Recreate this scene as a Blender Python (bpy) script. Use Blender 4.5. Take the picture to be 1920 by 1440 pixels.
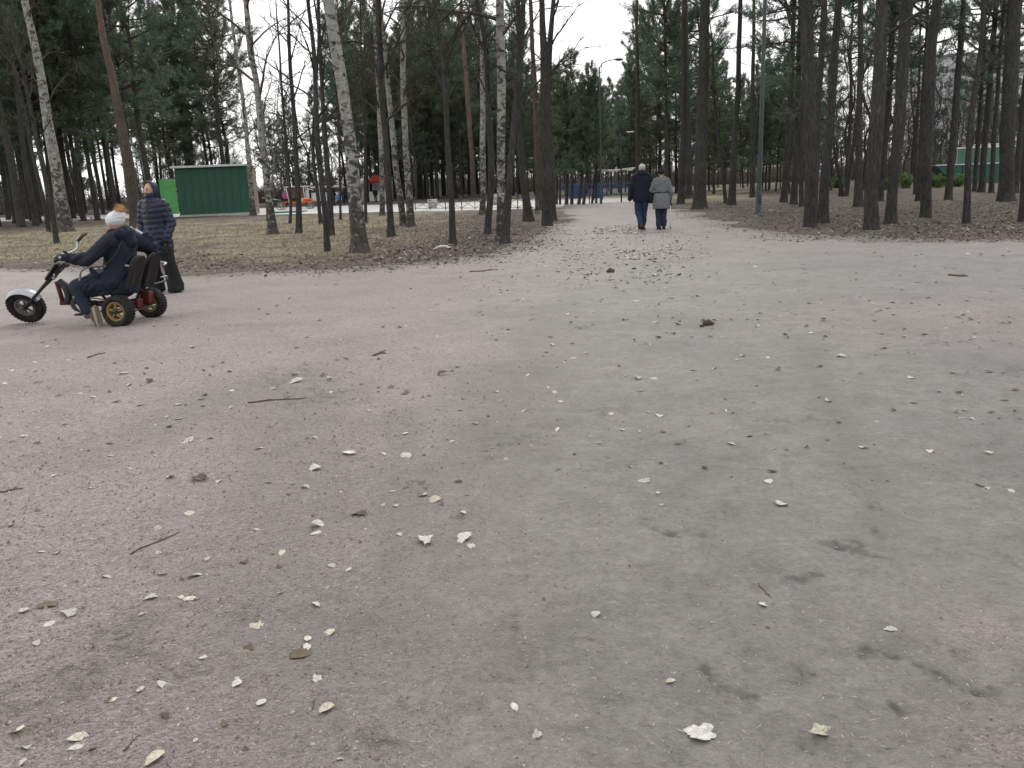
import bpy, bmesh, math, random
import numpy as np
from mathutils import Vector, Matrix, Euler

sc = bpy.context.scene
for _o in list(bpy.data.objects):
    bpy.data.objects.remove(_o)
COL = sc.collection
R_ = math.radians

# ------------------------------------------------------------------ camera
F_PX, W_PX, H_PX = 1554.0, 1920.0, 1440.0
CAM_H = 1.45
PITCH = math.atan((720 - 341) / F_PX)
ROLL = R_(-2.3)
camd = bpy.data.cameras.new('camera')
cam = bpy.data.objects.new('camera', camd)
COL.objects.link(cam)
camd.sensor_width = 36.0
camd.lens = F_PX / W_PX * 36.0
camd.clip_start = 0.05
camd.clip_end = 3000
CROT = Matrix.Rotation(math.pi / 2 - PITCH, 3, 'X') @ Matrix.Rotation(ROLL, 3, 'Z')
cam.matrix_world = Matrix.Translation((0, 0, CAM_H)) @ CROT.to_4x4()
sc.camera = cam

# ------------------------------------------------------------------ world, sun, exposure
SUN_EL, SUN_AZ = R_(42), R_(14)          # azimuth from +Y towards +X: ahead of the camera, a little right
world = bpy.data.worlds.new('World')
sc.world = world
world.use_nodes = True
nt = world.node_tree
for n in list(nt.nodes):
    nt.nodes.remove(n)
wo = nt.nodes.new('ShaderNodeOutputWorld')
bg = nt.nodes.new('ShaderNodeBackground')
sky = nt.nodes.new('ShaderNodeTexSky')
sky.sky_type = 'NISHITA'
sky.sun_disc = False
sky.sun_elevation = SUN_EL
sky.sun_rotation = SUN_AZ
sky.air_density = 1.0
sky.dust_density = 2.0
tc = nt.nodes.new('ShaderNodeTexCoord')
mp = nt.nodes.new('ShaderNodeMapping')
mp.inputs['Scale'].default_value = (1.0, 1.0, 2.6)
cn = nt.nodes.new('ShaderNodeTexNoise')
cn.inputs['Scale'].default_value = 2.6
cn.inputs['Detail'].default_value = 6
cn.inputs['Roughness'].default_value = 0.55
cr = nt.nodes.new('ShaderNodeValToRGB')
cr.color_ramp.elements[0].position = 0.28
cr.color_ramp.elements[0].color = (0.70, 0.70, 0.70, 1)
cr.color_ramp.elements[1].position = 0.50
cr.color_ramp.elements[1].color = (1, 1, 1, 1)
cmx = nt.nodes.new('ShaderNodeMix')
cmx.data_type = 'RGBA'
cmx.inputs[7].default_value = (11.4, 11.3, 11.3, 1)     # thin bright overcast
nt.links.new(tc.outputs['Generated'], mp.inputs['Vector'])
nt.links.new(mp.outputs[0], cn.inputs['Vector'])
nt.links.new(cn.outputs[0], cr.inputs[0])
nt.links.new(cr.outputs[0], cmx.inputs[0])
nt.links.new(sky.outputs[0], cmx.inputs[6])
nt.links.new(cmx.outputs[2], bg.inputs[0])
bg.inputs[1].default_value = 0.10
nt.links.new(bg.outputs[0], wo.inputs[0])

sund = bpy.data.lights.new('sun', 'SUN')
sund.energy = 1.5
sund.angle = R_(20)
sund.color = (1.0, 0.97, 0.93)
sun = bpy.data.objects.new('sun', sund)
COL.objects.link(sun)
_sd = Vector((math.sin(SUN_AZ) * math.cos(SUN_EL), math.cos(SUN_AZ) * math.cos(SUN_EL), math.sin(SUN_EL)))
sun.rotation_euler = _sd.to_track_quat('Z', 'Y').to_euler()
sun.location = _sd * 60

vs = sc.view_settings
vs.view_transform = 'Standard'
vs.look = 'None'
vs.gamma = 1.0
vs.use_curve_mapping = False
vs.exposure = 0.46
sc.cycles.max_bounces = 5
sc.cycles.diffuse_bounces = 3
sc.cycles.glossy_bounces = 2
sc.cycles.transmission_bounces = 3
sc.cycles.volume_bounces = 1
sc.cycles.use_denoising = True

# ------------------------------------------------------------------ helpers
CROT_N = np.array(CROT)


def ray(px, py):
    return CROT_N @ np.array([(px - 960) / F_PX, -(py - 720) / F_PX, -1.0])


def G(px, py, z=0.0):
    """the spot on the ground that the photograph shows at this pixel"""
    d = ray(px, py)
    t = (z - CAM_H) / d[2]
    return np.array([d[0] * t, d[1] * t, z])


def V(px, py, Y):
    """the point at depth Y seen at this pixel"""
    d = ray(px, py)
    t = Y / d[1]
    return np.array([d[0] * t, Y, CAM_H + d[2] * t])


def PXM(p):
    """pixels per metre at a place"""
    q = CROT_N.T @ (np.asarray(p, float) - np.array([0, 0, CAM_H]))
    return F_PX / -q[2]


def smooth01(a, b, x):
    t = np.clip((x - a) / (b - a), 0, 1)
    return t * t * (3 - 2 * t)


def _hash(ix, iy, seed):
    h = (ix.astype(np.int64) * 374761393 + iy.astype(np.int64) * 668265263 + seed * 1442695041) & 0xFFFFFFFF
    h = ((h ^ (h >> 13)) * 1274126177) & 0xFFFFFFFF
    h = h ^ (h >> 16)
    return (h & 0xFFFFFF) / float(0xFFFFFF)


def vnoise(x, y, seed=0):
    x = np.asarray(x, float); y = np.asarray(y, float)
    ix = np.floor(x); iy = np.floor(y)
    fx = x - ix; fy = y - iy
    fx = fx * fx * fx * (fx * (fx * 6 - 15) + 10); fy = fy * fy * fy * (fy * (fy * 6 - 15) + 10)
    a = _hash(ix, iy, seed); b = _hash(ix + 1, iy, seed)
    c = _hash(ix, iy + 1, seed); d = _hash(ix + 1, iy + 1, seed)
    return (a * (1 - fx) + b * fx) * (1 - fy) + (c * (1 - fx) + d * fx) * fy - 0.5


def fbm(x, y, seed=0, oct=4, gain=0.5):
    s = 0; a = 1.0; k = 1.0
    for i in range(oct):
        s = s + a * vnoise(x * k + 17.3 * i, y * k - 9.1 * i, seed + i)
        a *= gain; k *= 2.03
    return s


class MB:
    """collects vertices and faces; build() makes one mesh"""
    def __init__(self):
        self.v = []; self.f = []; self.m = []; self.n = 0

    def add(self, verts, faces, mat=0):
        verts = np.asarray(verts, float).reshape(-1, 3)
        if isinstance(faces, np.ndarray):
            self.f.append(faces + self.n); self.m.append(np.full(len(faces), mat, np.int32))
        else:
            g = {}
            for fc in faces:
                g.setdefault(len(fc), []).append(fc)
            for k_, l in g.items():
                self.f.append(np.array(l, np.int64) + self.n); self.m.append(np.full(len(l), mat, np.int32))
        self.v.append(verts); self.n += len(verts)
        return self

    def verts(self):
        return np.concatenate(self.v)

    def mesh(self, name, mats=(), smooth=True, shift=None):
        v = np.concatenate(self.v).astype(np.float32)
        if shift is not None:
            v = v - np.asarray(shift, np.float32)
        me = bpy.data.meshes.new(name)
        me.vertices.add(len(v)); me.vertices.foreach_set('co', v.ravel())
        tot = np.concatenate([np.full(len(f), f.shape[1], np.int32) for f in self.f])
        lo = np.concatenate([f.ravel() for f in self.f]).astype(np.int32)
        st = np.concatenate([[0], np.cumsum(tot)[:-1]]).astype(np.int32)
        me.loops.add(len(lo)); me.loops.foreach_set('vertex_index', lo)
        me.polygons.add(len(tot)); me.polygons.foreach_set('loop_start', st)
        me.polygons.foreach_set('material_index', np.concatenate(self.m))
        me.polygons.foreach_set('use_smooth', np.full(len(tot), bool(smooth)))
        me.update(calc_edges=True)
        me.validate()
        for m in mats:
            me.materials.append(m)
        return me


def link(name, data, parent=None):
    o = bpy.data.objects.new(name, data)
    COL.objects.link(o)
    if parent is not None:
        o.parent = parent
    return o


def tag(o, label=None, cat=None, group=None, kind=None):
    if label: o['label'] = label
    if cat: o['category'] = cat
    if group: o['group'] = group
    if kind: o['kind'] = kind
    return o


def empty(name, loc, rz=0.0):
    o = link(name, None)
    o.empty_display_size = 0.1
    o.location = Vector([float(c) for c in loc]); o.rotation_euler = (0, 0, rz)
    return o


def mlist(m):
    return list(m) if isinstance(m, (list, tuple)) else [m]


def part(name, mb, mat, parent=None, smooth=True, shift=None, label=None):
    me = mb.mesh(name, mlist(mat), smooth, shift)
    o = link(name, me, parent)
    if label: o['label'] = label
    return o


def copy_tree(o, parent=None):
    c = o.copy(); COL.objects.link(c); c.parent = parent
    for ch in o.children:
        copy_tree(ch, c)
    return c


# ---- shapes
def box(mb, c, s, rz=0.0, mat=0, M=None):
    c = np.asarray(c, float); s = np.asarray(s, float) / 2
    v = np.array([[x, y, z] for x in (-1, 1) for y in (-1, 1) for z in (-1, 1)], float) * s
    if M is not None:
        v = v @ np.asarray(M).T
    elif rz:
        ca, sa = math.cos(rz), math.sin(rz)
        v = np.stack([v[:, 0] * ca - v[:, 1] * sa, v[:, 0] * sa + v[:, 1] * ca, v[:, 2]], 1)
    mb.add(v + c, [(0, 1, 3, 2), (4, 6, 7, 5), (0, 4, 5, 1), (2, 3, 7, 6), (0, 2, 6, 4), (1, 5, 7, 3)], mat)


def bbox(mb, c, s, bev=0.01, mat=0, M=None):
    """box with chamfered edges"""
    b = bmesh.new()
    bmesh.ops.create_cube(b, size=1.0)
    for v in b.verts:
        v.co = Vector((v.co.x * s[0], v.co.y * s[1], v.co.z * s[2]))
    bmesh.ops.bevel(b, geom=list(b.edges), offset=bev, segments=2, affect='EDGES', profile=0.6)
    vs_ = np.array([v.co[:] for v in b.verts])
    fs = [tuple(v.index for v in f.verts) for f in b.faces]
    b.free()
    if M is not None:
        vs_ = vs_ @ np.asarray(M).T
    mb.add(vs_ + np.asarray(c, float), fs, mat)


def frames(P):
    P = np.asarray(P, float)
    T = np.gradient(P, axis=0)
    T /= np.linalg.norm(T, axis=1)[:, None] + 1e-12
    ref = np.array([1.0, 0, 0]) if abs(T[0, 0]) < 0.8 else np.array([0, 1.0, 0])
    N = ref[None] - T * (T @ ref)[:, None]
    N /= np.linalg.norm(N, axis=1)[:, None] + 1e-12
    B = np.cross(T, N)
    return T, N, B


def tube(mb, P, r, k=8, mat=0, cap=True, rmod=None):
    P = np.asarray(P, float); n = len(P)
    r = np.broadcast_to(np.asarray(r, float), (n,))
    T, N, B = frames(P)
    a = np.arange(k) * 2 * math.pi / k
    rr = np.repeat(r[:, None], k, 1)
    if rmod is not None:
        rr = rr * rmod
    v = P[:, None] + rr[..., None] * (np.cos(a)[None, :, None] * N[:, None] + np.sin(a)[None, :, None] * B[:, None])
    i = np.arange(n - 1)[:, None] * k; j = np.arange(k)[None]; j2 = (j + 1) % k
    f = np.stack([i + j, i + j2, i + k + j2, i + k + j], -1).reshape(-1, 4)
    base = mb.n
    mb.add(v.reshape(-1, 3), f, mat)
    if cap:
        mb.f.append(np.array([list(range(base + k - 1, base - 1, -1))])); mb.m.append(np.array([mat], np.int32))
        e = base + (n - 1) * k
        mb.f.append(np.array([list(range(e, e + k))])); mb.m.append(np.array([mat], np.int32))


def bend(pts, n=6):
    """smooth curve through points"""
    P = np.asarray(pts, float)
    if len(P) < 3:
        t = np.linspace(0, 1, n)[:, None]
        return P[0] * (1 - t) + P[-1] * t
    out = []
    Q = np.vstack([2 * P[0] - P[1], P, 2 * P[-1] - P[-2]])
    for i in range(1, len(Q) - 2):
        p0, p1, p2, p3 = Q[i - 1:i + 3]
        for t in np.linspace(0, 1, n, endpoint=False):
            out.append(0.5 * ((2 * p1) + (-p0 + p2) * t + (2 * p0 - 5 * p1 + 4 * p2 - p3) * t * t + (-p0 + 3 * p1 - 3 * p2 + p3) * t ** 3))
    out.append(P[-1])
    return np.array(out)


def ellipsoid(mb, c, r, k=14, n=9, mat=0, M=None):
    th = np.linspace(0, math.pi, n)
    a = np.arange(k) * 2 * math.pi / k
    v = [[0, 0, 1.0]]
    for t in th[1:-1]:
        for b in a:
            v.append([math.sin(t) * math.cos(b), math.sin(t) * math.sin(b), math.cos(t)])
    v.append([0, 0, -1.0])
    v = np.array(v) * np.broadcast_to(np.asarray(r, float), (3,))
    if M is not None:
        v = v @ np.asarray(M).T
    f = []
    for j in range(k):
        f.append((0, 1 + j, 1 + (j + 1) % k))
        f.append((len(v) - 1, 1 + (n - 3) * k + (j + 1) % k, 1 + (n - 3) * k + j))
    for i in range(n - 3):
        for j in range(k):
            q = 1 + i * k
            f.append((q + j, q + k + j, q + k + (j + 1) % k, q + (j + 1) % k))
    mb.add(v + np.asarray(c, float), f, mat)


def lathe(mb, prof, k=32, M=None, c=(0, 0, 0), mat=0, close=True):
    """profile of (radius, height) turned about the local z axis"""
    prof = np.asarray(prof, float); n = len(prof)
    a = np.arange(k) * 2 * math.pi / k
    v = np.stack([prof[:, 0][:, None] * np.cos(a), prof[:, 0][:, None] * np.sin(a), np.repeat(prof[:, 1][:, None], k, 1)], -1).reshape(-1, 3)
    if M is not None:
        v = v @ np.asarray(M).T
    nn = n if close else n - 1
    i = np.arange(nn)[:, None]; i2 = ((i + 1) % n) * k; i = i * k
    j = np.arange(k)[None]; j2 = (j + 1) % k
    f = np.stack([i + j, i + j2, i2 + j2, i2 + j], -1).reshape(-1, 4)
    mb.add(v + np.asarray(c, float), f, mat)


def capsule(mb, p, q, r1, r2=None, k=12):
    r2 = r1 if r2 is None else r2
    p = np.asarray(p, float); q = np.asarray(q, float)
    d = q - p; L = np.linalg.norm(d)
    d = d / (L + 1e-9)
    P = []; R = []
    for t in (-90, -60, -30, 0):
        P.append(p + d * r1 * math.sin(R_(t))); R.append(max(r1 * math.cos(R_(t)), 1e-4))
    for t in (0, 30, 60, 90):
        P.append(q + d * r2 * math.sin(R_(t))); R.append(max(r2 * math.cos(R_(t)), 1e-4))
    P = np.array(P) + np.arange(8)[:, None] * d * 1e-6
    tube(mb, P, R, k)


def loft(mb, rings, k=20, mat=0):
    """rings of (centre, rx, ry[, squareness]) stacked along z-ish"""
    n = len(rings); a = np.arange(k) * 2 * math.pi / k
    v = []
    for rg in rings:
        c, rx, ry = rg[:3]; e = rg[3] if len(rg) > 3 else 1.0
        ca, sa = np.cos(a), np.sin(a)
        x = np.sign(ca) * np.abs(ca) ** e * rx; y = np.sign(sa) * np.abs(sa) ** e * ry
        v.append(np.stack([c[0] + x, c[1] + y, np.full(k, c[2])], 1))
    v = np.concatenate(v)
    i = np.arange(n - 1)[:, None] * k; j = np.arange(k)[None]; j2 = (j + 1) % k
    f = np.stack([i + j, i + j2, i + k + j2, i + k + j], -1).reshape(-1, 4)
    b = mb.n
    mb.add(v, f, mat)
    mb.f.append(np.array([list(range(b + k - 1, b - 1, -1))])); mb.m.append(np.array([mat], np.int32))
    e = b + (n - 1) * k
    mb.f.append(np.array([list(range(e, e + k))])); mb.m.append(np.array([mat], np.int32))


def fuse(mb, voxel=0.01, sm=4, ratio=None):
    """weld overlapping closed shapes into one continuous skin; returns (verts, faces)"""
    me = mb.mesh('tmp')
    o = link('tmp', me)
    m = o.modifiers.new('r', 'REMESH'); m.mode = 'VOXEL'; m.voxel_size = voxel
    if sm:
        s = o.modifiers.new('s', 'SMOOTH'); s.iterations = sm; s.factor = 0.5
    if ratio:
        d = o.modifiers.new('d', 'DECIMATE'); d.ratio = ratio
    dg = bpy.context.evaluated_depsgraph_get()
    ev = o.evaluated_get(dg); m2 = ev.to_mesh()
    v = np.empty(len(m2.vertices) * 3, np.float32); m2.vertices.foreach_get('co', v)
    nr = np.empty(len(m2.vertices) * 3, np.float32); m2.vertices.foreach_get('normal', nr)
    f = [tuple(p.vertices) for p in m2.polygons]
    ev.to_mesh_clear()
    bpy.data.objects.remove(o); bpy.data.meshes.remove(me)
    return v.reshape(-1, 3).astype(float), f, nr.reshape(-1, 3).astype(float)


def axis_M(d, up=(0, 0, 1)):
    """matrix whose z column is d"""
    z = Vector(d).normalized(); x = Vector(up).cross(z)
    if x.length < 1e-4:
        x = Vector((1, 0, 0))
    x.normalize(); y = z.cross(x)
    return np.array([[x[i], y[i], z[i]] for i in range(3)])


# ------------------------------------------------------------------ materials
def new_mat(name):
    m = bpy.data.materials.new(name); m.use_nodes = True
    t = m.node_tree
    b = t.nodes['Principled BSDF']
    return m, t, b


def nd(t, kind, **kw):
    n = t.nodes.new(kind)
    for k_, v_ in kw.items():
        if k_ in n.inputs.keys():
            n.inputs[k_].default_value = v_
        else:
            setattr(n, k_, v_)
    return n


def ramp(t, src, stops):
    r = t.nodes.new('ShaderNodeValToRGB')
    e = r.color_ramp.elements
    while len(e) < len(stops):
        e.new(0.5)
    for el, (p, c) in zip(e, stops):
        el.position = p
        el.color = (c[0], c[1], c[2], 1) if isinstance(c, (tuple, list)) else (c, c, c, 1)
    t.links.new(src, r.inputs[0])
    return r.outputs[0]


def mix(t, fac, a, b, mode='MIX'):
    m = t.nodes.new('ShaderNodeMix'); m.data_type = 'RGBA'; m.blend_type = mode
    for s, idx in ((fac, 0), (a, 6), (b, 7)):
        if hasattr(s, 'links') or hasattr(s, 'is_output'):
            t.links.new(s, m.inputs[idx])
        elif isinstance(s, (int, float)):
            m.inputs[idx].default_value = s if idx == 0 else (s, s, s, 1)
        else:
            m.inputs[idx].default_value = (s[0], s[1], s[2], 1)
    return m.outputs[2]


def mth(t, op, a, b=0.0, clamp=False):
    m = t.nodes.new('ShaderNodeMath'); m.operation = op; m.use_clamp = clamp
    for s, i in ((a, 0), (b, 1)):
        if hasattr(s, 'is_output'):
            t.links.new(s, m.inputs[i])
        else:
            m.inputs[i].default_value = s
    return m.outputs[0]


def coords(t, scale=(1, 1, 1), out='Object'):
    c = t.nodes.new('ShaderNodeTexCoord'); m = t.nodes.new('ShaderNodeMapping')
    m.inputs['Scale'].default_value = scale
    t.links.new(c.outputs[out], m.inputs['Vector'])
    return m.outputs[0]


def noise(t, vec, scale, detail=4, rough=0.55, dist=0.0):
    n = nd(t, 'ShaderNodeTexNoise', Scale=scale, Detail=detail, Roughness=rough, Distortion=dist)
    t.links.new(vec, n.inputs['Vector'])
    return n.outputs[0]


def bump(t, b, h, strength=0.3, dist=0.02):
    n = nd(t, 'ShaderNodeBump', Strength=strength, Distance=dist)
    t.links.new(h, n.inputs['Height']); t.links.new(n.outputs[0], b.inputs['Normal'])


def plain(name, col, rough=0.7, metal=0.0, var=0.18, scale=9.0, bmp=0.15, spec=0.4, dirt=None):
    """one colour with grain and slight wear"""
    m, t, b = new_mat(name)
    v = coords(t)
    n1 = noise(t, v, scale, 5); n2 = noise(t, v, scale * 9, 3)
    f = mth(t, 'ADD', mth(t, 'MULTIPLY', n1, 0.65), mth(t, 'MULTIPLY', n2, 0.35))
    lo = tuple(c * (1 - var) for c in col); hi = tuple(min(1, c * (1 + var)) for c in col)
    c = ramp(t, f, [(0.32, lo), (0.68, hi)])
    if dirt:
        c = mix(t, ramp(t, noise(t, v, scale * 0.6, 6, 0.7), [(0.5, 0.0), (0.72, 0.6)]), c, dirt)
    t.links.new(c, b.inputs['Base Color'])
    b.inputs['Roughness'].default_value = rough
    b.inputs['Metallic'].default_value = metal
    b.inputs['Specular IOR Level'].default_value = spec
    if bmp:
        bump(t, b, n2, bmp, 0.004)
    return m


def island_mat(name, stops, rough=0.85, trans=0.0, spec=0.25, bmp=False):
    """every loose piece of the mesh takes its own colour from the ramp"""
    m, t, b = new_mat(name)
    g = t.nodes.new('ShaderNodeNewGeometry')
    c = ramp(t, g.outputs['Random Per Island'], stops)
    v = coords(t)
    n1 = noise(t, v, 60, 3)
    c = mix(t, 0.5, c, mix(t, 1.0, c, ramp(t, n1, [(0.3, 0.55), (0.7, 1.3)]), 'MULTIPLY'))
    t.links.new(c, b.inputs['Base Color'])
    b.inputs['Roughness'].default_value = rough
    b.inputs['Specular IOR Level'].default_value = spec
    return m
# ================================================================== THE GROUND
EDGE_L = [G(*p)[:2] for p in ((0, 505), (120, 507), (250, 513), (345, 520), (430, 517), (520, 512), (640, 506), (740, 500), (830, 491),
                              (910, 480), (970, 466), (1015, 450), (1045, 432), (1062, 414), (1058, 400), (1046, 391))]
EDGE_R = [G(*p)[:2] for p in ((1215, 384), (1262, 392), (1310, 402), (1350, 416), (1400, 428), (1470, 439), (1560, 447), (1640, 450), (1760, 451), (1920, 447))]
PATH_POLY = np.array([(-70, 25.0), (-30, 20.6)] + [tuple(p) for p in EDGE_L] + [(4.2, 50.0), (9.6, 50.0)] + [tuple(p) for p in EDGE_R] + [(22, 15.6), (70, 14), (70, -40), (-70, -40)])


def poly_sd(P, x, y):
    """signed distance to a polygon, positive inside"""
    inside = np.zeros(x.shape, bool); dmin = np.full(x.shape, 1e9)
    n = len(P)
    for i in range(n):
        x1, y1 = P[i]; x2, y2 = P[(i + 1) % n]
        if y1 != y2:
            c = ((y1 > y) != (y2 > y)) & (x < (x2 - x1) * (y - y1) / (y2 - y1) + x1)
            inside ^= c
        dx, dy = x2 - x1, y2 - y1
        t = np.clip(((x - x1) * dx + (y - y1) * dy) / (dx * dx + dy * dy + 1e-12), 0, 1)
        dmin = np.minimum(dmin, np.hypot(x - x1 - t * dx, y - y1 - t * dy))
    return np.where(inside, dmin, -dmin)


def path_sd(x, y):
    d = np.hypot(x, y)
    w = np.clip(d / 18, 0.5, 1.6)
    return poly_sd(PATH_POLY, x, y) + w * (0.55 * fbm(x * 0.55, y * 0.55, 5, 4) + 0.25 * vnoise(x * 3.1, y * 3.1, 8))


def line_sd(a, b, x, y):
    """positive on the left of the line a > b"""
    d = (b - a) / np.linalg.norm(b - a)
    return -((x - a[0]) * d[1] - (y - a[1]) * d[0])


def polar(ang, rad):
    A, Rr = np.meshgrid(ang, rad)
    x = np.sin(A) * Rr; y = np.cos(A) * Rr
    nr, na = A.shape
    i = np.arange(nr - 1)[:, None] * na; j = np.arange(na - 1)[None]
    f = np.stack([i + j, i + j + 1, i + na + j + 1, i + na + j], -1).reshape(-1, 4)[:, ::-1]
    return x.ravel(), y.ravel(), f


def set_attr(me, name, cols):
    a = me.attributes.new(name, 'FLOAT_COLOR', 'POINT')
    c = np.ones((len(me.vertices), 4), np.float32)
    c[:, :cols.shape[1]] = cols
    a.data.foreach_set('color', c.ravel())


# spots of dark, churned damp soil on the packed path (centre pixel, half length, half width in m, angle)
SCUFF = [((1600, 1028), .085, .03, -.35), ((1655, 1045), .06, .02, -.5), ((1520, 1082), .07, .022, .35), ((1775, 1215), .05, .035, -.8), ((1640, 1222), .05, .02, -.3),
         ((1345, 1280), .035, .06, .3), ((1370, 1300), .05, .02, 0), ((1740, 1255), .09, .022, -.75), ((1850, 1290), .08, .02, -.6), ((1645, 950), .03, .08, .1),
         ((1640, 995), .025, .05, 0), ((1225, 980), .04, .05, 0), ((1275, 1000), .06, .04, 0), ((1390, 918), .08, .05, 0), ((1365, 925), .06, .04, 0), ((1495, 787), .2, .05, 0),
         ((1510, 1395), .05, .02, 0), ((1780, 1395), .05, .03, .2), ((1500, 1255), .04, .03, -.5), ((1690, 1330), .04, .02, -.3), ((950, 1270), .05, .03, 0), ((700, 1390), .06, .03, 0),
         ((1130, 765), .12, .1, .2), ((955, 825), .2, .12, .3), ((780, 912), .1, .09, 0), ((550, 705), .25, .35, 0), ((590, 745), .2, .15, 0), ((1895, 700), .15, .12, 0), ((1760, 640), .2, .1, 0),
         ((1380, 855), .08, .05, 0), ((1270, 832), .07, .05, 0), ((1610, 905), .06, .04, 0), ((1330, 735), .1, .06, 0), ((1430, 690), .15, .07, 0), ((1850, 830), .12, .05, -.4),
         ((180, 1240), .2, .07, .5), ((120, 1290), .2, .08, .55), ((250, 1170), .18, .05, .4), ((330, 1255), .1, .04, .5), ((460, 1140), .07, .05, 0), ((870, 975), .1, .05, .2), ((960, 1165), .06, .04, 0)]
# tyre and shoe drags: long darker bands
BANDS = [((560, 690), (480, 1440), .55), ((1040, 560), (830, 980), .35), ((100, 880), (560, 700), .30), ((40, 1400), (320, 1130), .22), ((1500, 620), (1700, 1100), .12), ((760, 760), (700, 1300), .2)]


def path_attrs(x, y):
    a = G(985, 520)[:2]; b = G(690, 1440)[:2]
    s = line_sd(b, a, x, y)                      # positive to the left of the line
    d = np.hypot(x, y)
    s = s + 0.35 * fbm(x * 0.8, y * 0.8, 31, 4) * np.clip(d / 4, .4, 3) + 0.12 * vnoise(x * 5, y * 5, 77)
    grit = smooth01(-0.4 - d * 0.09, 0.5 + d * 0.12, s)
    for (px, py, r) in ((1905, 600, 1.3), (1895, 1400, .16), (1850, 1180, .14)):
        c = G(px, py)
        grit = np.maximum(grit, .8 * np.exp(-((x - c[0]) ** 2 + (y - c[1]) ** 2) / r ** 2 * (1 + .8 * vnoise(x * 4, y * 4, 3))))
    grit = np.maximum(grit, .55 * smooth01(13, 20, d + 3 * fbm(x * .3, y * .3, 66, 3)))
    sc_ = np.zeros_like(x)
    for (p, L, Wd, an) in SCUFF:
        c = G(*p); ca, sa = math.cos(an), math.sin(an)
        u = (x - c[0]) * ca + (y - c[1]) * sa; w = -(x - c[0]) * sa + (y - c[1]) * ca
        m = (np.abs(u) < 4 * L) & (np.abs(w) < 4 * Wd + .1)
        if m.any():
            uu = u[m] + L * 1.8 * vnoise(x[m] * 12, y[m] * 12, 12) + L * 1.1 * vnoise(x[m] * 38, y[m] * 38, 13); ww = w[m] + Wd * 2.2 * vnoise(x[m] * 14, y[m] * 14, 19) + Wd * 1.8 * vnoise(x[m] * 42, y[m] * 42, 18)
            sc_[m] = np.maximum(sc_[m], (1.0 if p[1] > 940 and p[0] > 1200 else .6) * np.exp(-(uu / L) ** 2 - (ww / Wd) ** 2) * (0.7 + .9 * vnoise(x[m] * 45, y[m] * 45, 4)))
    bd = np.zeros_like(x)
    for (p, q, wd) in BANDS:
        a = G(*p)[:2]; b = G(*q)[:2]; ab = b - a
        t = ((x - a[0]) * ab[0] + (y - a[1]) * ab[1]) / (ab @ ab)
        dd = np.hypot(x - a[0] - np.clip(t, 0, 1) * ab[0], y - a[1] - np.clip(t, 0, 1) * ab[1]) + wd * .9 * fbm(x * 1.7, y * 1.7, 61, 3)
        bd = np.maximum(bd, np.exp(-(dd / wd) ** 2) * smooth01(-.05, .1, t) * smooth01(1.05, .85, t))
    return grit, np.clip(sc_, 0, 1), np.clip(bd, 0, 1)


def path_z(x, y):
    d = np.hypot(x, y)
    k = np.clip(1.2 - d / 60, .25, 1)
    return (0.030 * fbm(x * .7, y * .7, 2, 3) + 0.019 * fbm(x * 4, y * 4, 21, 3) + 0.008 * fbm(x * 15, y * 15, 41, 2)) * k


_ang = np.concatenate([np.radians(np.arange(-180, -46, 4.0)), np.radians(np.arange(-46, 46, 0.2)), np.radians(np.arange(46, 180.1, 4.0))])
_rad = [0.7]
while _rad[-1] < 62:
    _rad.append(_rad[-1] * 1.0088)
px_, py_, pf_ = polar(_ang, np.array(_rad))
psd = path_sd(px_, py_)
keep = (psd[pf_] > -0.6).any(1)
pf_ = pf_[keep]
used = np.unique(pf_); remap = np.full(len(px_), -1); remap[used] = np.arange(len(used))
px_, py_, psd = px_[used], py_[used], psd[used]
grit_, scuff_, band_ = path_attrs(px_, py_)
pz_ = path_z(px_, py_) - 0.012 * scuff_ * (0.5 + vnoise(px_ * 30, py_ * 30, 9)) 
mb = MB(); mb.add(np.stack([px_, py_, pz_], 1), remap[pf_])
me_path = mb.mesh('dirt_path')
set_attr(me_path, 'soil', np.stack([grit_, scuff_, np.clip(psd / 2.0, 0, 1)], 1))
set_attr(me_path, 'drag', np.stack([band_, band_, band_], 1))

# ---- the packed dirt: fine grit, flecks, damp scuffs
m, t, b = new_mat('packed_dirt')
v = coords(t)
at = nd(t, 'ShaderNodeAttribute', attribute_name='soil')
sp = t.nodes.new('ShaderNodeSeparateColor'); t.links.new(at.outputs['Color'], sp.inputs[0])
at2 = nd(t, 'ShaderNodeAttribute', attribute_name='drag')
n_big = noise(t, v, 0.9, 5, 0.6); n_mid = noise(t, v, 7, 5, 0.65); n_fine = noise(t, v, 60, 4, 0.7); n_grain = noise(t, v, 210, 3, 0.75)
vg = nd(t, 'ShaderNodeTexVoronoi', Scale=88.0, feature='F1'); t.links.new(v, vg.inputs['Vector'])
vs2 = nd(t, 'ShaderNodeTexVoronoi', Scale=190.0, feature='F1'); t.links.new(v, vs2.inputs['Vector'])
grey = ramp(t, mth(t, 'ADD', mth(t, 'MULTIPLY', n_mid, .5), mth(t, 'MULTIPLY', n_fine, .5)), [(0.30, (.175, .162, .150)), (0.5, (.246, .229, .213)), (0.70, (.320, .300, .281))])
pink = ramp(t, mth(t, 'ADD', mth(t, 'MULTIPLY', n_fine, .45), mth(t, 'MULTIPLY', n_grain, .55)), [(0.30, (.14, .110, .102)), (0.48, (.325, .268, .252)), (0.68, (.56, .485, .465))])
gsep = t.nodes.new('ShaderNodeSeparateColor'); t.links.new(vg.outputs['Color'], gsep.inputs[0])
stone = ramp(t, gsep.outputs[0], [(0.0, (.16, .124, .114)), (0.35, (.30, .243, .228)), (0.7, (.40, .335, .322)), (1.0, (.54, .49, .475))])
pink = mix(t, 0.62, pink, stone)
pink = mix(t, .22, pink, grey)
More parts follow.
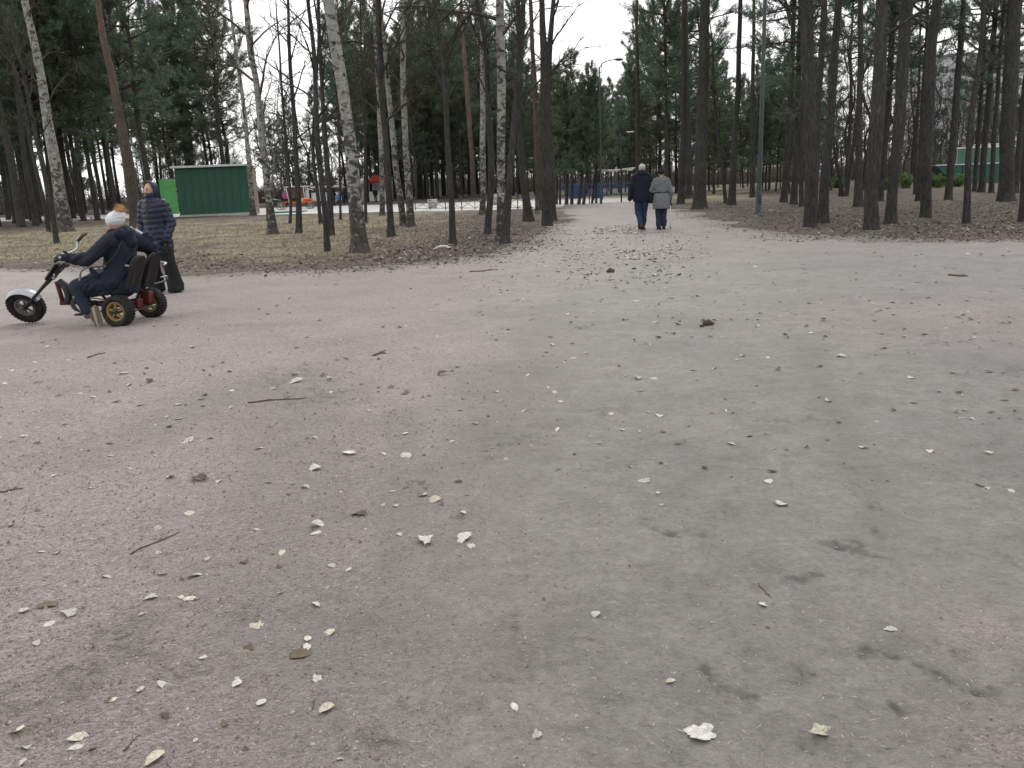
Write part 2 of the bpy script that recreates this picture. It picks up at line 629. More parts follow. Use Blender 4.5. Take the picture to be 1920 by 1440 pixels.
col = mix(t, sp.outputs[0], grey, pink)
fsep = t.nodes.new('ShaderNodeSeparateColor'); t.links.new(vs2.outputs['Color'], fsep.inputs[0])
fleck = mth(t, 'MULTIPLY', mth(t, 'GREATER_THAN', fsep.outputs[1], 0.93), mth(t, 'LESS_THAN', vs2.outputs['Distance'], 0.45))
col = mix(t, mth(t, 'MULTIPLY', fleck, mth(t, 'ADD', .18, mth(t, 'MULTIPLY', sp.outputs[0], .4))), col, (.58, .54, .49))
spec_d = mth(t, 'MULTIPLY', mth(t, 'LESS_THAN', fsep.outputs[1], 0.06), mth(t, 'LESS_THAN', vs2.outputs['Distance'], 0.5))
col = mix(t, mth(t, 'MULTIPLY', spec_d, mth(t, 'ADD', .15, mth(t, 'MULTIPLY', sp.outputs[0], .45))), col, (.07, .06, .05))
n_cm = noise(t, v, 26, 5, .75)
col = mix(t, 1.0, col, ramp(t, n_cm, [(.30, .74), (.5, 1.0), (.70, 1.22)]), 'MULTIPLY')
col = mix(t, 1.0, col, ramp(t, n_big, [(0.30, .80), (0.52, 1.0), (0.75, 1.12)]), 'MULTIPLY')
blot = ramp(t, noise(t, v, 3.2, 6, 0.7, 0.4), [(0.50, 0.0), (0.70, 0.60)])
col = mix(t, mth(t, 'MULTIPLY', blot, mth(t, 'SUBTRACT', 1.0, mth(t, 'MULTIPLY', sp.outputs[0], .75))), col, (.145, .130, .112))
col = mix(t, mth(t, 'MULTIPLY', at2.outputs['Fac'], .42), col, (.150, .140, .122))
crumb = ramp(t, mth(t, 'ADD', sp.outputs[1], mth(t, 'MULTIPLY', mth(t, 'SUBTRACT', mth(t, 'ADD', mth(t, 'MULTIPLY', n_fine, .6), mth(t, 'MULTIPLY', n_mid, .4)), .5), 1.9)), [(.24, 0.0), (.55, .45), (.9, .8)])
crumb = mth(t, 'MULTIPLY', crumb, ramp(t, sp.outputs[1], [(.03, 0.0), (.16, 1.0)]))
col = mix(t, mth(t, 'MULTIPLY', sp.outputs[1], .9, True), col, (.078, .070, .060))
col = mix(t, crumb, col, (.062, .055, .047))
edge = ramp(t, mth(t, 'ADD', sp.outputs[2], mth(t, 'MULTIPLY', mth(t, 'SUBTRACT', n_mid, .5), .5)), [(0.0, .75), (0.35, 0.0)])
col = mix(t, edge, col, (.135, .112, .092))
t.links.new(col, b.inputs['Base Color'])
col = mix(t, 1.0, col, .84, 'MULTIPLY')
t.links.new(col, b.inputs['Base Color'])
b.inputs['Roughness'].default_value = 0.75
b.inputs['Specular IOR Level'].default_value = 0.5
b.inputs['Sheen Weight'].default_value = 0.15
b.inputs['Sheen Roughness'].default_value = 0.5
hgt = mth(t, 'ADD', mth(t, 'MULTIPLY', mth(t, 'MULTIPLY', vg.outputs['Distance'], -0.9), sp.outputs[0]), mth(t, 'ADD', mth(t, 'MULTIPLY', n_fine, .9), mth(t, 'MULTIPLY', n_grain, .6)))
bump(t, b, mth(t, 'ADD', hgt, mth(t, 'MULTIPLY', n_cm, .8)), 0.8, 0.014)
M_PATH = m
me_path.materials.append(M_PATH)
o = tag(link('dirt_path', me_path), 'wide packed dirt path of grey soil and pinkish grit', None, None, 'structure')

# ---- the forest floor
ASPH = np.array([tuple(G(*p)[:2]) for p in ((1075, 388), (1020, 391), (900, 394.5), (760, 397), (600, 400.5), (470, 403.5))] + [(-40, 66), (-56, 80), (-112, 110), (-112, 116), (-56, 87), (-38, 76)] +
                [tuple(G(*p)[:2]) for p in ((470, 391), (620, 386), (760, 382), (900, 377.5), (1040, 374), (1230, 369))] + [tuple(G(1215, 384)[:2])])


def zone_attrs(x, y, sd):
    d = np.hypot(x, y)
    az = x / np.maximum(y, .1)
    wob = fbm(x * .25, y * .25, 91, 4); w2 = fbm(x * 1.2, y * 1.2, 95, 3)
    left = smooth01(.02, -.10, az + .12 * wob)
    gr = left * smooth01(.8, 3.2, -sd + 1.6 * w2) * smooth01(56, 40, d + 8 * wob)
    thin = smooth01(-.06, -.24, az + .14 * wob)
    gr = np.clip(gr * (0.35 + .65 * thin) * (0.72 + 1.3 * w2), 0, 1)
    mud = smooth01(2.2, .3, -sd + .8 * w2) * smooth01(-2, 0, -sd)
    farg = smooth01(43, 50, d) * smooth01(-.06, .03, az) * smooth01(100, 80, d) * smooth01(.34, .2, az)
    return gr, np.clip(mud, 0, 1), np.clip(farg * (.6 + wob), 0, 1)


def ground_z(x, y, sd=None):
    if sd is None:
        sd = path_sd(x, y)
    d = np.hypot(x, y)
    out = smooth01(.35, -.55, sd)
    a = poly_sd(ASPH, x, y)
    out = out * smooth01(.4, -.4, a)
    z = -0.055 + out * (0.085 + np.clip(1.3 - d / 70, 0, 1) * (0.07 * fbm(x * .35, y * .35, 14, 3) + 0.035 * fbm(x * 1.9, y * 1.9, 15, 3)))
    return np.where(d > 130, 0.02 - 0.055 * (1 - out), z)


_ang = np.concatenate([np.radians(np.arange(-180, -44, 4.0)), np.radians(np.arange(-44, 44, 0.25)), np.radians(np.arange(44, 180.1, 4.0))])
_rad = [0.0, 4.0, 8.0]
while _rad[-1] < 110:
    _rad.append(_rad[-1] * 1.011)
_rad += [125, 150, 190, 250, 340, 500, 800, 1400, 2400]
gx, gy, gf = polar(_ang, np.array(_rad))
gsd = path_sd(gx, gy)
gz = ground_z(gx, gy, gsd)
mb = MB(); mb.add(np.stack([gx, gy, gz], 1), gf)
me_g = mb.mesh('ground')
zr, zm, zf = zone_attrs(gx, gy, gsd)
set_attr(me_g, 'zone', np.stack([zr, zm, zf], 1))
m, t, b = new_mat('forest_floor')
v = coords(t)
at = nd(t, 'ShaderNodeAttribute', attribute_name='zone')
sp = t.nodes.new('ShaderNodeSeparateColor'); t.links.new(at.outputs['Color'], sp.inputs[0])
n1 = noise(t, v, 1.1, 5, .65); n2 = noise(t, v, 9, 5, .7); n3 = noise(t, v, 45, 4, .7)
fl = mth(t, 'ADD', mth(t, 'MULTIPLY', n2, .5), mth(t, 'MULTIPLY', n3, .5))
floor_c = ramp(t, fl, [(0.30, (.040, .033, .028)), (0.5, (.080, .067, .057)), (0.68, (.14, .121, .103))])
vl = nd(t, 'ShaderNodeTexVoronoi', Scale=17.0, feature='F1'); t.links.new(v, vl.inputs['Vector'])
ls = t.nodes.new('ShaderNodeSeparateColor'); t.links.new(vl.outputs['Color'], ls.inputs[0])
floor_c = mix(t, .55, floor_c, ramp(t, ls.outputs[0], [(0, (.035, .029, .024)), (.5, (.085, .070, .058)), (.85, (.16, .136, .11)), (1, (.28, .25, .21))]))
grass_c = ramp(t, fl, [(0.28, (.115, .098, .064)), (0.5, (.225, .198, .135)), (0.72, (.34, .305, .22))])
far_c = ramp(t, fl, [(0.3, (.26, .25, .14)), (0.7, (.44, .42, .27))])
mud_c = ramp(t, fl, [(0.3, (.085, .070, .058)), (0.7, (.185, .158, .135))])
c = mix(t, mth(t, 'MULTIPLY', sp.outputs[0], mth(t, 'ADD', .55, n1), True), floor_c, grass_c)
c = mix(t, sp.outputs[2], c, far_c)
c = mix(t, mth(t, 'MULTIPLY', sp.outputs[1], .8), c, mud_c)
c = mix(t, 1.0, c, ramp(t, n1, [(0.3, .75), (0.7, 1.2)]), 'MULTIPLY')
t.links.new(c, b.inputs['Base Color'])
b.inputs['Roughness'].default_value = 0.95
b.inputs['Specular IOR Level'].default_value = 0.15
bump(t, b, mth(t, 'ADD', mth(t, 'MULTIPLY', n2, .6), mth(t, 'MULTIPLY', n3, .5)), .7, .05)
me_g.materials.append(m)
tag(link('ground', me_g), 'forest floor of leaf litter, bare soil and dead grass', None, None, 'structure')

# ---- pale paved park road beyond the grass
_x0, _y0 = ASPH.min(0) - 1; _x1, _y1 = ASPH.max(0) + 1
gxx, gyy = np.meshgrid(np.arange(_x0, _x1, .8), np.arange(_y0, _y1, .8))
nr, na = gxx.shape
i = np.arange(nr - 1)[:, None] * na; j = np.arange(na - 1)[None]
ff = np.stack([i + j, i + j + 1, i + na + j + 1, i + na + j], -1).reshape(-1, 4)
asd = poly_sd(ASPH, gxx.ravel(), gyy.ravel()); 
ff = ff[(asd[ff] > -.9).any(1)]
us = np.unique(ff); rm = np.full(nr * na, -1); rm[us] = np.arange(len(us))
mb = MB(); mb.add(np.stack([gxx.ravel()[us], gyy.ravel()[us], np.full(len(us), -.012)], 1), rm[ff])
M_ROAD = plain('worn_pale_asphalt', (.46, .45, .44), .9, 0, .14, .8, .2, .3, (.27, .25, .22))
tag(part('park_road', mb, M_ROAD), 'pale paved park road beyond the grass', None, None, 'structure')
# ================================================================== TREES
def bark_mat(name, dark, mid, light, upper=None, zu=(5.0, 11.0)):
    m, t, b = new_mat(name)
    v = coords(t, (1, 1, .22))
    n1 = noise(t, v, 24, 5, .65, .6); n2 = noise(t, coords(t, (1, 1, .6)), 60, 4, .7); n3 = noise(t, coords(t), 1.3, 3)
    f = mth(t, 'ADD', mth(t, 'MULTIPLY', n1, .7), mth(t, 'MULTIPLY', n2, .3))
    c = ramp(t, f, [(.34, dark), (.5, mid), (.66, light)])
    if upper:
        cu = ramp(t, f, [(.34, tuple(x * .5 for x in upper)), (.62, upper)])
        tcn = t.nodes.new('ShaderNodeTexCoord'); s = t.nodes.new('ShaderNodeSeparateXYZ')
        t.links.new(tcn.outputs['Object'], s.inputs[0])
        z = mth(t, 'ADD', s.outputs[2], mth(t, 'MULTIPLY', mth(t, 'SUBTRACT', n3, .5), 3.0))
        mr = nd(t, 'ShaderNodeMapRange'); mr.inputs[1].default_value = zu[0]; mr.inputs[2].default_value = zu[1]
        t.links.new(z, mr.inputs[0])
        c = mix(t, mr.outputs[0], c, cu)
    c = mix(t, 1.0, c, ramp(t, n3, [(.3, .78), (.7, 1.2)]), 'MULTIPLY')
    t.links.new(c, b.inputs['Base Color'])
    b.inputs['Roughness'].default_value = .95
    b.inputs['Specular IOR Level'].default_value = .12
    bump(t, b, n1, .9, .04)
    return m


M_PINE = bark_mat('pine_bark', (.025, .025, .024), (.050, .049, .045), (.086, .083, .076), (.18, .120, .090), (8.0, 15.0))
M_PINE_RED = bark_mat('red_pine_bark', (.034, .030, .027), (.074, .062, .054), (.120, .101, .088), (.16, .115, .093), (2.5, 9.0))
M_BARE = bark_mat('dark_bark', (.024, .024, .023), (.050, .048, .045), (.090, .087, .080))
M_LIMB = bark_mat('branch_bark', (.035, .030, .026), (.075, .062, .052), (.13, .11, .092))

m, t, b = new_mat('birch_bark')
v = coords(t, (1, 1, 4.5)); vo = coords(t)
n1 = noise(t, coords(t, (1, 1, 1.5)), 4.2, 5, .62, 1.2); n2 = noise(t, vo, 5, 5, .7); n3 = noise(t, coords(t, (1, 1, 5)), 8, 4, .7, .8)
tcn = t.nodes.new('ShaderNodeTexCoord'); s = t.nodes.new('ShaderNodeSeparateXYZ'); t.links.new(tcn.outputs['Object'], s.inputs[0])
mr = nd(t, 'ShaderNodeMapRange'); mr.inputs[1].default_value = 0.1; mr.inputs[2].default_value = 3.4; mr.inputs[3].default_value = .17; mr.inputs[4].default_value = 0.0
t.links.new(s.outputs[2], mr.inputs[0])
white = ramp(t, n2, [(.3, (.16, .158, .145)), (.7, (.37, .365, .345))])
d1 = ramp(t, mth(t, 'ADD', n1, mr.outputs[0]), [(.53, 0.0), (.60, 1.0)])
d2 = ramp(t, n3, [(.52, 0.0), (.64, .75)])
c = mix(t, d2, white, (.10, .095, .088))
c = mix(t, d1, c, ramp(t, n2, [(.35, (.028, .026, .024)), (.7, (.10, .092, .083))]))
t.links.new(c, b.inputs['Base Color']); b.inputs['Roughness'].default_value = .8; b.inputs['Specular IOR Level'].default_value = .2
bump(t, b, mth(t, 'ADD', d1, n2), .5, .02)
M_BIRCH = m


def needle_mat(name, stops):
    m, t, b = new_mat(name)
    g = t.nodes.new('ShaderNodeNewGeometry'); oi = t.nodes.new('ShaderNodeObjectInfo')
    c = ramp(t, g.outputs['Random Per Island'], stops)
    c2 = mix(t, 1.0, c, ramp(t, oi.outputs['Random'], [(0, (.78, .86, .84)), (.5, (1, 1, 1)), (1, (1.18, 1.1, .92))]), 'MULTIPLY')
    n = noise(t, coords(t), .7, 3)
    c2 = mix(t, 1.0, c2, ramp(t, n, [(.3, .72), (.7, 1.3)]), 'MULTIPLY')
    t.links.new(c2, b.inputs['Base Color'])
    b.inputs['Roughness'].default_value = .6; b.inputs['Specular IOR Level'].default_value = .3
    tr = t.nodes.new('ShaderNodeBsdfTranslucent'); t.links.new(c2, tr.inputs['Color'])
    mx = t.nodes.new('ShaderNodeMixShader'); mx.inputs[0].default_value = .35
    t.links.new(b.outputs[0], mx.inputs[1]); t.links.new(tr.outputs[0], mx.inputs[2])
    t.links.new(mx.outputs[0], t.nodes['Material Output'].inputs['Surface'])
    return m


M_NEEDLE = needle_mat('pine_needles', [(0, (.055, .088, .070)), (.5, (.100, .148, .106)), (.85, (.150, .205, .138)), (1, (.21, .215, .13))])


def needles(mb, P, D, rng, per=9, L=.17, Wd=.022, mat=1):
    """sprays of needles at the points P, leaning along D"""
    P = np.repeat(np.asarray(P), per, 0); D = np.repeat(np.asarray(D), per, 0)
    n = len(P)
    d = D * .75 + rng.normal(size=(n, 3)) * .62
    d /= np.linalg.norm(d, axis=1)[:, None] + 1e-9
    s = np.cross(d, rng.normal(size=(n, 3))); s /= np.linalg.norm(s, axis=1)[:, None] + 1e-9
    l = L * rng.uniform(.65, 1.3, (n, 1)); w = Wd * rng.uniform(.7, 1.3, (n, 1))
    base = P + rng.normal(size=(n, 3)) * .045
    v = np.stack([base - s * w * .5, base + s * w * .5, base + d * l], 1).reshape(-1, 3)
    mb.add(v, np.arange(n * 3).reshape(-1, 3), mat)


def pine_crown(seed, H, start, rmax, nb=70, shape=1.0, per=9, Wd=.026):
    """boughs and needle sprays of a pine of height H whose crown starts at height start"""
    rng = np.random.default_rng(seed)
    mb = MB()
    TP = []; TD = []
    for i in range(nb):
        u = (i + rng.uniform(0, 1)) / nb
        z = start + (H - start) * (u ** .92)
        prof = (math.sin(math.pi * min(1, .18 + .82 * u)) ** .7) * (1 - .35 * u) * shape + (1 - shape) * (1 - u)
        L = rmax * prof * rng.uniform(.55, 1.12) + .25
        if u < .12 and rng.random() < .55:
            L *= .5
        ph = i * 2.399 + rng.uniform(-.5, .5)
        el0 = R_(-4 + 48 * u + rng.normal(0, 19)); 
        p = np.array([0, 0, z]); out = np.array([math.cos(ph), math.sin(ph), 0])
        n = 7; pts = [p]; el = el0
        dirs = []
        for k in range(n):
            el += R_(rng.uniform(-3, 9)); ph2 = ph + rng.uniform(-.22, .22)
            d = np.array([math.cos(ph2) * math.cos(el), math.sin(ph2) * math.cos(el), math.sin(el)])
            p = p + d * L / n; pts.append(p); dirs.append(d)
        pts = np.array(pts)
        tube(mb, pts, np.linspace(.018 + .016 * L, .006, n + 1), 4, 0, False)
        nt_ = int(3 + L * 3.2)
        for q in range(nt_):
            tt = rng.uniform(.28, 1.0) ** .8; k = min(n - 1, int(tt * n)); a = pts[k] + (pts[k + 1] - pts[k]) * (tt * n - k)
            side = np.cross(dirs[k], [0, 0, 1]); side /= np.linalg.norm(side) + 1e-9
            sd_ = side * rng.normal(0, .75) + dirs[k] * rng.uniform(.2, .9) + np.array([0, 0, rng.normal(.28, .55)])
            sd_ /= np.linalg.norm(sd_)
            l2 = (.28 + .34 * L * (1.05 - tt)) * rng.uniform(.6, 1.3)
            e = a + sd_ * l2 + np.array([0, 0, .06 * l2])
            tube(mb, np.array([a, (a + e) / 2 + np.array([0, 0, -.02]), e]), [.008, .006, .003], 3, 0, False)
            m_ = int(2 + l2 * 7)
            for w in np.linspace(.25, 1.0, m_):
                TP.append(a + (e - a) * w); TD.append(sd_ * .8 + np.array([0, 0, .35]))
        for w in np.linspace(.5, 1.0, int(3 + L * 2)):
            k = min(n - 1, int(w * n)); TP.append(pts[k] + (pts[k + 1] - pts[k]) * (w * n - k)); TD.append(dirs[k] + np.array([0, 0, .3]))
    needles(mb, np.array(TP), np.array(TD), rng, per, .19, Wd)
    return mb.mesh('crown', [M_LIMB, M_NEEDLE], True)


def grow_bare(mb, axis, rad, H, start, rng, n1=16, spread=1.0, droop=0.0, fine=1.0, mat=0, up=50, lmax=3.2):
    """limbs, boughs and twigs of a leafless tree along the trunk axis"""
    axis = np.asarray(axis); zs = axis[:, 2] - axis[0, 2]

    def at(z):
        return np.array([np.interp(z, zs, axis[:, c]) for c in range(3)]), np.interp(z, zs, rad)
    for i in range(n1):
        u = (i + rng.uniform(0, 1)) / n1
        z = start + (H * .97 - start) * u
        p, r0 = at(z)
        ph = i * 2.399 + rng.uniform(-.6, .6)
        el = R_(up + rng.uniform(-22, 18))
        L = min(lmax, H * .26) * (1 - .72 * u) * rng.uniform(.55, 1.2) * spread + .3
        r = min(r0 * .5, .012 + .014 * L)
        n = 8; pts = [p.copy()]; dirs = []
        for k in range(n):
            el += R_(rng.uniform(-9, 7) - droop * 9 * k / n); ph += rng.uniform(-.2, .2)
            d = np.array([math.cos(ph) * math.cos(el), math.sin(ph) * math.cos(el), math.sin(el)])
            p = p + d * L / n; pts.append(p); dirs.append(d)
        pts = np.array(pts)
        tube(mb, pts, np.linspace(r, .005, n + 1), 5, mat, False)
        nb = int((3 + L * 2.6) * fine)
        for q in range(nb):
            tt = rng.uniform(.22, .98); k = min(n - 1, int(tt * n)); a = pts[k] + (pts[k + 1] - pts[k]) * (tt * n - k)
            d = dirs[k] + rng.normal(size=3) * .55 + np.array([0, 0, .25 - droop * .3]); d /= np.linalg.norm(d)
            l2 = L * (.5 - .28 * tt) * rng.uniform(.5, 1.3) + .12
            pp = [a]; 
            for w in range(4):
                d = d + rng.normal(size=3) * .16 + np.array([0, 0, -.22 * droop]); d /= np.linalg.norm(d)
                pp.append(pp[-1] + d * l2 / 4)
            tube(mb, np.array(pp), np.linspace(max(.005, r * .4), .003, 5), 3, mat, False)
            for y in range(int(1 + 3.2 * fine * min(1.4, l2 + .3))):
                j = rng.integers(1, 5); a2 = pp[j]
                d2 = d + rng.normal(size=3) * .6 + np.array([0, 0, -.5 * droop]); d2 /= np.linalg.norm(d2)
                l3 = rng.uniform(.18, .55) * (1 + .6 * droop)
                mid = a2 + d2 * l3 * .5
                tube(mb, np.array([a2, mid, mid + (d2 + np.array([0, 0, -.45 * droop])) * l3 * .5]), [.0045, .0035, .002], 3, mat, False)


def trunk_mesh(P, Rr, rng, k=11, flare=.45, rough=.07, stubs=0, zmin=3.0, rings=None):
    """uneven tapered trunk through P with a flared foot"""
    P = np.asarray(P, float); Rr = np.asarray(Rr, float)
    L = P[-1, 2] - P[0, 2]
    n = rings or int(np.clip(L * 2.6, 14, 46))
    u = np.linspace(0, 1, n) ** 1.25
    zq = P[0, 2] - .25 + u * (L + .25)
    zq = np.sort(np.concatenate([zq, P[0, 2] + np.array([0.0, .08, .18, .35, .6])]))
    S = bend(P, 8)
    S = S[np.argsort(S[:, 2])]
    ax = np.stack([np.interp(zq, S[:, 2], S[:, c]) for c in range(2)] + [zq], 1)
    rr = np.interp(zq, P[:, 2], Rr)
    h = np.clip(zq - P[0, 2], -.25, None)
    rr = rr * (1 + flare * np.exp(-np.clip(h, 0, 9) / .22))
    ax[:, 0] += .010 * np.sin(h * 1.9 + rng.uniform(0, 6)) * np.clip(h, 0, 1); ax[:, 1] += .012 * np.sin(h * 1.5 + rng.uniform(0, 6)) * np.clip(h, 0, 1)
    a = np.arange(k) * 2 * math.pi / k
    sd = int(rng.integers(0, 9999))
    rm = 1 + rough * 2 * vnoise(np.cos(a)[None] * 2.2 + 7 + h[:, None] * .9, np.sin(a)[None] * 2.2 + h[:, None] * 1.3, sd)
    root = .30 * flare * np.exp(-np.clip(h, 0, 9) / .3)[:, None] * np.sin(a[None] * rng.integers(3, 5) + rng.uniform(0, 6))
    mb = MB()
    tube(mb, ax, rr, k, 0, True, rm + root)
    for i in range(stubs):
        z = P[0, 2] + rng.uniform(zmin, min(L * .75, zmin + 9)); c = np.array([np.interp(z, ax[:, 2], ax[:, q]) for q in range(3)]); r = np.interp(z, ax[:, 2], rr)
        ph = rng.uniform(0, 6.28); l = rng.uniform(.25, 1.3); d = np.array([math.cos(ph), math.sin(ph), rng.uniform(-.35, .35)])
        e = c + d * (r + l) + np.array([0, 0, rng.uniform(-.15, .1)])
        tube(mb, np.array([c + d * r * .6, (c + e) / 2 + rng.normal(size=3) * .03, e]), [.017, .011, .004], 4, 0, False)
    return mb, ax, rr


# ---- crown shapes, shared by many pines (height 1:1 in metres)
CROWNS = {
    'tall_a': (pine_crown(1, 20, 8.2, 2.7, 62), 20), 'tall_b': (pine_crown(2, 19, 7.0, 2.9, 66), 19), 'tall_c': (pine_crown(3, 21, 9.5, 2.5, 58), 21),
    'mid_a': (pine_crown(4, 16, 4.2, 2.6, 74, .8), 16), 'mid_b': (pine_crown(5, 17, 5.2, 2.8, 74, .8), 17), 'mid_c': (pine_crown(6, 15, 3.6, 2.5, 70, .7), 15),
    'high_a': (pine_crown(21, 22, 13.0, 2.7, 48), 22), 'high_b': (pine_crown(22, 21, 11.5, 2.6, 50), 21),
    'young_a': (pine_crown(7, 11, 2.6, 2.1, 60, .55), 11), 'young_b': (pine_crown(8, 12, 3.2, 2.2, 60, .6), 12),
}

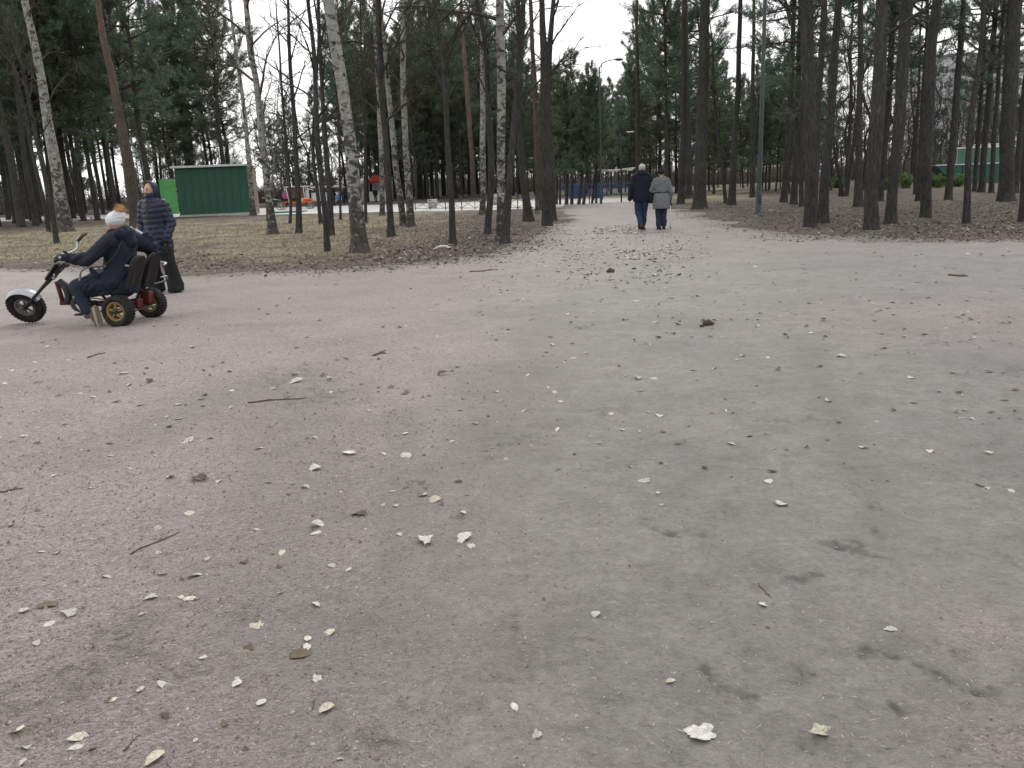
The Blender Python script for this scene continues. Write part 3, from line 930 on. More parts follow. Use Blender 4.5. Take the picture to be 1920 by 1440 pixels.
# ---- trees one can pick out, traced from the foot up: (x, y, width) in photograph pixels
# kind, group, trace, crown, label
GI, GR, GL, GC = 'trees on the grass beside the path', 'pines of the wood beyond the path bend', 'trees of the wood behind the trike', 'trees along the far end of the path'
TREES = [
    ('birch', GL, [(124, 437, 27), (112, 360, 22), (96, 270, 19), (81, 170, 16), (64, 80, 14), (46, 0, 13)], 20, 'tall birch with green-grey lower trunk, thickest one left of the trike rider'),
    ('bare', GL, [(107, 457, 10), (97, 400, 9), (80, 310, 8), (70, 260, 7)], 13, 'slim leaning trunk standing just in front of the thick left birch'),
    ('bare', GL, [(92, 437, 8), (84, 390, 8), (70, 325, 7), (60, 280, 6)], 12, 'slim leaning trunk just left of the one before the thick birch'),
    ('pine', GL, [(61, 414, 9), (54, 370, 8.5), (41, 310, 8), (25, 210, 7)], 'mid_b', 'slender pine with foot close beside another, left of the leaning slim trunks'),
    ('pine', GL, [(49, 411, 9), (44, 370, 8.5), (35, 310, 8), (22, 210, 7)], 'tall_b', 'slender pine, left one of the close pair near the left picture edge'),
    ('pine', GL, [(16, 412, 9), (10, 360, 8.5), (2, 300, 8), (-8, 220, 7)], 'mid_a', 'pine trunk nearest the left edge of the photo'),
    ('pine', GL, [(27, 400, 16), (22, 360, 14), (14, 310, 13), (0, 200, 11)], 'tall_a', 'stout dark pine trunk second from the left edge of the photo'),
    ('pine', GL, [(70, 409, 7), (65, 370, 7), (55, 320, 6), (40, 230, 5)], 'mid_c', 'thin pine between the close pair and the leaning slim trunks'),
    ('pine', GL, [(134, 414, 9), (127, 370, 8.5), (112, 290, 8), (98, 200, 7)], 'mid_b', 'straight pine directly right of the thick left birch'),
    ('pine', GL, [(141, 401, 9), (134, 360, 8.5), (119, 300, 8), (106, 220, 7)], 'tall_c', 'dark pine second to the right of the thick left birch'),
    ('pine', GL, [(152, 405, 8), (145, 365, 7.5), (131, 310, 7), (118, 220, 6)], 'mid_a', 'pine third to the right of the thick left birch'),
    ('pine', GL, [(183, 403, 6), (176, 360, 5.5), (166, 310, 5), (150, 220, 4.5)], 'mid_c', 'thin pine just left of the white knitted hat'),
    ('pine', GL, [(194, 402, 6), (188, 360, 6), (180, 310, 5.5), (166, 220, 5)], 'tall_b', 'thin dark pine rising behind the white knitted hat'),
    ('pine', GL, [(219, 401, 10), (213, 360, 9), (205, 310, 8.5), (190, 220, 8)], 'tall_a', 'dark pine between the white hat and the reddish pine'),
    ('redpine', GL, [(258, 428, 24), (250, 370, 22), (233, 262, 18), (214, 160, 15), (197, 80, 12), (184, 0, 10)], 'tall_c', 'tall reddish pine rising behind the standing person in navy'),
    ('birch', GL, [(284, 398, 12), (275, 330, 11), (260, 240, 10), (249, 160, 9), (236, 75, 8), (225, 0, 7)], 19, 'white birch just right of the reddish pine, behind the navy hood'),
    ('pine', GL, [(300, 392, 7), (293, 310, 6.5), (283, 250, 6), (272, 195, 6)], 'mid_b', 'thin pine just left of the bright green shed door'),
    ('birch', GI, [(475, 405, 11), (469, 330, 10), (464, 270, 8), (455, 180, 7), (443, 95, 6), (431, 0, 5)], 18, 'thin white birch at the right corner of the green shed'),
    ('birch', GI, [(513, 439, 19), (508, 400, 15), (501, 340, 13), (494, 270, 12), (481, 150, 11), (471, 95, 10.5), (462, 0, 9)], 17, 'birch with a flared foot, second birch right of the green shed'),
    ('bare', GI, [(503, 416, 5.5), (500, 360, 5), (496, 300, 4.5), (490, 240, 4)], 10, 'very thin dark trunk half hidden behind the flared birch by the shed'),
    ('bare', GI, [(544, 421, 5.5), (545, 380, 5), (538, 290, 5), (530, 180, 4.5), (527, 130, 4)], 11, 'thin dark sapling in line with the left wheel of the orange cart'),
    ('bare', GI, [(561, 439, 12), (558, 350, 10), (553, 260, 9), (545, 140, 7), (539, 0, 5)], 13, 'dark bare tree standing in front of the brown cart panel'),
    ('bare', GI, [(602, 422, 7), (596, 370, 7), (588, 290, 6.5), (590, 200, 6), (596, 110, 5)], 11, 'slim trunk leaning left at its top, right of the orange cart'),
    ('bare', GI, [(614, 472, 11), (609, 400, 10), (602, 330, 10), (593, 210, 9), (587, 90, 8), (578, 0, 7)], 13, 'dark bare tree in front of the slim trunks, left of the large spotted birch'),
    ('bare', GI, [(622, 443, 12), (617, 360, 11), (612, 290, 10), (604, 180, 8), (599, 60, 7), (597, 0, 6)], 14, 'dark bare tree directly behind the one left of the large birch'),
    ('bare', GI, [(639, 413, 4.5), (637, 330, 4), (636, 240, 3.5)], 10, 'very thin sapling just left of the large spotted birch'),
    ('birch', GI, [(676, 475, 31), (671, 420, 28), (662, 330, 25), (655, 250, 23), (643, 160, 22), (629, 80, 22), (615, 0, 21)], 18, 'large birch with black patches and dark flared foot, nearest the path'),
    ('bare', GI, [(686, 421, 6), (685, 330, 6), (684, 230, 5), (680, 150, 4.5)], 11, 'thin dark sapling just right of the large spotted birch'),
    ('bare', GI, [(734, 447, 13), (730, 370, 12), (725, 290, 11), (714, 150, 10), (709, 0, 9)], 14, 'dark bare tree midway between the large birch and the paired birches'),
    ('birch', GI, [(717, 405, 10), (716, 330, 9), (712, 230, 9), (706, 100, 8), (702, 0, 8)], 16, 'pale trunk seen just behind the dark tree right of the large birch'),
    ('birch', GI, [(757, 424, 12), (750, 360, 12), (743, 320, 11), (733, 210, 10), (722, 100, 9), (712, 0, 8)], 16, 'left trunk of the paired birches, spreading away at the top'),
    ('birch', GI, [(770, 425, 15), (766, 350, 13), (758, 230, 11), (755, 100, 10), (754, 0, 9)], 17, 'right trunk of the paired birches, standing straight'),
    ('bare', GI, [(849, 458, 13), (846, 370, 11), (840, 270, 10), (831, 120, 8), (821, 40, 7), (813, 0, 6.5)], 12, 'single dark bare tree behind the pale curved stick'),
    ('bare', GC, [(867, 373, 5), (864, 320, 5), (860, 220, 4.5)], 12, 'thin dark tree beyond the low fence, right of the pale box'),
    ('redpine', GC, [(889, 376, 10), (885, 300, 9.5), (877, 190, 9), (872, 120, 8)], 'high_a', 'reddish pine beyond the low fence'),
    ('birch', GI, [(905, 403, 11), (905, 300, 11), (905, 150, 10), (904, 0, 9)], 18, 'spotted white birch close to the low fence'),
    ('bare', GI, [(914, 440, 12), (921, 320, 12), (914, 150, 10), (907, 60, 9), (895, 0, 8)], 13, 'dark trunk crossing in front of the birch by the fence'),
    ('birch', GI, [(936, 452, 14), (939, 350, 15), (940, 250, 16), (939, 120, 16), (938, 0, 15)], 18, 'grey birch with peeling white foot, touching a dark leaning trunk'),
    ('bare', GI, [(947, 457, 17), (951, 390, 14), (958, 300, 12), (968, 190, 11), (976, 110, 10), (981, 0, 9)], 15, 'dark trunk leaning right from the foot of the grey birch'),
    ('pine', GI, [(991, 416, 18), (985, 360, 15), (977, 300, 13), (974, 200, 11), (973, 60, 9)], 'high_b', 'pine with its foot leaning right, behind the dark leaning trunk'),
    ('redpine', GC, [(1011, 395, 11), (1006, 300, 10), (1003, 170, 9), (997, 60, 8)], 'high_a', 'pale thin pine half hidden behind the big dark trunk at the bend'),
    ('pine', GI, [(1026, 424, 18), (1022, 330, 18), (1020, 230, 19), (1022, 130, 18), (1018, 60, 12), (1016, 0, 10)], 'high_a', 'big dark trunk at the inside of the path bend'),
    ('bare', GI, [(1037, 417, 14), (1033, 330, 12), (1029, 200, 11), (1029, 110, 11), (1036, 30, 9), (1040, -40, 8)], 14, 'trunk right behind the big one at the bend, forking away at the top'),
    # young row at the far end of the path
    ('pine', GC, [(1043, 383, 5), (1044, 340, 5), (1044, 290, 4.5)], 'young_a', 'young pine at the left end of the slim row before the blue fence'),
    ('pine', GC, [(1050, 383, 4), (1050, 340, 4), (1050, 290, 3.5)], 'young_b', 'second young pine of the slim row before the blue fence'),
    ('pine', GC, [(1062, 383, 6.5), (1063, 340, 6), (1064, 290, 5)], 'young_a', 'thickest young pine of the slim row before the blue fence'),
    ('pine', GC, [(1072, 383, 6), (1073, 340, 5), (1073, 290, 4.5)], 'young_b', 'young pine right of the thickest one in the slim row'),
    ('pine', GC, [(1085, 383, 6), (1090, 340, 5.5), (1093, 290, 4.5)], 'young_a', 'young pine leaning right in the middle of the slim row'),
    ('pine', GC, [(1094, 383, 5.5), (1099, 340, 5), (1102, 290, 4)], 'young_b', 'second right-leaning young pine, beside the far lamp post'),
    ('bare', GC, [(1110, 381, 4), (1114, 345, 3.5), (1117, 310, 3)], 8, 'thin sapling leaning against the blue fence left of the far lamp post'),
    ('pine', GC, [(1118, 381, 4), (1118, 340, 4), (1118, 290, 3.5)], 'young_a', 'last young pine of the slim row, next to the far lamp post'),
    # right
    ('pine', GC, [(1196, 374, 9), (1196, 290, 9), (1196, 180, 8), (1194, 60, 6)], 'high_b', 'pine rising straight behind the walking man in navy'),
    ('pine', GR, [(1276, 383, 13), (1280, 290, 13), (1282, 170, 12), (1282, 0, 9)], 'high_a', 'left trunk of the twin pines just right of the walking couple'),
    ('pine', GR, [(1292, 373, 14), (1291, 290, 12), (1288, 170, 10), (1285, 0, 8)], 'high_b', 'right trunk of the twin pines just right of the walking couple'),
    ('pine', GR, [(1312, 393, 25), (1314, 300, 23), (1318, 180, 21), (1322, 0, 18)], 'high_a', 'thick pale pine beside the path, first big one right of the couple'),
    ('bare', GR, [(1361, 382, 7), (1354, 310, 6.5), (1343, 220, 5.5), (1337, 160, 4.5)], 9, 'thin trunk leaning left between the thick pale pine and the lamp pole'),
    ('pine', GR, [(1372, 385, 14), (1376, 290, 12), (1383, 180, 10), (1388, 0, 8)], 'high_b', 'straight pine close to the right of the left-leaning thin trunk'),
    ('pine', GR, [(1411, 371, 10), (1411, 290, 9), (1412, 150, 7.5), (1414, 0, 6)], 'high_a', 'pine directly left of the green lamp pole'),
    ('pine', GR, [(1470, 380, 12), (1476, 290, 11), (1485, 130, 9), (1489, 0, 8)], 'mid_b', 'first pine right of the green lamp pole'),
    ('pine', GR, [(1488, 385, 13), (1492, 290, 11), (1498, 120, 9), (1502, 0, 8)], 'high_a', 'second pine right of the green lamp pole'),
    ('pine', GR, [(1503, 388, 9), (1503, 320, 8), (1506, 200, 7), (1509, 60, 6)], 'mid_c', 'thin pine squeezed behind the stout twin-stemmed one'),
    ('pine', GR, [(1519, 427, 22), (1519, 350, 22), (1518, 250, 24), (1514, 100, 23), (1511, 0, 22)], 'high_a', 'stout dark pine at the front of the wood, left of the slanted one'),
    ('pine', GR, [(1527, 410, 10), (1533, 250, 11), (1540, 100, 12), (1546, 0, 12)], 'high_b', 'trunk pressed against the right side of the stout front pine'),
    ('pine', GR, [(1542, 418, 19), (1547, 330, 17), (1556, 240, 16), (1567, 80, 14), (1573, 0, 13)], 'high_a', 'slanted pine right of the stout front pine, before the toy house'),
    ('bare', GR, [(1577, 370, 9), (1576, 340, 7), (1568, 300, 6), (1560, 250, 5)], 9, 'left stem of the V-shaped tree right of the toy house'),
    ('bare', GR, [(1586, 370, 8), (1592, 330, 7), (1599, 280, 6), (1605, 220, 5)], 9, 'right stem of the V-shaped tree right of the toy house'),
    ('pine', GR, [(1610, 388, 16), (1610, 300, 13), (1612, 150, 10), (1613, 0, 9)], 'high_b', 'straight pine behind the gnarled thick trunk'),
    ('bare', GR, [(1634, 434, 26), (1634, 370, 24), (1638, 310, 26), (1641, 250, 28), (1647, 120, 22), (1653, 0, 19)], 16, 'gnarled thick trunk with a swelling, nearest tree to the path in that wood'),
    ('pine', GR, [(1650, 378, 11), (1656, 300, 11), (1667, 180, 11), (1677, 0, 10)], 'mid_b', 'pine leaning right, just behind the gnarled thick trunk'),
    ('pine', GR, [(1669, 421, 20), (1675, 340, 18), (1684, 240, 20), (1694, 110, 22), (1699, 0, 22)], 'high_a', 'dark slanting pine right of the gnarled trunk, near the path'),
    ('bare', GR, [(1715, 366, 6), (1718, 270, 5.5), (1723, 160, 5), (1727, 60, 4)], 11, 'thin bare tree between the slanting pine and the two-toned trunk'),
    ('pine', GR, [(1722, 378, 10), (1725, 300, 9), (1730, 180, 8), (1737, 60, 7)], 'mid_c', 'pine just left behind the two-toned thick trunk'),
    ('pine', GR, [(1735, 409, 19), (1737, 320, 19), (1739, 240, 20), (1746, 100, 19), (1758, 0, 18)], 'high_a', 'two-toned thick pine in front of the green container end'),
    ('pine', GR, [(1777, 377, 13), (1785, 290, 13), (1794, 180, 12), (1805, 40, 11), (1808, 0, 7)], 'high_b', 'right-leaning pine in front of the dark green container'),
    ('bare', GR, [(1812, 419, 13), (1814, 350, 12), (1815, 290, 11), (1824, 190, 9), (1837, 80, 8), (1842, 0, 7)], 13, 'slim front tree bending right, before the light green panels'),
    ('pine', GR, [(1827, 361, 8), (1833, 280, 8), (1843, 140, 7), (1849, 0, 6)], 'mid_a', 'left pine of three close together before the light green panels'),
    ('pine', GR, [(1840, 362, 12), (1847, 260, 11), (1856, 150, 10), (1867, 0, 9)], 'high_a', 'middle pine of three close together before the light green panels'),
    ('pine', GR, [(1858, 363, 9), (1862, 280, 8), (1870, 160, 7), (1880, 20, 6)], 'mid_b', 'right pine of three close together before the light green panels'),
    ('pine', GR, [(1886, 379, 26), (1887, 320, 26), (1889, 240, 27), (1897, 80, 26), (1903, 0, 26)], 'high_a', 'very thick pine near the right edge of the photo'),
    ('pine', GR, [(1903, 363, 12), (1909, 300, 11), (1915, 240, 10), (1926, 120, 9)], 'high_b', 'pine just right of the very thick one, at the right edge'),
    ('pine', GR, [(1921, 417, 17), (1925, 330, 16), (1931, 230, 15), (1940, 90, 14)], 'high_a', 'pine cut by the right edge of the photo, closest to the path there'),
]
BARK = {'pine': M_PINE, 'redpine': M_PINE_RED, 'birch': M_BIRCH, 'bare': M_BARE}
TNAME = {'pine': 'pine_tree', 'redpine': 'pine_tree', 'birch': 'birch_tree', 'bare': 'bare_tree'}
TREE_SPOTS = []


def ground_at(x, y):
    return float(ground_z(np.array([x]), np.array([y]))[0])


def plant(kind, group, tr, crown, label, idx):
    rng = np.random.default_rng(500 + idx)
    g = G(tr[0][0], tr[0][1]); Y = g[1]; gz_ = ground_at(g[0], g[1])
    P = [V(x, y, Y) for x, y, w in tr]; P[0] = np.array([g[0], Y, gz_])
    Rr = [w / PXM(p) / 2 for (x, y, w), p in zip(tr, P)]
    P = np.array(P) - np.array([g[0], Y, gz_])
    H = CROWNS[crown][1] * rng.uniform(.95, 1.12) if isinstance(crown, str) else float(crown)
    if isinstance(crown, str) and crown.startswith('young'):
        H *= .66
    if H < P[-1, 2] + 2:
        H = P[-1, 2] + 3
    # carry the trunk on above the frame, straightening up
    d = (P[-1] - P[max(0, len(P) - 3)]); d = d / (d[2] + 1e-6)
    top = [P[-1]]; rt = [Rr[-1]]; st = max(1.0, (H - P[-1, 2]) / 5)
    r0 = Rr[-1]
    for k in range(1, 6):
        dd = d * .75 ** k; dd[2] = 1.0
        top.append(top[-1] + dd * st + np.array([rng.normal() * .05, rng.normal() * .06, 0])); rt.append(max(.018, r0 * (1 - k / 5.2)))
    P = np.vstack([P, top[1:]]); Rr = np.concatenate([Rr, rt[1:]])
    P[:, 1] += np.cumsum(np.concatenate([[0], rng.normal(0, .025, len(P) - 1)]))
    root = empty(TNAME[kind], (g[0], Y, gz_))
    near = Y < 34
    mb, ax, rr = trunk_mesh(P, Rr, rng, 14 if near else 9, {'birch': .40, 'bare': .30}.get(kind, .35), .08 if near else .05, rng.integers(5, 12) if kind == 'pine' else 0, 3.2)
    part('trunk', mb, BARK[kind], root)
    if isinstance(crown, str):
        me, h0 = CROWNS[crown]
        c = link('crown', me, root)
        i = np.argmax(ax[:, 2] > .75 * H); dv = Vector(ax[i]).normalized()
        s = H / h0
        c.rotation_mode = 'QUATERNION'
        c.rotation_quaternion = Vector((0, 0, 1)).rotation_difference(dv) @ Euler((0, 0, rng.uniform(0, 6.28))).to_quaternion()
        c.scale = (s * rng.uniform(.9, 1.15), s * rng.uniform(.9, 1.15), s)
    else:
        mb = MB()
        thin = tr[0][2] < 8
        if kind == 'birch':
            grow_bare(mb, ax, rr, H, H * .26, rng, 22, .85, .75, .95, up=48, lmax=3.0)
        else:
            grow_bare(mb, ax, rr, H, 3.2 if not thin else 2.0, rng, 22 if not thin else 15, .8 if not thin else .5, .1, .9, up=50, lmax=2.3)
        part('crown', mb, M_LIMB if kind == 'birch' else M_BARE, root)
    tag(root, label, 'tree', group)
    TREE_SPOTS.append((g[0], Y))
    return root


for _i, (kd, gp, tr, cw, lb) in enumerate(TREES):
    plant(kd, gp, tr, cw, lb, _i)

# ---- the wood behind: shared trunks and crowns
rngB = np.random.default_rng(77)
BT = {}
for nm_, (me_, h_) in CROWNS.items():
    r_ = {'t': .17, 'h': .17, 'm': .14, 'y': .085}[nm_[0]]
    P = np.array([[rngB.normal() * .04 * q, rngB.normal() * .04 * q, h_ * q / 6] for q in range(7)]); P[0, :2] = 0
    mb, _, _ = trunk_mesh(P, np.linspace(r_, .02, 7), rngB, 8, .3, .06, 8, 2.2, rings=22)
    BT[nm_] = mb.mesh('trunk', [M_PINE])
BB = []
for q in range(6):
    H = (12, 15, 10, 14, 16, 9)[q]
    P = np.array([[rngB.normal() * .09 * k, rngB.normal() * .09 * k, H * k / 6] for k in range(7)]); P[0, :2] = 0
    r_ = H * .0085
    mb, ax, rr = trunk_mesh(P, np.linspace(r_, .012, 7), rngB, 8, .3, .06, 0, rings=22)
    mc = MB(); grow_bare(mc, ax, rr, H, H * (.18 if q % 2 else .3), rngB, 22, 1.0, .6 if q in (1, 4) else .1, 1.0)
    bm_ = M_BIRCH if q in (1, 4) else M_BARE
    BB.append((mb.mesh('trunk', [bm_]), mc.mesh('crown', [M_LIMB if q in (1, 4) else M_BARE]), 'birch_tree' if q in (1, 4) else 'bare_tree'))


def far_tree(px, depth, kind, label, group, scale=1.0):
    d = ray(px, 341 - (px - 960) * .04); x = d[0] / d[1] * depth; y = depth
    for (tx, ty) in TREE_SPOTS:
        if abs(tx - x) < .7 and abs(ty - y) < 1.2:
            return
    if poly_sd(ASPH, np.array([x]), np.array([y]))[0] > -.6:
        return
    TREE_SPOTS.append((x, y))
    if isinstance(kind, str):
        tm, cm, nm = BT[kind], CROWNS[kind][0], 'pine_tree'
    else:
        tm, cm, nm = BB[kind]
    r = empty(nm, (x, y, ground_at(x, y) - .05), rngB.uniform(0, 6.28))
    r.rotation_euler = (rngB.normal(0, .018), rngB.normal(0, .018), rngB.uniform(0, 6.28))
    s = scale * rngB.uniform(.9, 1.12); w = rngB.uniform(.9, 1.2)
    r.scale = (s * w, s * w, s)
    link('trunk', tm, r); link('crown', cm, r)
    tag(r, label, 'tree', group)


def scatter(n, x0, x1, d0, d1, kinds, label, group, scale=1.0, skip=()):
    for i in range(n):
        px = x0 + (x1 - x0) * (i + rngB.uniform(0, 1)) / n
        dp = rngB.uniform(d0, d1)
        if any(a < px < b and dp < dd for a, b, dd in skip):
            continue
        far_tree(px, dp, kinds[rngB.integers(0, len(kinds))], label, group, scale)


SK = ((305, 505, 64), (480, 1060, 78))
scatter(64, -170, 330, 46, 72, ['mid_a', 'mid_b', 'mid_c', 'tall_b'], 'pine in the crowded wood left of the green shed', 'pines left of the green shed', 1.2, ((130, 345, 54),))
scatter(44, -200, 440, 70, 105, ['mid_a', 'mid_c', 'mid_b', 'tall_a'], 'distant pine in the back rows of the wood left of the shed', 'far pines behind the shed', 1.4)
scatter(20, 320, 455, 60, 92, ['mid_a', 'mid_b', 'mid_c'], 'dense pine standing right behind the green shed', 'pines behind the green shed', 1.25)
scatter(18, 470, 660, 82, 120, [0, 1, 2, 3, 4, 5], 'far leafless tree beyond the orange cart', 'leafless trees beyond the orange cart')
scatter(5, 480, 640, 92, 125, ['young_a', 'young_b', 'mid_c'], 'far pine beyond the orange cart', 'far pines beyond the cart')
scatter(46, 645, 985, 80, 112, ['mid_a', 'mid_b', 'mid_c', 'tall_b'], 'far pine in the dark stand beyond the low fence', 'pines beyond the low fence', 1.15)
scatter(12, 670, 1010, 78, 110, [0, 1, 3], 'far leafless tree among the pines beyond the low fence', 'leafless trees beyond the low fence')
scatter(34, 660, 1040, 82, 118, ['young_a', 'young_b'], 'low young pine in the dark stand beyond the low fence', 'young pines beyond the low fence', 1.0)
scatter(28, 1000, 1215, 66, 94, ['young_a', 'young_b'], 'young pine in the thicket at the far end of the path', 'young pines at the path end', .80)
scatter(16, 1150, 1345, 58, 84, ['young_a', 'young_b', 'mid_c', 'mid_a'], 'pine in the green stand behind the walking couple', 'pines behind the couple')
scatter(3, 1200, 1330, 50, 58, ['mid_a', 'mid_b'], 'tall pine with low boughs behind the walking couple', 'tall pines behind the couple', 1.15)
scatter(22, 1300, 1560, 58, 104, ['mid_c', 'young_a'], 'low-boughed pine in the green gap right of the couple', 'low-boughed pines right of the couple', .66)
scatter(18, 1335, 1520, 56, 92, ['young_a', 'young_b'], 'pine in the gap behind the green lamp pole', 'pines behind the lamp pole', .74)
scatter(52, 1490, 2100, 72, 112, [0, 2, 3, 5, 2, 5], 'far leafless tree behind the green container', 'leafless trees behind the container')
scatter(12, 1500, 2100, 52, 90, ['high_b', 'young_b', 'high_a', 'mid_b'], 'pine in the back rows behind the right-hand wood', 'far pines of the right-hand wood', 1.0, ((1730, 2000, 68),))
scatter(9, 1500, 2000, 60, 92, ['tall_b', 'tall_a', 'mid_b'], 'high-crowned pine in the back rows of the right-hand wood', 'high-crowned pines of the right-hand wood', 1.05, ((1730, 2000, 68),))
scatter(8, 1480, 1740, 50, 70, [2, 5, 0], 'slim leafless tree in the back rows near the toy house', 'slim leafless trees near the toy house')

# ---- unseen pines added behind the viewer to shade near ground and trunks
for i in range(26):
    a = R_(100 + 160 * (i + rngB.uniform(0, 1)) / 26); dd_ = rngB.uniform(6, 22)
    x, y = math.sin(a) * dd_, math.cos(a) * dd_ - 2.5
    kd = ['tall_a', 'tall_b', 'tall_c', 'mid_b'][rngB.integers(0, 4)]
    r = empty('pine_tree', (x, y, -.05), rngB.uniform(0, 6.28)); s = rngB.uniform(.95, 1.15); r.scale = (s * 1.15, s * 1.15, s)
    link('trunk', BT[kd], r); link('crown', CROWNS[kd][0], r)
    tag(r, 'unseen tall pine added behind the viewer to shade the near ground and trunks', 'tree', 'unseen shading pines behind the viewer')

# ---- the far wood that closes the view: one mass of bare thicket and pines
mb = MB(); rng = np.random.default_rng(5)


def twigs(mb, a, b, r, mat=0):
    """many straight twigs at once, each a slim three-sided spike"""
    d = b - a; s = np.cross(d, rng.normal(size=d.shape)); s /= np.linalg.norm(s, axis=1)[:, None] + 1e-9
    q = np.cross(d, s); q /= np.linalg.norm(q, axis=1)[:, None] + 1e-9
    r = np.broadcast_to(np.asarray(r, float), (len(a),))[:, None]
    v = np.stack([a + s * r, a - s * r * .5 + q * r * .87, a - s * r * .5 - q * r * .87, b], 1).reshape(-1, 3)
    i = np.arange(len(a))[:, None] * 4
    mb.add(v, np.concatenate([i + [[0, 1, 3]], i + [[1, 2, 3]], i + [[2, 0, 3]]]), mat)


for i in range(420):
    a = R_(-54 + 108 * (i + rng.uniform(0, 1)) / 420); dg_ = math.degrees(a); dpt = rng.uniform(118, 172)
    thin = (-36 < dg_ < -23 or -17 < dg_ < -10)
    if thin and rng.random() < .5:
        continue
    x, y = math.sin(a) * dpt, math.cos(a) * dpt
    h = rng.uniform(7, 13) if not thin else rng.uniform(3, 7)
    lean = rng.normal(0, .03, 2)
    P = np.array([[x + lean[0] * z, y + lean[1] * z, z] for z in np.linspace(-.1, h, 5)])
    tube(mb, P, np.linspace(.13, .02, 5), 5, 0, False)
    pine = rng.random() < (.4 if -14 < dg_ < 12 else .22)
    nb = 16 if pine else 30
    z = rng.uniform(.12, 1, nb) * h; ph = rng.uniform(0, 6.28, nb); l = rng.uniform(.7, 2.4, nb) * (1.2 - z / h)
    p = np.stack([x + lean[0] * z, y + lean[1] * z, z], 1); e = p + np.stack([np.cos(ph) * l, np.sin(ph) * l, l * (.2 if pine else .85)], 1)
    twigs(mb, p, e, .05)
    if pine:
        k_ = 16; t_ = rng.uniform(.3, 1, (nb, k_, 1)); pp = (p[:, None] + (e - p)[:, None] * t_).reshape(-1, 3) + rng.normal(size=(nb * k_, 3)) * .2
        needles(mb, pp, np.repeat((e - p) / l[:, None] + [0, 0, .3], k_, 0), rng, 4, .5, .13, 1)
    else:
        k_ = 9; t_ = rng.uniform(.2, 1, (nb, k_, 1)); pp = (p[:, None] + (e - p)[:, None] * t_).reshape(-1, 3)
        twigs(mb, pp, pp + rng.normal(size=pp.shape) * .55 + [0, 0, .5], .034)
n = 3000                                              # brushwood under the far trees
a = np.radians(rng.uniform(-54, 54, n)); dpt = rng.uniform(112, 175, n)
dg_ = np.degrees(a); kp = ~(((dg_ > -36) & (dg_ < -23)) & (rng.random(n) < .6)); a, dpt = a[kp], dpt[kp]; n = len(a)
b0 = np.stack([np.sin(a) * dpt, np.cos(a) * dpt, np.full(n, -.05)], 1)
k_ = 18; hh = np.repeat(rng.uniform(1.0, 4.6, n), k_)[:, None]
pp = np.repeat(b0, k_, 0) + rng.normal(size=(n * k_, 3)) * [.5, .5, 0]
twigs(mb, pp, pp + np.concatenate([rng.normal(size=(n * k_, 2)) * .38 * hh, hh * rng.uniform(.4, 1, (n * k_, 1))], 1), .055)
o = part('far_wood', mb, [M_LIMB, M_NEEDLE])
tag(o, 'distant wood of leafless thicket and pines closing the view', None, None, 'stuff')
# ================================================================== SHED, FENCES, POSTS, FAR THINGS
def flat_box(name, parent, c, s, mat, bev=.01, M=None, label=None):
    mb = MB(); bbox(mb, c, s, bev, 0, M); return part(name, mb, mat, parent, False, label=label)


M_GREEN = plain('dark_green_paint', (.009, .066, .042), .55, 0, .16, 2.2, .12, .4, (.045, .075, .045))
M_LGREEN = plain('bright_green_paint', (.085, .32, .095), .5, 0, .1, 3, .1, .4, (.10, .25, .09))
M_ROOF = plain('pale_roof_sheet', (.48, .50, .51), .5, 0, .1, 3, .1)
M_BROWNW = plain('brown_boards', (.20, .155, .125), .85, 0, .2, 4, .3)
M_BLACK = plain('black_metal', (.022, .022, .023), .5, 0, .2, 10, .1)
M_RUSTY = plain('dull_black_iron', (.035, .032, .030), .65, 0, .25, 8, .2)
M_CONC = plain('pale_concrete', (.50, .48, .44), .9, 0, .15, 6, .4, .3, (.30, .28, .24))
M_CONC2 = plain('grey_concrete', (.33, .32, .30), .9, 0, .18, 6, .4)
M_POLE = plain('green_grey_pole_paint', (.036, .048, .047), .55, 0, .15, 3, .1)
M_STEEL = plain('galvanised_steel', (.42, .43, .44), .4, .7, .12, 12, .1)
M_BLUE = plain('blue_paint', (.020, .038, .095), .5, 0, .15, 4, .1)
M_WHITE = plain('white_paint', (.74, .74, .73), .5, 0, .06, 4, .05)
M_ORANGE = plain('orange_paint', (.70, .13, .035), .45, 0, .1, 5, .05)
M_RED = plain('red_cloth', (.36, .045, .035), .8, 0, .1, 6, .1)
M_TEAL = plain('teal_mat', (.05, .19, .20), .9, 0, .15, 5, .2)
M_PANELB = plain('brown_panel', (.10, .058, .045), .7, 0, .2, 5, .1)
M_WOODP = plain('weathered_planks', (.42, .38, .33), .9, 0, .2, 6, .4)
M_GLASS = plain('dark_window', (.05, .06, .07), .15, 0, .1, 3, 0, .6)

# ---- green shed
A = G(338, 408); B = G(467, 402.9)
sw = np.linalg.norm(B - A); sa = math.atan2(B[1] - A[1], B[0] - A[0]) + R_(6)
k = PXM((A + B) / 2)
sh = 88 / k
shed = empty('green_shed', A + np.array([0, 0, ground_at(A[0], A[1])]), sa)
D = 2.6
mb = MB(); box(mb, (sw / 2, D / 2, sh / 2 + .06), (sw - .06, D - .06, sh - .06)); part('wall_core', mb, M_GREEN, shed, False)
npan = 9
pm = MB(); bbox(pm, (0, 0, 0), (sw / npan - .012, .03, sh - .1), .008); pme = pm.mesh('wall_panel', [M_GREEN], False)
for i in range(npan):
    o = link('wall_panel', pme, shed); o.location = ((i + .5) * sw / npan, .008, sh / 2 + .08)
flat_box('plinth', shed, (sw / 2, D / 2, .05), (sw + .1, D + .1, .16), M_CONC2)
flat_box('side_wall', shed, (sw + .035, D / 2 + .02, sh / 2 + .02), (.05, D, sh - .15), M_BROWNW)
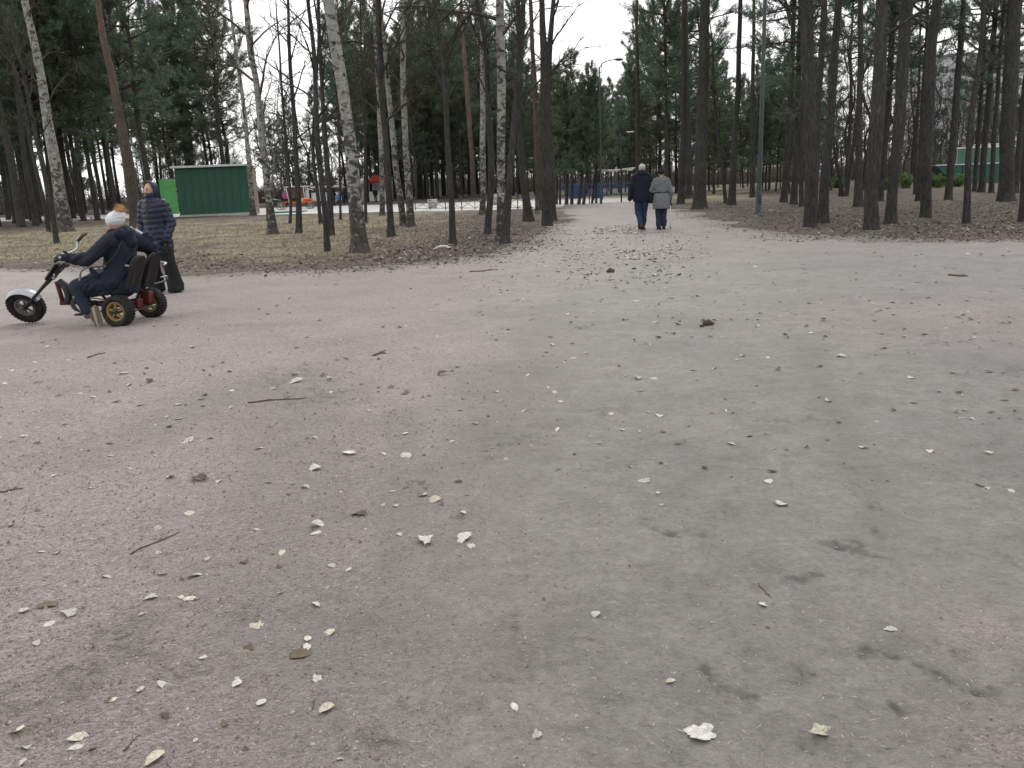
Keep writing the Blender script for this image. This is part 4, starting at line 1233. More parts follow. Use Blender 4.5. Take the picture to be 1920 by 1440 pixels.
for i in range(6):
    flat_box('side_board', shed, (sw + .066, .24 + i * .43, sh / 2), (.02, .40, sh - .2), M_BROWNW, .004)
rf = flat_box('roof', shed, (sw / 2, D / 2, sh + .06), (sw + .34, D + .5, .07), M_ROOF, .015, Matrix.Rotation(R_(-2.0), 3, 'X'))
flat_box('roof_edge', shed, (sw / 2, -.275, sh + .075), (sw + .36, .03, .11), M_ROOF, .008)
dw, dh = 29 / k, 64 / k
dr = empty('open_door', (0, 0, 0)); bpy.data.objects.remove(dr)
Md = np.array(Matrix.Rotation(R_(6), 3, 'Z'))
dr = flat_box('door', shed, (-dw / 2 - .02, -.03, .22 + dh / 2), (dw, .05, dh), M_LGREEN, .01, Md, label='bright green open door')
flat_box('door_brace', dr, (-dw / 2 - .02, -.065, .22 + dh * .8), (dw - .1, .03, .09), M_LGREEN, .005, Md)
flat_box('door_brace', dr, (-dw / 2 - .02, -.065, .22 + dh * .2), (dw - .1, .03, .09), M_LGREEN, .005, Md)
mb = MB(); tube(mb, [(-dw + .12, -.08, .95), (-dw + .12, -.13, .97), (-dw + .12, -.13, 1.1), (-dw + .12, -.08, 1.12)], .012, 6); part('handle', mb, M_BLACK, dr)
for z in (.5, 1.0, 1.5):
    mb = MB(); tube(mb, [(.005, -.045, .22 + z), (.005, -.045, .34 + z)], .022, 8); part('hinge', mb, M_STEEL, shed)
mb = MB(); tube(mb, [(-1.75, .6, sh - .28), (.1, .3, sh - .2)], .02, 6); part('awning_bar', mb, M_BLACK, shed)
tag(shed, 'dark green metal shed with pale flat roof and bright green open door', 'shed')

# ---- low black fence with crossed bars along the paved road
def fence_run(pts, label):
    r = empty('low_fence', (pts[0][0], pts[0][1], 0))
    o0 = np.array([pts[0][0], pts[0][1], 0])
    for a, b in zip(pts[:-1], pts[1:]):
        a = np.asarray(a); b = np.asarray(b); L = np.linalg.norm(b - a); n = max(1, round(L / 1.25)); u = (b - a) / L
        for i in range(n):
            p = np.append(a + u * L * i / n, 0) - o0; q = np.append(a + u * L * (i + 1) / n, 0) - o0
            gp = np.array([0, 0, .0])
            mb = MB(); tube(mb, [p, p + [0, 0, .80 if i % 2 == 0 else .66]], .028 if i % 2 == 0 else .018, 6); part('post', mb, M_RUSTY, r)
            for z in (.10, .58):
                mb = MB(); tube(mb, [p + [0, 0, z], q + [0, 0, z]], .015, 5); part('rail', mb, M_RUSTY, r)
            mb = MB(); tube(mb, [p + [0, 0, .10], q + [0, 0, .58]], .012, 5); part('cross_bar', mb, M_RUSTY, r)
            mb = MB(); tube(mb, [p + [0, -.02, .58], q + [0, -.02, .10]], .012, 5); part('cross_bar', mb, M_RUSTY, r)
    tag(r, label, 'fence')
    return r


fence_run([G(779, 394)[:2], G(866, 393.5)[:2], G(1000, 393)[:2]], 'low black metal fence with crossed bars at the back of the grass')
fence_run([G(1005, 401)[:2], G(1013, 405)[:2]], 'short end piece of low black fence turned towards the path')

# pale concrete box beyond the fence
g = G(810, 391); r = empty('planter_box', (g[0], g[1] + .6, 0))
kk = PXM(g); w = 18 / kk
mb = MB(); loft(mb, [((0, 0, -.05), w * .42, .3, .35), ((0, 0, .38), w * .47, .33, .35)], 24); part('body', mb, M_CONC2, r, False)
mb = MB(); loft(mb, [((0, 0, .385), w * .5, .36, .35), ((0, 0, .53), w * .5, .36, .35), ((0, 0, .56), w * .47, .33, .35)], 24); part('rim', mb, M_CONC, r, False)
tag(r, 'pale concrete planter box standing behind the low fence', 'planter')
g = G(929, 385); r = empty('litter_bin', (g[0], g[1] + 1.0, 0))
mb = MB(); loft(mb, [((0, 0, -.03), .2, .2, .6), ((0, 0, .55), .24, .24, .6)], 16); part('body', mb, M_CONC2, r, False)
mb = MB(); loft(mb, [((0, 0, .555), .26, .26, .6), ((0, 0, .68), .26, .26, .6)], 16); part('rim', mb, M_CONC, r, False)
tag(r, 'small concrete litter bin half hidden behind the spotted birch by the fence', 'litter bin')

# pale curved stick on the leaf litter
a = G(812, 470); kk = PXM(a); L = 33 / kk
pts = bend([(0, 0, .01), (L * .18, .03, .05), (L * .45, .05, .075), (L * .75, .03, .07), (L, 0, .02)], 5)
mb = MB(); tube(mb, pts, np.interp(np.linspace(0, 1, len(pts)), [0, .5, .9, 1], [.008, .022, .026, .016]), 9)
r = part('pale_stick', mb, plain('peeled_wood', (.66, .62, .56), .7, 0, .12, 20, .3)); r.location = (a[0], a[1], ground_at(a[0], a[1]))
tag(r, 'curved pale peeled stick lying on the leaf litter', 'stick')

# planks left
for (p, q, lb) in (((139, 412), (176, 410), 'long pale plank lying on the ground left of the white knitted hat'), ((137, 417), (150, 416.5), 'short pale plank lying in front of the longer one'),):
    a = G(*p); b = G(*q); u = b - a; L = np.linalg.norm(u); an = math.atan2(u[1], u[0])
    r = empty('plank', (a[0], a[1], ground_at(a[0], a[1])), an)
    flat_box('board', r, (L / 2, 0, .16), (L, .28, .07), M_WOODP)
    for x in (.15, L - .15):
        flat_box('support', r, (x, 0, .06), (.12, .22, .14), M_CONC2)
    tag(r, lb, 'plank')

# teal mat by the road
a = G(514, 400); b = G(556, 399)
mb = MB(); box(mb, (0, 0, 0), (b[0] - a[0], 2.3, .05)); bbox(mb, (0, -1.15, .02), (b[0] - a[0] + .2, .1, .12), .02)
r = part('rubber_mat', mb, M_TEAL, None, False); r.location = ((a[0] + b[0]) / 2, a[1] + 1.2, .03)
tag(r, 'teal rubber mat at the edge of the paved road, near the orange cart', 'mat')


# ---- lamp posts
def lamp_post(px, py, H, r0, r1, label, arm=1.1, mat=M_POLE, side=1):
    g = G(px, py); r = empty('lamp_post', (g[0], g[1], ground_at(g[0], g[1]) - .03))
    mb = MB(); lathe(mb, [(r0 * 2.1, 0), (r0 * 2.0, .06), (r0 * 1.35, .12), (r0 * 1.25, .9), (r0, 1.0), (r0, 1.05), (r1, H), (0.001, H)], 14, close=False); part('pole', mb, mat, r)
    mb = MB(); tube(mb, bend([(0, 0, H - .1), (side * arm * .25, 0, H + .22), (side * arm, 0, H + .38)], 5), r1 * .7, 8); part('arm', mb, mat, r)
    hd = MB(); ellipsoid(hd, (side * (arm + .2), 0, H + .36), (.26, .11, .07)); h = part('lamp_head', hd, M_POLE, r)
    hd = MB(); ellipsoid(hd, (side * (arm + .2), 0, H + .325), (.19, .085, .055)); part('lens', hd, M_STEEL, h)
    mb = MB(); bbox(mb, (0, -r0 * 1.22, .55), (.1, .03, .34), .008); part('hatch', mb, mat, r)
    tag(r, label, 'lamp post')


lamp_post(1127, 382, 7.6, .06, .04, 'tall thin lamp post at the far end of the path', .9)
lamp_post(1422, 405, 9.5, .078, .05, 'green-grey lamp pole beside the path, right of the couple', 1.2, M_POLE)
g = G(1165, 379); r = empty('sign_post', (g[0], g[1], 0))
mb = MB(); tube(mb, [(0, 0, -.1), (0, 0, 4.0)], .045, 8); part('pole', mb, M_BLACK, r)
flat_box('sign_plate', r, (-.13, -.06, 1.05), (.24, .03, .42), M_BLUE, .01)
mb = MB(); tube(mb, [(0, 0, 3.95), (.28, 0, 4.02), (.55, 0, 4.03)], .03, 6); part('arm', mb, M_BLACK, r)
flat_box('lamp_head', r, (.55, 0, 4.03), (.42, .2, .06), M_WHITE, .015)
tag(r, 'dark pole with small blue sign before the blue fence', 'sign post')

# ---- blue railing
def picket(a, b, h, label, mat, gap=.16, name='blue_fence', group=None):
    a = np.append(a, 0); b = np.append(b, 0); L = np.linalg.norm(b - a); an = math.atan2(b[1] - a[1], b[0] - a[0])
    r = empty(name, a, an)
    for z in (.18, h * .62, h - .1):
        mb = MB(); box(mb, (L / 2, 0, z), (L, .04, .06)); part('rail', mb, mat, r, False)
    mb = MB(); box(mb, (0, 0, h / 2), (.03, .025, h)); pk = mb.mesh('picket', [mat], False)
    n = int(L / gap)
    for i in range(n + 1):
        o = link('picket', pk, r); o.location = (L * i / n, -.035, .05)
    mb = MB(); box(mb, (0, 0, h / 2), (.08, .08, h + .15)); po = mb.mesh('post', [mat], False)
    for i in range(int(L / 2.4) + 1):
        o = link('post', po, r); o.location = (min(L, i * 2.4), .05, .0)
    tag(r, label, 'fence', group)


M_BLUEL = plain('pale_blue_paint', (.050, .085, .17), .5, 0, .15, 4, .1)
a = G(1040, 372); b = G(1250, 366)
picket(a[:2], b[:2], 1.1, 'blue picket fence behind the slim row of young pines', M_BLUEL)
for (p, w, h, lb) in ((1082, 1.1, 1.0, 'dark blue panel standing before the fence among the young pines'), (1122, .7, .95, 'narrow blue panel beside the foot of the far lamp post')):
    g = G(p, 374.5); r = empty('play_board', (g[0], g[1], 0))
    flat_box('board', r, (0, 0, h / 2 + .1), (w, .05, h), M_BLUE, .01)
    for s in (-1, 1):
        flat_box('leg', r, (s * w * .42, .05, h / 2), (.06, .06, h + .1), M_BLACK, .005)
    tag(r, lb, 'board')

# string of white pennants
a = V(1104, 316.5, 51); b = V(1192, 313.5, 51)
r = empty('pennant_string', (a[0], a[1], 0))
u = np.linspace(0, 1, 17)[:, None]; ln = a + (b - a) * u; ln[:, 2] -= .10 * np.sin(np.pi * u[:, 0]); 
mb = MB(); tube(mb, ln, .012, 4); part('cord', mb, M_STEEL, r, shift=(a[0], a[1], 0))
rngP = np.random.default_rng(3)
for i in range(15):
    p = ln[i + 1] - np.array([a[0], a[1], 0])
    w = rngP.uniform(.10, .19); h = rngP.uniform(.08, .2); tl = rngP.normal(0, .35)
    mb = MB(); mb.add([p + [-w, 0, 0], p + [w, 0, 0], p + [tl * .2, .05, -h], p + [-w, .012, 0], p + [w, .012, 0], p + [tl * .2, .062, -h]], [(0, 1, 2), (5, 4, 3), (0, 3, 4, 1), (1, 4, 5, 2), (2, 5, 3, 0)])
    part('pennant', mb, M_WHITE, r, False)
for q in (a, b):
    mb = MB(); tube(mb, [(q[0] - a[0], 0, -.1), (q[0] - a[0], 0, q[2] + .05)], .03, 6); part('post', mb, M_BLACK, r)
tag(r, 'string of small white pennants hung above the blue fence', 'pennants')

# ---- toy house
g = G(1537, 347); r = empty('toy_house', (g[0], g[1], 0)); kk = PXM(g)
w = 17 / kk; h = 18 / kk
M_YEL = plain('ochre_boards', (.42, .26, .06), .8, 0, .2, 5, .2); M_AQUA = plain('aqua_roof', (.20, .45, .50), .6, 0, .1, 4, .1)
flat_box('wall', r, (0, .5, h / 2), (w, 1.0, h), M_YEL, .01)
for i in range(4):
    flat_box('wall_board', r, (-w / 2 + (i + .5) * w / 4, -.012, h / 2), (w / 4 - .015, .02, h - .04), M_YEL, .004)
mb = MB(); mb.add([(-w * .62, -.15, h - .03), (w * .62, -.15, h - .03), (w * .08, -.15, h + .46), (-w * .62, 1.15, h - .03), (w * .62, 1.15, h - .03), (w * .08, 1.15, h + .46)],
                  [(0, 1, 2), (5, 4, 3), (0, 2, 5, 3), (1, 4, 5, 2), (0, 3, 4, 1)]); part('roof', mb, M_AQUA, r, False)
flat_box('window', r, (.05, -.03, h * .55), (w * .3, .03, h * .35), M_GLASS, .005)
tag(r, 'small ochre toy house with pale aqua pointed roof among the pines', 'toy house')

# ---- green waste container and panels at the right
g = G(1790, 346); kk = PXM(g); ht = 35 / kk
r = empty('waste_container', (g[0], g[1], 0), R_(-6))
M_DG = plain('deep_green_steel', (.008, .075, .058), .5, 0, .18, 2, .1, .4, (.05, .06, .045)); L = 6.2
mb = MB(); mb.add([(-.1, 0, .1), (L, 0, .1), (L + 1, 0, ht), (-1.35, 0, ht), (-.1, 1.9, .1), (L, 1.9, .1), (L + 1, 1.9, ht), (-1.35, 1.9, ht)],
                  [(0, 1, 2, 3), (7, 6, 5, 4), (0, 3, 7, 4), (1, 5, 6, 2), (0, 4, 5, 1), (3, 2, 6, 7)]); part('body', mb, M_DG, r, False)
flat_box('rim', r, (L / 2 - .18, .95, ht + .04), (L + 2.5, 2.05, .08), M_STEEL, .01)
for i in range(6):
    flat_box('rib', r, (.5 + i * 1.05, -.035, ht / 2 + .05), (.09, .06, ht - .12), M_DG, .008)
for x in (.2, L - .3):
    mb = MB(); tube(mb, [(x, -.02, .09), (x, .1, .09)], .09, 12); part('wheel', mb, M_BLACK, r)
tag(r, 'dark green steel waste container with sloping end behind the pines', 'container')
a = G(1822, 341); r = empty('green_panel_wall', (a[0], a[1] + 2.5, 0), R_(-4)); kk = PXM(a + np.array([0, 2.5, 0])); ht = 60 / kk
M_PG = plain('pale_green_panel', (.06, .15, .115), .6, 0, .12, 2, .1)
for i in range(6):
    flat_box('panel', r, (.6 + i * 1.2, 0, ht / 2 + .05), (1.17, .05, ht - .1), M_PG, .008)
for i in range(7):
    flat_box('post', r, (i * 1.2, .04, ht / 2), (.07, .07, ht + .04), M_STEEL, .006)
flat_box('cap', r, (3.6, 0, ht + .04), (7.4, .12, .08), M_WHITE, .01)
tag(r, 'pale green panel wall with white cap behind the dark green container', 'panel wall')
a = G(1893, 335); r = empty('pale_hut', (a[0] + .6, a[1] + 6, 0))
flat_box('wall', r, (1.6, 1.2, 1.15), (3.2, 2.4, 2.3), M_PG, .02)
flat_box('roof', r, (1.6, 1.2, 2.42), (3.6, 2.8, .18), M_ROOF, .03)
flat_box('gable', r, (1.6, 1.2, 2.85), (2.4, 2.0, .7), M_WHITE, .05)
for x in (.8, 2.4):
    w_ = flat_box('window', r, (x, -.02, 1.35), (.8, .04, .8), M_WHITE, .01); flat_box('pane', w_, (x, -.045, 1.35), (.66, .02, .66), M_GLASS, .004)
tag(r, 'pale hut with white roof at the right edge behind the panel wall', 'hut')

# ---- block of flats far behind
g0 = V(1792, 308, 165); r = empty('apartment_block', (g0[0] - 8, 165, 0), R_(-8))
M_FLAT = plain('pale_facade', (.46, .47, .49), .9, 0, .08, .3, .1); bw, bh, fl = 22.0, 21.0, 7
flat_box('wall', r, (bw / 2, 6, bh / 2), (bw, 12, bh), M_FLAT, .05)
flat_box('roof', r, (bw / 2, 6, bh + .2), (bw + .6, 12.6, .4), M_CONC2, .05)
for i in range(8):
    flat_box('wall_panel', r, (bw * (i + .5) / 8, -.03, bh / 2), (bw / 8 - .08, .08, bh - .1), M_FLAT, .02)
wm = MB(); bbox(wm, (0, 0, 0), (1.5, .08, 1.5), .02); wme = wm.mesh('window', [M_WHITE], False)
pm = MB(); bbox(pm, (0, 0, 0), (.62, .06, 1.28), .01); pme = pm.mesh('pane', [M_GLASS], False)
for f_ in range(fl):
    for i in range(8):
        w_ = link('window', wme, r); w_.location = (bw * (i + .5) / 8, -.075, 1.9 + f_ * 2.8)
        for s in (-1, 1):
            p_ = link('pane', pme, w_); p_.location = (s * .35, -.03, 0)
tag(r, 'pale block of flats glimpsed far behind the right-hand pines', 'building')

# ---- stalls beyond the road
def stall(px, py, w, h, roofm, label, name='market_stall', depth_add=0):
    g = G(px, py); r = empty(name, (g[0], g[1] + depth_add, 0))
    for sx in (-1, 1):
        for sy in (0, 1):
            mb = MB(); tube(mb, [(sx * w / 2, sy * 2.0, -.05), (sx * w / 2, sy * 2.0, h)], .035, 6); part('leg', mb, M_WHITE, r)
    mb = MB(); mb.add([(-w / 2 - .2, -.3, h), (w / 2 + .2, -.3, h), (w / 2 + .2, 2.3, h), (-w / 2 - .2, 2.3, h), (-w * .12, 1.0, h + .55), (w * .12, 1.0, h + .55)],
                      [(0, 1, 5, 4), (2, 3, 4, 5), (1, 2, 5), (3, 0, 4), (3, 2, 1, 0)]); part('canopy', mb, roofm, r, False)
    mb = MB(); box(mb, (0, -.31, h - .1), (w + .4, .03, .26)); part('valance', mb, roofm, r, False)
    flat_box('counter', r, (0, .15, .5), (w * .9, .5, 1.0), M_WHITE, .02)
    flat_box('back_sheet', r, (0, 2.0, h / 2), (w * .95, .03, h - .2), M_WHITE, .01)
    tag(r, label, 'stall')


stall(694, 380, 2.4, 2.1, M_RED, 'far stall with red canopy between the large birch and the paired birches', depth_add=6)
stall(668, 381, 2.2, 2.1, M_WHITE, 'far white stall just behind the large spotted birch', depth_add=8)
stall(826, 368, 3.2, 2.2, M_WHITE, 'far white tent beyond the low fence', 'white_tent')

# parked pale vehicle behind the cart
g = G(598, 384); r = empty('parked_van', (g[0], g[1] + 2, 0), R_(4))
mb = MB(); L, Wd = 4.4, 1.8
prof = [(-2.2, .35), (-2.2, .95), (-1.7, 1.08), (-1.05, 1.75), (1.9, 1.82), (2.2, 1.6), (2.2, .35)]
vv = [(x, y, z) for y in (-.9, .9) for x, z in prof]; n = len(prof)
mb.add(vv, [tuple(range(n - 1, -1, -1)), tuple(range(n, 2 * n))] + [(i, (i + 1) % n, n + (i + 1) % n, n + i) for i in range(n)]); part('body', mb, M_WHITE, r, False)
for x in (-.7, .35, 1.35):
    flat_box('window', r, (x + .12, -.91, 1.38), (.85, .03, .45), M_GLASS, .03)
for x in (-1.4, 1.4):
    for y in (-.86, .86):
        wh = MB(); lathe(wh, [(.2, -.09), (.31, -.09), (.33, -.04), (.33, .04), (.31, .09), (.2, .09)], 20, axis_M((0, 1, 0)), (x, y, .33)); wl = part('wheel', wh, M_BLACK, r)
        hb = MB(); lathe(hb, [(.01, -.07), (.2, -.07), (.2, .07), (.01, .07)], 16, axis_M((0, 1, 0)), (x, y, .33)); part('rim', hb, M_STEEL, wl)
for y in (-.6, .6):
    flat_box('headlight', r, (-2.21, y, .78), (.04, .26, .16), M_STEEL, .01)
tag(r, 'white parked van seen between the trunks behind the orange cart', 'van')

# ---- orange pedal cart
g = G(566, 391.5); kk = PXM(g)
cart = empty('pedal_cart', (g[0], g[1], -.01), R_(3))
WB = 1.95
for x in (-WB / 2 - .6, WB / 2 - .25):
    for y in (-.55, .55):
        wh = MB(); lathe(wh, [(.30, -.025), (.335, -.028), (.345, 0), (.335, .028), (.30, .025)], 24, axis_M((0, 1, 0)), (x, y, .345)); w_ = part('wheel', wh, M_BLACK, cart)
        sp_ = MB()
        for q in range(8):
            a_ = q * math.pi / 4; tube(sp_, [(x, y, .345), (x + .31 * math.cos(a_), y, .345 + .31 * math.sin(a_))], .008, 4)
        ellipsoid(sp_, (x, y, .345), (.05, .06, .05), 8, 6); part('spokes', sp_, M_STEEL, w_)
flat_box('floor', cart, (.15, 0, .52), (1.3, 1.0, .16), M_ORANGE, .03)
flat_box('front_box', cart, (.55, -.1, .62), (.55, .9, .34), M_ORANGE, .04)
for y in (-.5, .5):
    mb = MB(); tube(mb, bend([(-1.6, y, .35), (-1.1, y, .62), (-.5, y, .5), (.9, y, .5)], 5), .03, 6); part('frame_tube', mb, M_ORANGE, cart)
for (x0, z0, x1, z1) in ((-.85, .5, -1.0, 1.72), (.42, .5, .34, 1.75)):
    for y in (-.5, .5):
        mb = MB(); tube(mb, [(x0, y, z0), (x1, y, z1)], .028, 6); part('canopy_post', mb, M_WHITE, cart)
flat_box('canopy_panel', cart, (-.33, .05, 1.28), (1.3, .9, .86), M_PANELB, .05)
flat_box('roof', cart, (-.2, 0, 1.75), (1.9, 1.15, .05), M_WHITE, .02)
mb = MB(); tube(mb, [(.36, -.5, 1.66), (1.15, -.45, 1.42)], .022, 6); part('canopy_stay', mb, M_WHITE, cart)
for x in (-.75, -.2, .25):
    mb = MB(); tube(mb, bend([(x, -.56, .6), (x + .02, -.57, .98), (x + .28, -.57, .98)], 4), .02, 6); part('seat_rail', mb, M_ORANGE, cart)
mb = MB(); tube(mb, [(-1.55, -.2, .75), (-3.0, -.25, 1.0)], .03, 6); part('tow_bar', mb, M_STEEL, cart)
tag(cart, 'orange four-wheeled pedal cart with brown panels and white canopy frame', 'pedal cart')

# ---- evergreen shrubs beside the container
M_LEAF = needle_mat('shrub_leaves', [(0, (.06, .10, .035)), (.5, (.11, .17, .055)), (1, (.17, .24, .09))])
for i, (px, py, w, h, lb) in enumerate(((1572, 353, 20, 18, 'low green shrub right of the toy house'), (1656, 357, 22, 20, 'low green shrub behind the gnarled thick trunk'), (1697, 354, 20, 28, 'bright green shrub left of the two-toned pine'),
                                         (1757, 353, 24, 28, 'bright green shrub at the sloping end of the dark container'), (1795, 351, 20, 24, 'dull green shrub before the dark container'))):
    g = G(px, py); kk = PXM(g); rg = np.random.default_rng(40 + i)
    r = empty('shrub', (g[0], g[1], 0)); mb = MB(); ms = MB(); TP = []; TD = []
    for q in range(26):
        ph = rg.uniform(0, 6.28); l = h / kk * rg.uniform(.5, 1.05); o_ = np.array([rg.normal() * w / kk * .22, rg.normal() * .25, 0])
        e = o_ + np.array([math.cos(ph) * w / kk * .35, math.sin(ph) * .4, l]); mid = (o_ + e) / 2 + rg.normal(size=3) * .06
        tube(ms, np.array([o_, mid, e]), [.012, .009, .004], 4, 0, False)
        for s in rg.uniform(.2, 1, 12):
            TP.append(o_ + (e - o_) * s + rg.normal(size=3) * .05); TD.append(np.array([math.cos(ph), math.sin(ph), .9]))
    needles(mb, np.array(TP), np.array(TD), rg, 6, .13, .05, 0)
    part('stems', ms, M_LIMB, r); part('foliage', mb, M_LEAF, r)
    tag(r, lb, 'shrub', 'green shrubs in the right-hand wood')
# ================================================================== PEOPLE
M_SKIN = plain('skin', (.50, .30, .235), .55, 0, .06, 14, .05, .35)
M_EYE = plain('eye_dark', (.03, .025, .02), .25, 0, .1, 10, 0)
M_LIP = plain('lips', (.36, .13, .12), .5, 0, .05, 10, 0)


def cloth(name, col, rough=.8, spec=.3, weave=220, var=.14):
    m, t, b = new_mat(name)
    v = coords(t)
    n1 = noise(t, v, 6, 4, .6); n2 = noise(t, v, weave, 2); n3 = noise(t, coords(t, (1, 1, .5)), 22, 3)
    c = ramp(t, mth(t, 'ADD', mth(t, 'MULTIPLY', n1, .6), mth(t, 'MULTIPLY', n3, .4)), [(.3, tuple(x * (1 - var) for x in col)), (.7, tuple(x * (1 + var) for x in col))])
    t.links.new(c, b.inputs['Base Color'])
    b.inputs['Roughness'].default_value = rough; b.inputs['Specular IOR Level'].default_value = spec
    bump(t, b, mth(t, 'ADD', mth(t, 'MULTIPLY', n2, .15), n3), .35, .012)
    return m


M_NAVYP = cloth('navy_puffer', (.009, .015, .036), .45, .4)
M_NAVY = cloth('navy_coat', (.008, .013, .024), .75)
M_NAVY2 = cloth('dark_navy_jacket', (.007, .009, .018), .8)
M_BLACKC = cloth('black_cloth', (.012, .012, .014), .85)
M_JEAN = cloth('blue_jeans', (.020, .034, .075), .85)
M_JEAND = cloth('dark_jeans', (.020, .026, .045), .85)
M_GREYC = cloth('grey_coat', (.135, .15, .158), .8)
M_WHITEK = cloth('white_knit', (.70, .72, .75), .95, .15, 60, .06)
M_HATW = cloth('white_hat_cloth', (.42, .42, .42), .9, .2)
M_SHOE = plain('dark_shoe', (.022, .020, .020), .5, 0, .2, 20, .1)
M_SHOEB = plain('brown_grey_shoe', (.11, .095, .08), .7, 0, .2, 20, .2)
M_SOLE = plain('tan_sole', (.36, .31, .24), .8, 0, .15, 20, .2)
M_PINKC = cloth('pink_jacket', (.36, .10, .26), .7)
M_BLUEC = cloth('bright_blue_jacket', (.03, .16, .42), .7)


def vnorm(a):
    a = np.asarray(a, float); return a / (np.linalg.norm(a) + 1e-9)


def head_frame(face, up=(0, 0, 1)):
    f = vnorm(face); r = vnorm(np.cross(f, up)); u = np.cross(r, f)
    return np.stack([r, f, u], 1)          # columns: right, forward, up


def hand(mb, wr, d, thumb, curl=.5, s=1.0):
    """palm, four fingers of different length and a thumb"""
    d = vnorm(d); th = vnorm(np.asarray(thumb, float) - d * np.dot(thumb, d)); n = np.cross(d, th)
    pc = np.asarray(wr) + d * .048 * s
    ellipsoid(mb, pc, np.array([.042, .014, .052]) * s, 12, 8, 0, np.stack([th, n, d], 1))
    for i, (o, l) in enumerate(((.030, .070), (.010, .080), (-.010, .074), (-.029, .058))):
        b = pc + th * o * s + d * .038 * s; dd = d.copy()
        for q in range(3):
            dd = vnorm(dd + n * curl * .55); e = b + dd * l * s * (.45, .32, .23)[q]
            capsule(mb, b, e, .0095 * s, .0085 * s, 8); b = e
    b = pc + th * .034 * s - d * .022 * s; dd = vnorm(th * .8 + d * .7)
    for q in range(2):
        e = b + dd * .032 * s; capsule(mb, b, e, .011 * s, .0095 * s, 8); b = e; dd = vnorm(dd + d * .5 + n * curl * .3)


def body_mesh(J, s=1.0, voxel=.0115, hands=True):
    mb = MB()
    HM = head_frame(J['face'], J.get('up', (0, 0, 1)))
    h = np.asarray(J['head'])
    ellipsoid(mb, h, np.array([.074, .092, .112]) * s, 16, 11, 0, HM)
    ellipsoid(mb, h + HM @ np.array([0, .035, -.065]) * s, np.array([.048, .052, .055]) * s, 12, 8, 0, HM)
    capsule(mb, h + HM @ np.array([0, .09, .012]) * s, h + HM @ np.array([0, .108, -.028]) * s, .010 * s, .016 * s, 8)     # nose
    for sx in (-1, 1):
        ellipsoid(mb, h + HM @ np.array([sx * .076, -.005, -.01]) * s, np.array([.012, .022, .034]) * s, 8, 7, 0, HM)      # ears
        ellipsoid(mb, h + HM @ np.array([sx * .032, .074, .030]) * s, np.array([.026, .014, .008]) * s, 8, 6, 0, HM)      # brows
    capsule(mb, J['neck'], h - HM[:, 2] * .05 * s, .054 * s, .05 * s)
    pe, ch = np.asarray(J['pelvis']), np.asarray(J['chest'])
    capsule(mb, pe, ch, .118 * s, .125 * s)
    capsule(mb, ch, J['neck'], .10 * s, .058 * s)
    for k_ in 'AB':
        capsule(mb, ch, J['sh' + k_], .085 * s, .06 * s)
        capsule(mb, J['sh' + k_], J['el' + k_], .050 * s, .040 * s)
        capsule(mb, J['el' + k_], J['wr' + k_], .039 * s, .026 * s)
        if hands:
            hand(mb, J['wr' + k_], J['hd' + k_], J['th' + k_], J.get('curl' + k_, .45), s * J.get('hs', 1.0))
        capsule(mb, pe, J['hip' + k_], .10 * s, .088 * s)
        capsule(mb, J['hip' + k_], J['kn' + k_], .080 * s, .055 * s)
        capsule(mb, J['kn' + k_], J['an' + k_], .053 * s, .036 * s)
        an_ = np.asarray(J['an' + k_], float); capsule(mb, an_, an_ + (np.asarray(J['toe' + k_]) - an_) * .45, .034 * s, .026 * s)
    return fuse(mb, voxel * s, 3), HM


def add_vf(name, vf, mat, parent, push=0.0, fn=None, label=None):
    v, f, n = vf
    if push:
        v = v + n * push
    if fn is not None:
        v = v + n * fn(v)[:, None]
    mb = MB(); mb.add(v, f)
    return part(name, mb, mat, parent, True, label=label)


def folds(amp=.006, f=9.0, seed=0):
    return lambda v: amp * 2 * fbm(v[:, 0] * f + v[:, 2] * f * .9, v[:, 1] * f + v[:, 2] * f * .35, seed, 3)


def quilt(step=.085, depth=.016, seed=1, z0=0.0):
    def fn(v):
        zz = (v[:, 2] + .012 * np.sin(v[:, 0] * 9 + seed) - z0) / step
        fr = np.abs(zz - np.round(zz))
        return -depth * np.exp(-(fr / .13) ** 2) + .35 * depth * np.cos(fr * 6.28) * -1 + .008 * fbm(v[:, 0] * 22, v[:, 2] * 22 + v[:, 1] * 15, seed, 2)
    return fn


def shoe(name, ank, toe, mat, parent, solem=None, s=1.0, up=(0, 0, 1)):
    """a shoe from heel to toe with a sole and an ankle collar"""
    a = np.asarray(ank, float); tdir = vnorm(np.asarray(toe, float) - a); u = vnorm(np.asarray(up) - tdir * np.dot(up, tdir))
    sole = a - u * .075 * s
    mb = MB()
    capsule(mb, sole - tdir * .05 * s + u * .03 * s, sole + tdir * .17 * s + u * .022 * s, .040 * s, .038 * s)
    capsule(mb, sole - tdir * .02 * s + u * .06 * s, sole + tdir * .07 * s + u * .04 * s, .042 * s, .038 * s)
    capsule(mb, a - u * .02 * s, a + u * .05 * s, .044 * s, .046 * s)
    o = add_vf(name, fuse(mb, .009 * s, 3), mat, parent)
    ms = MB()
    M = np.stack([np.cross(tdir, u), tdir, u], 1)
    pr = [(-.042, -.07), (-.05, .02), (-.048, .12), (-.03, .19), (0, .21), (.03, .19), (.048, .12), (.05, .02), (.042, -.07), (0, -.095)]
    vv = np.array([[x, y, z] for z in (-.018, .012) for x, y in pr]) * s
    n = len(pr)
    ms.add(vv @ M.T + sole, [tuple(range(n - 1, -1, -1)), tuple(range(n, 2 * n))] + [(i, (i + 1) % n, n + (i + 1) % n, n + i) for i in range(n)])
    part('sole', ms, solem or M_BLACKC, o, False)
    return o


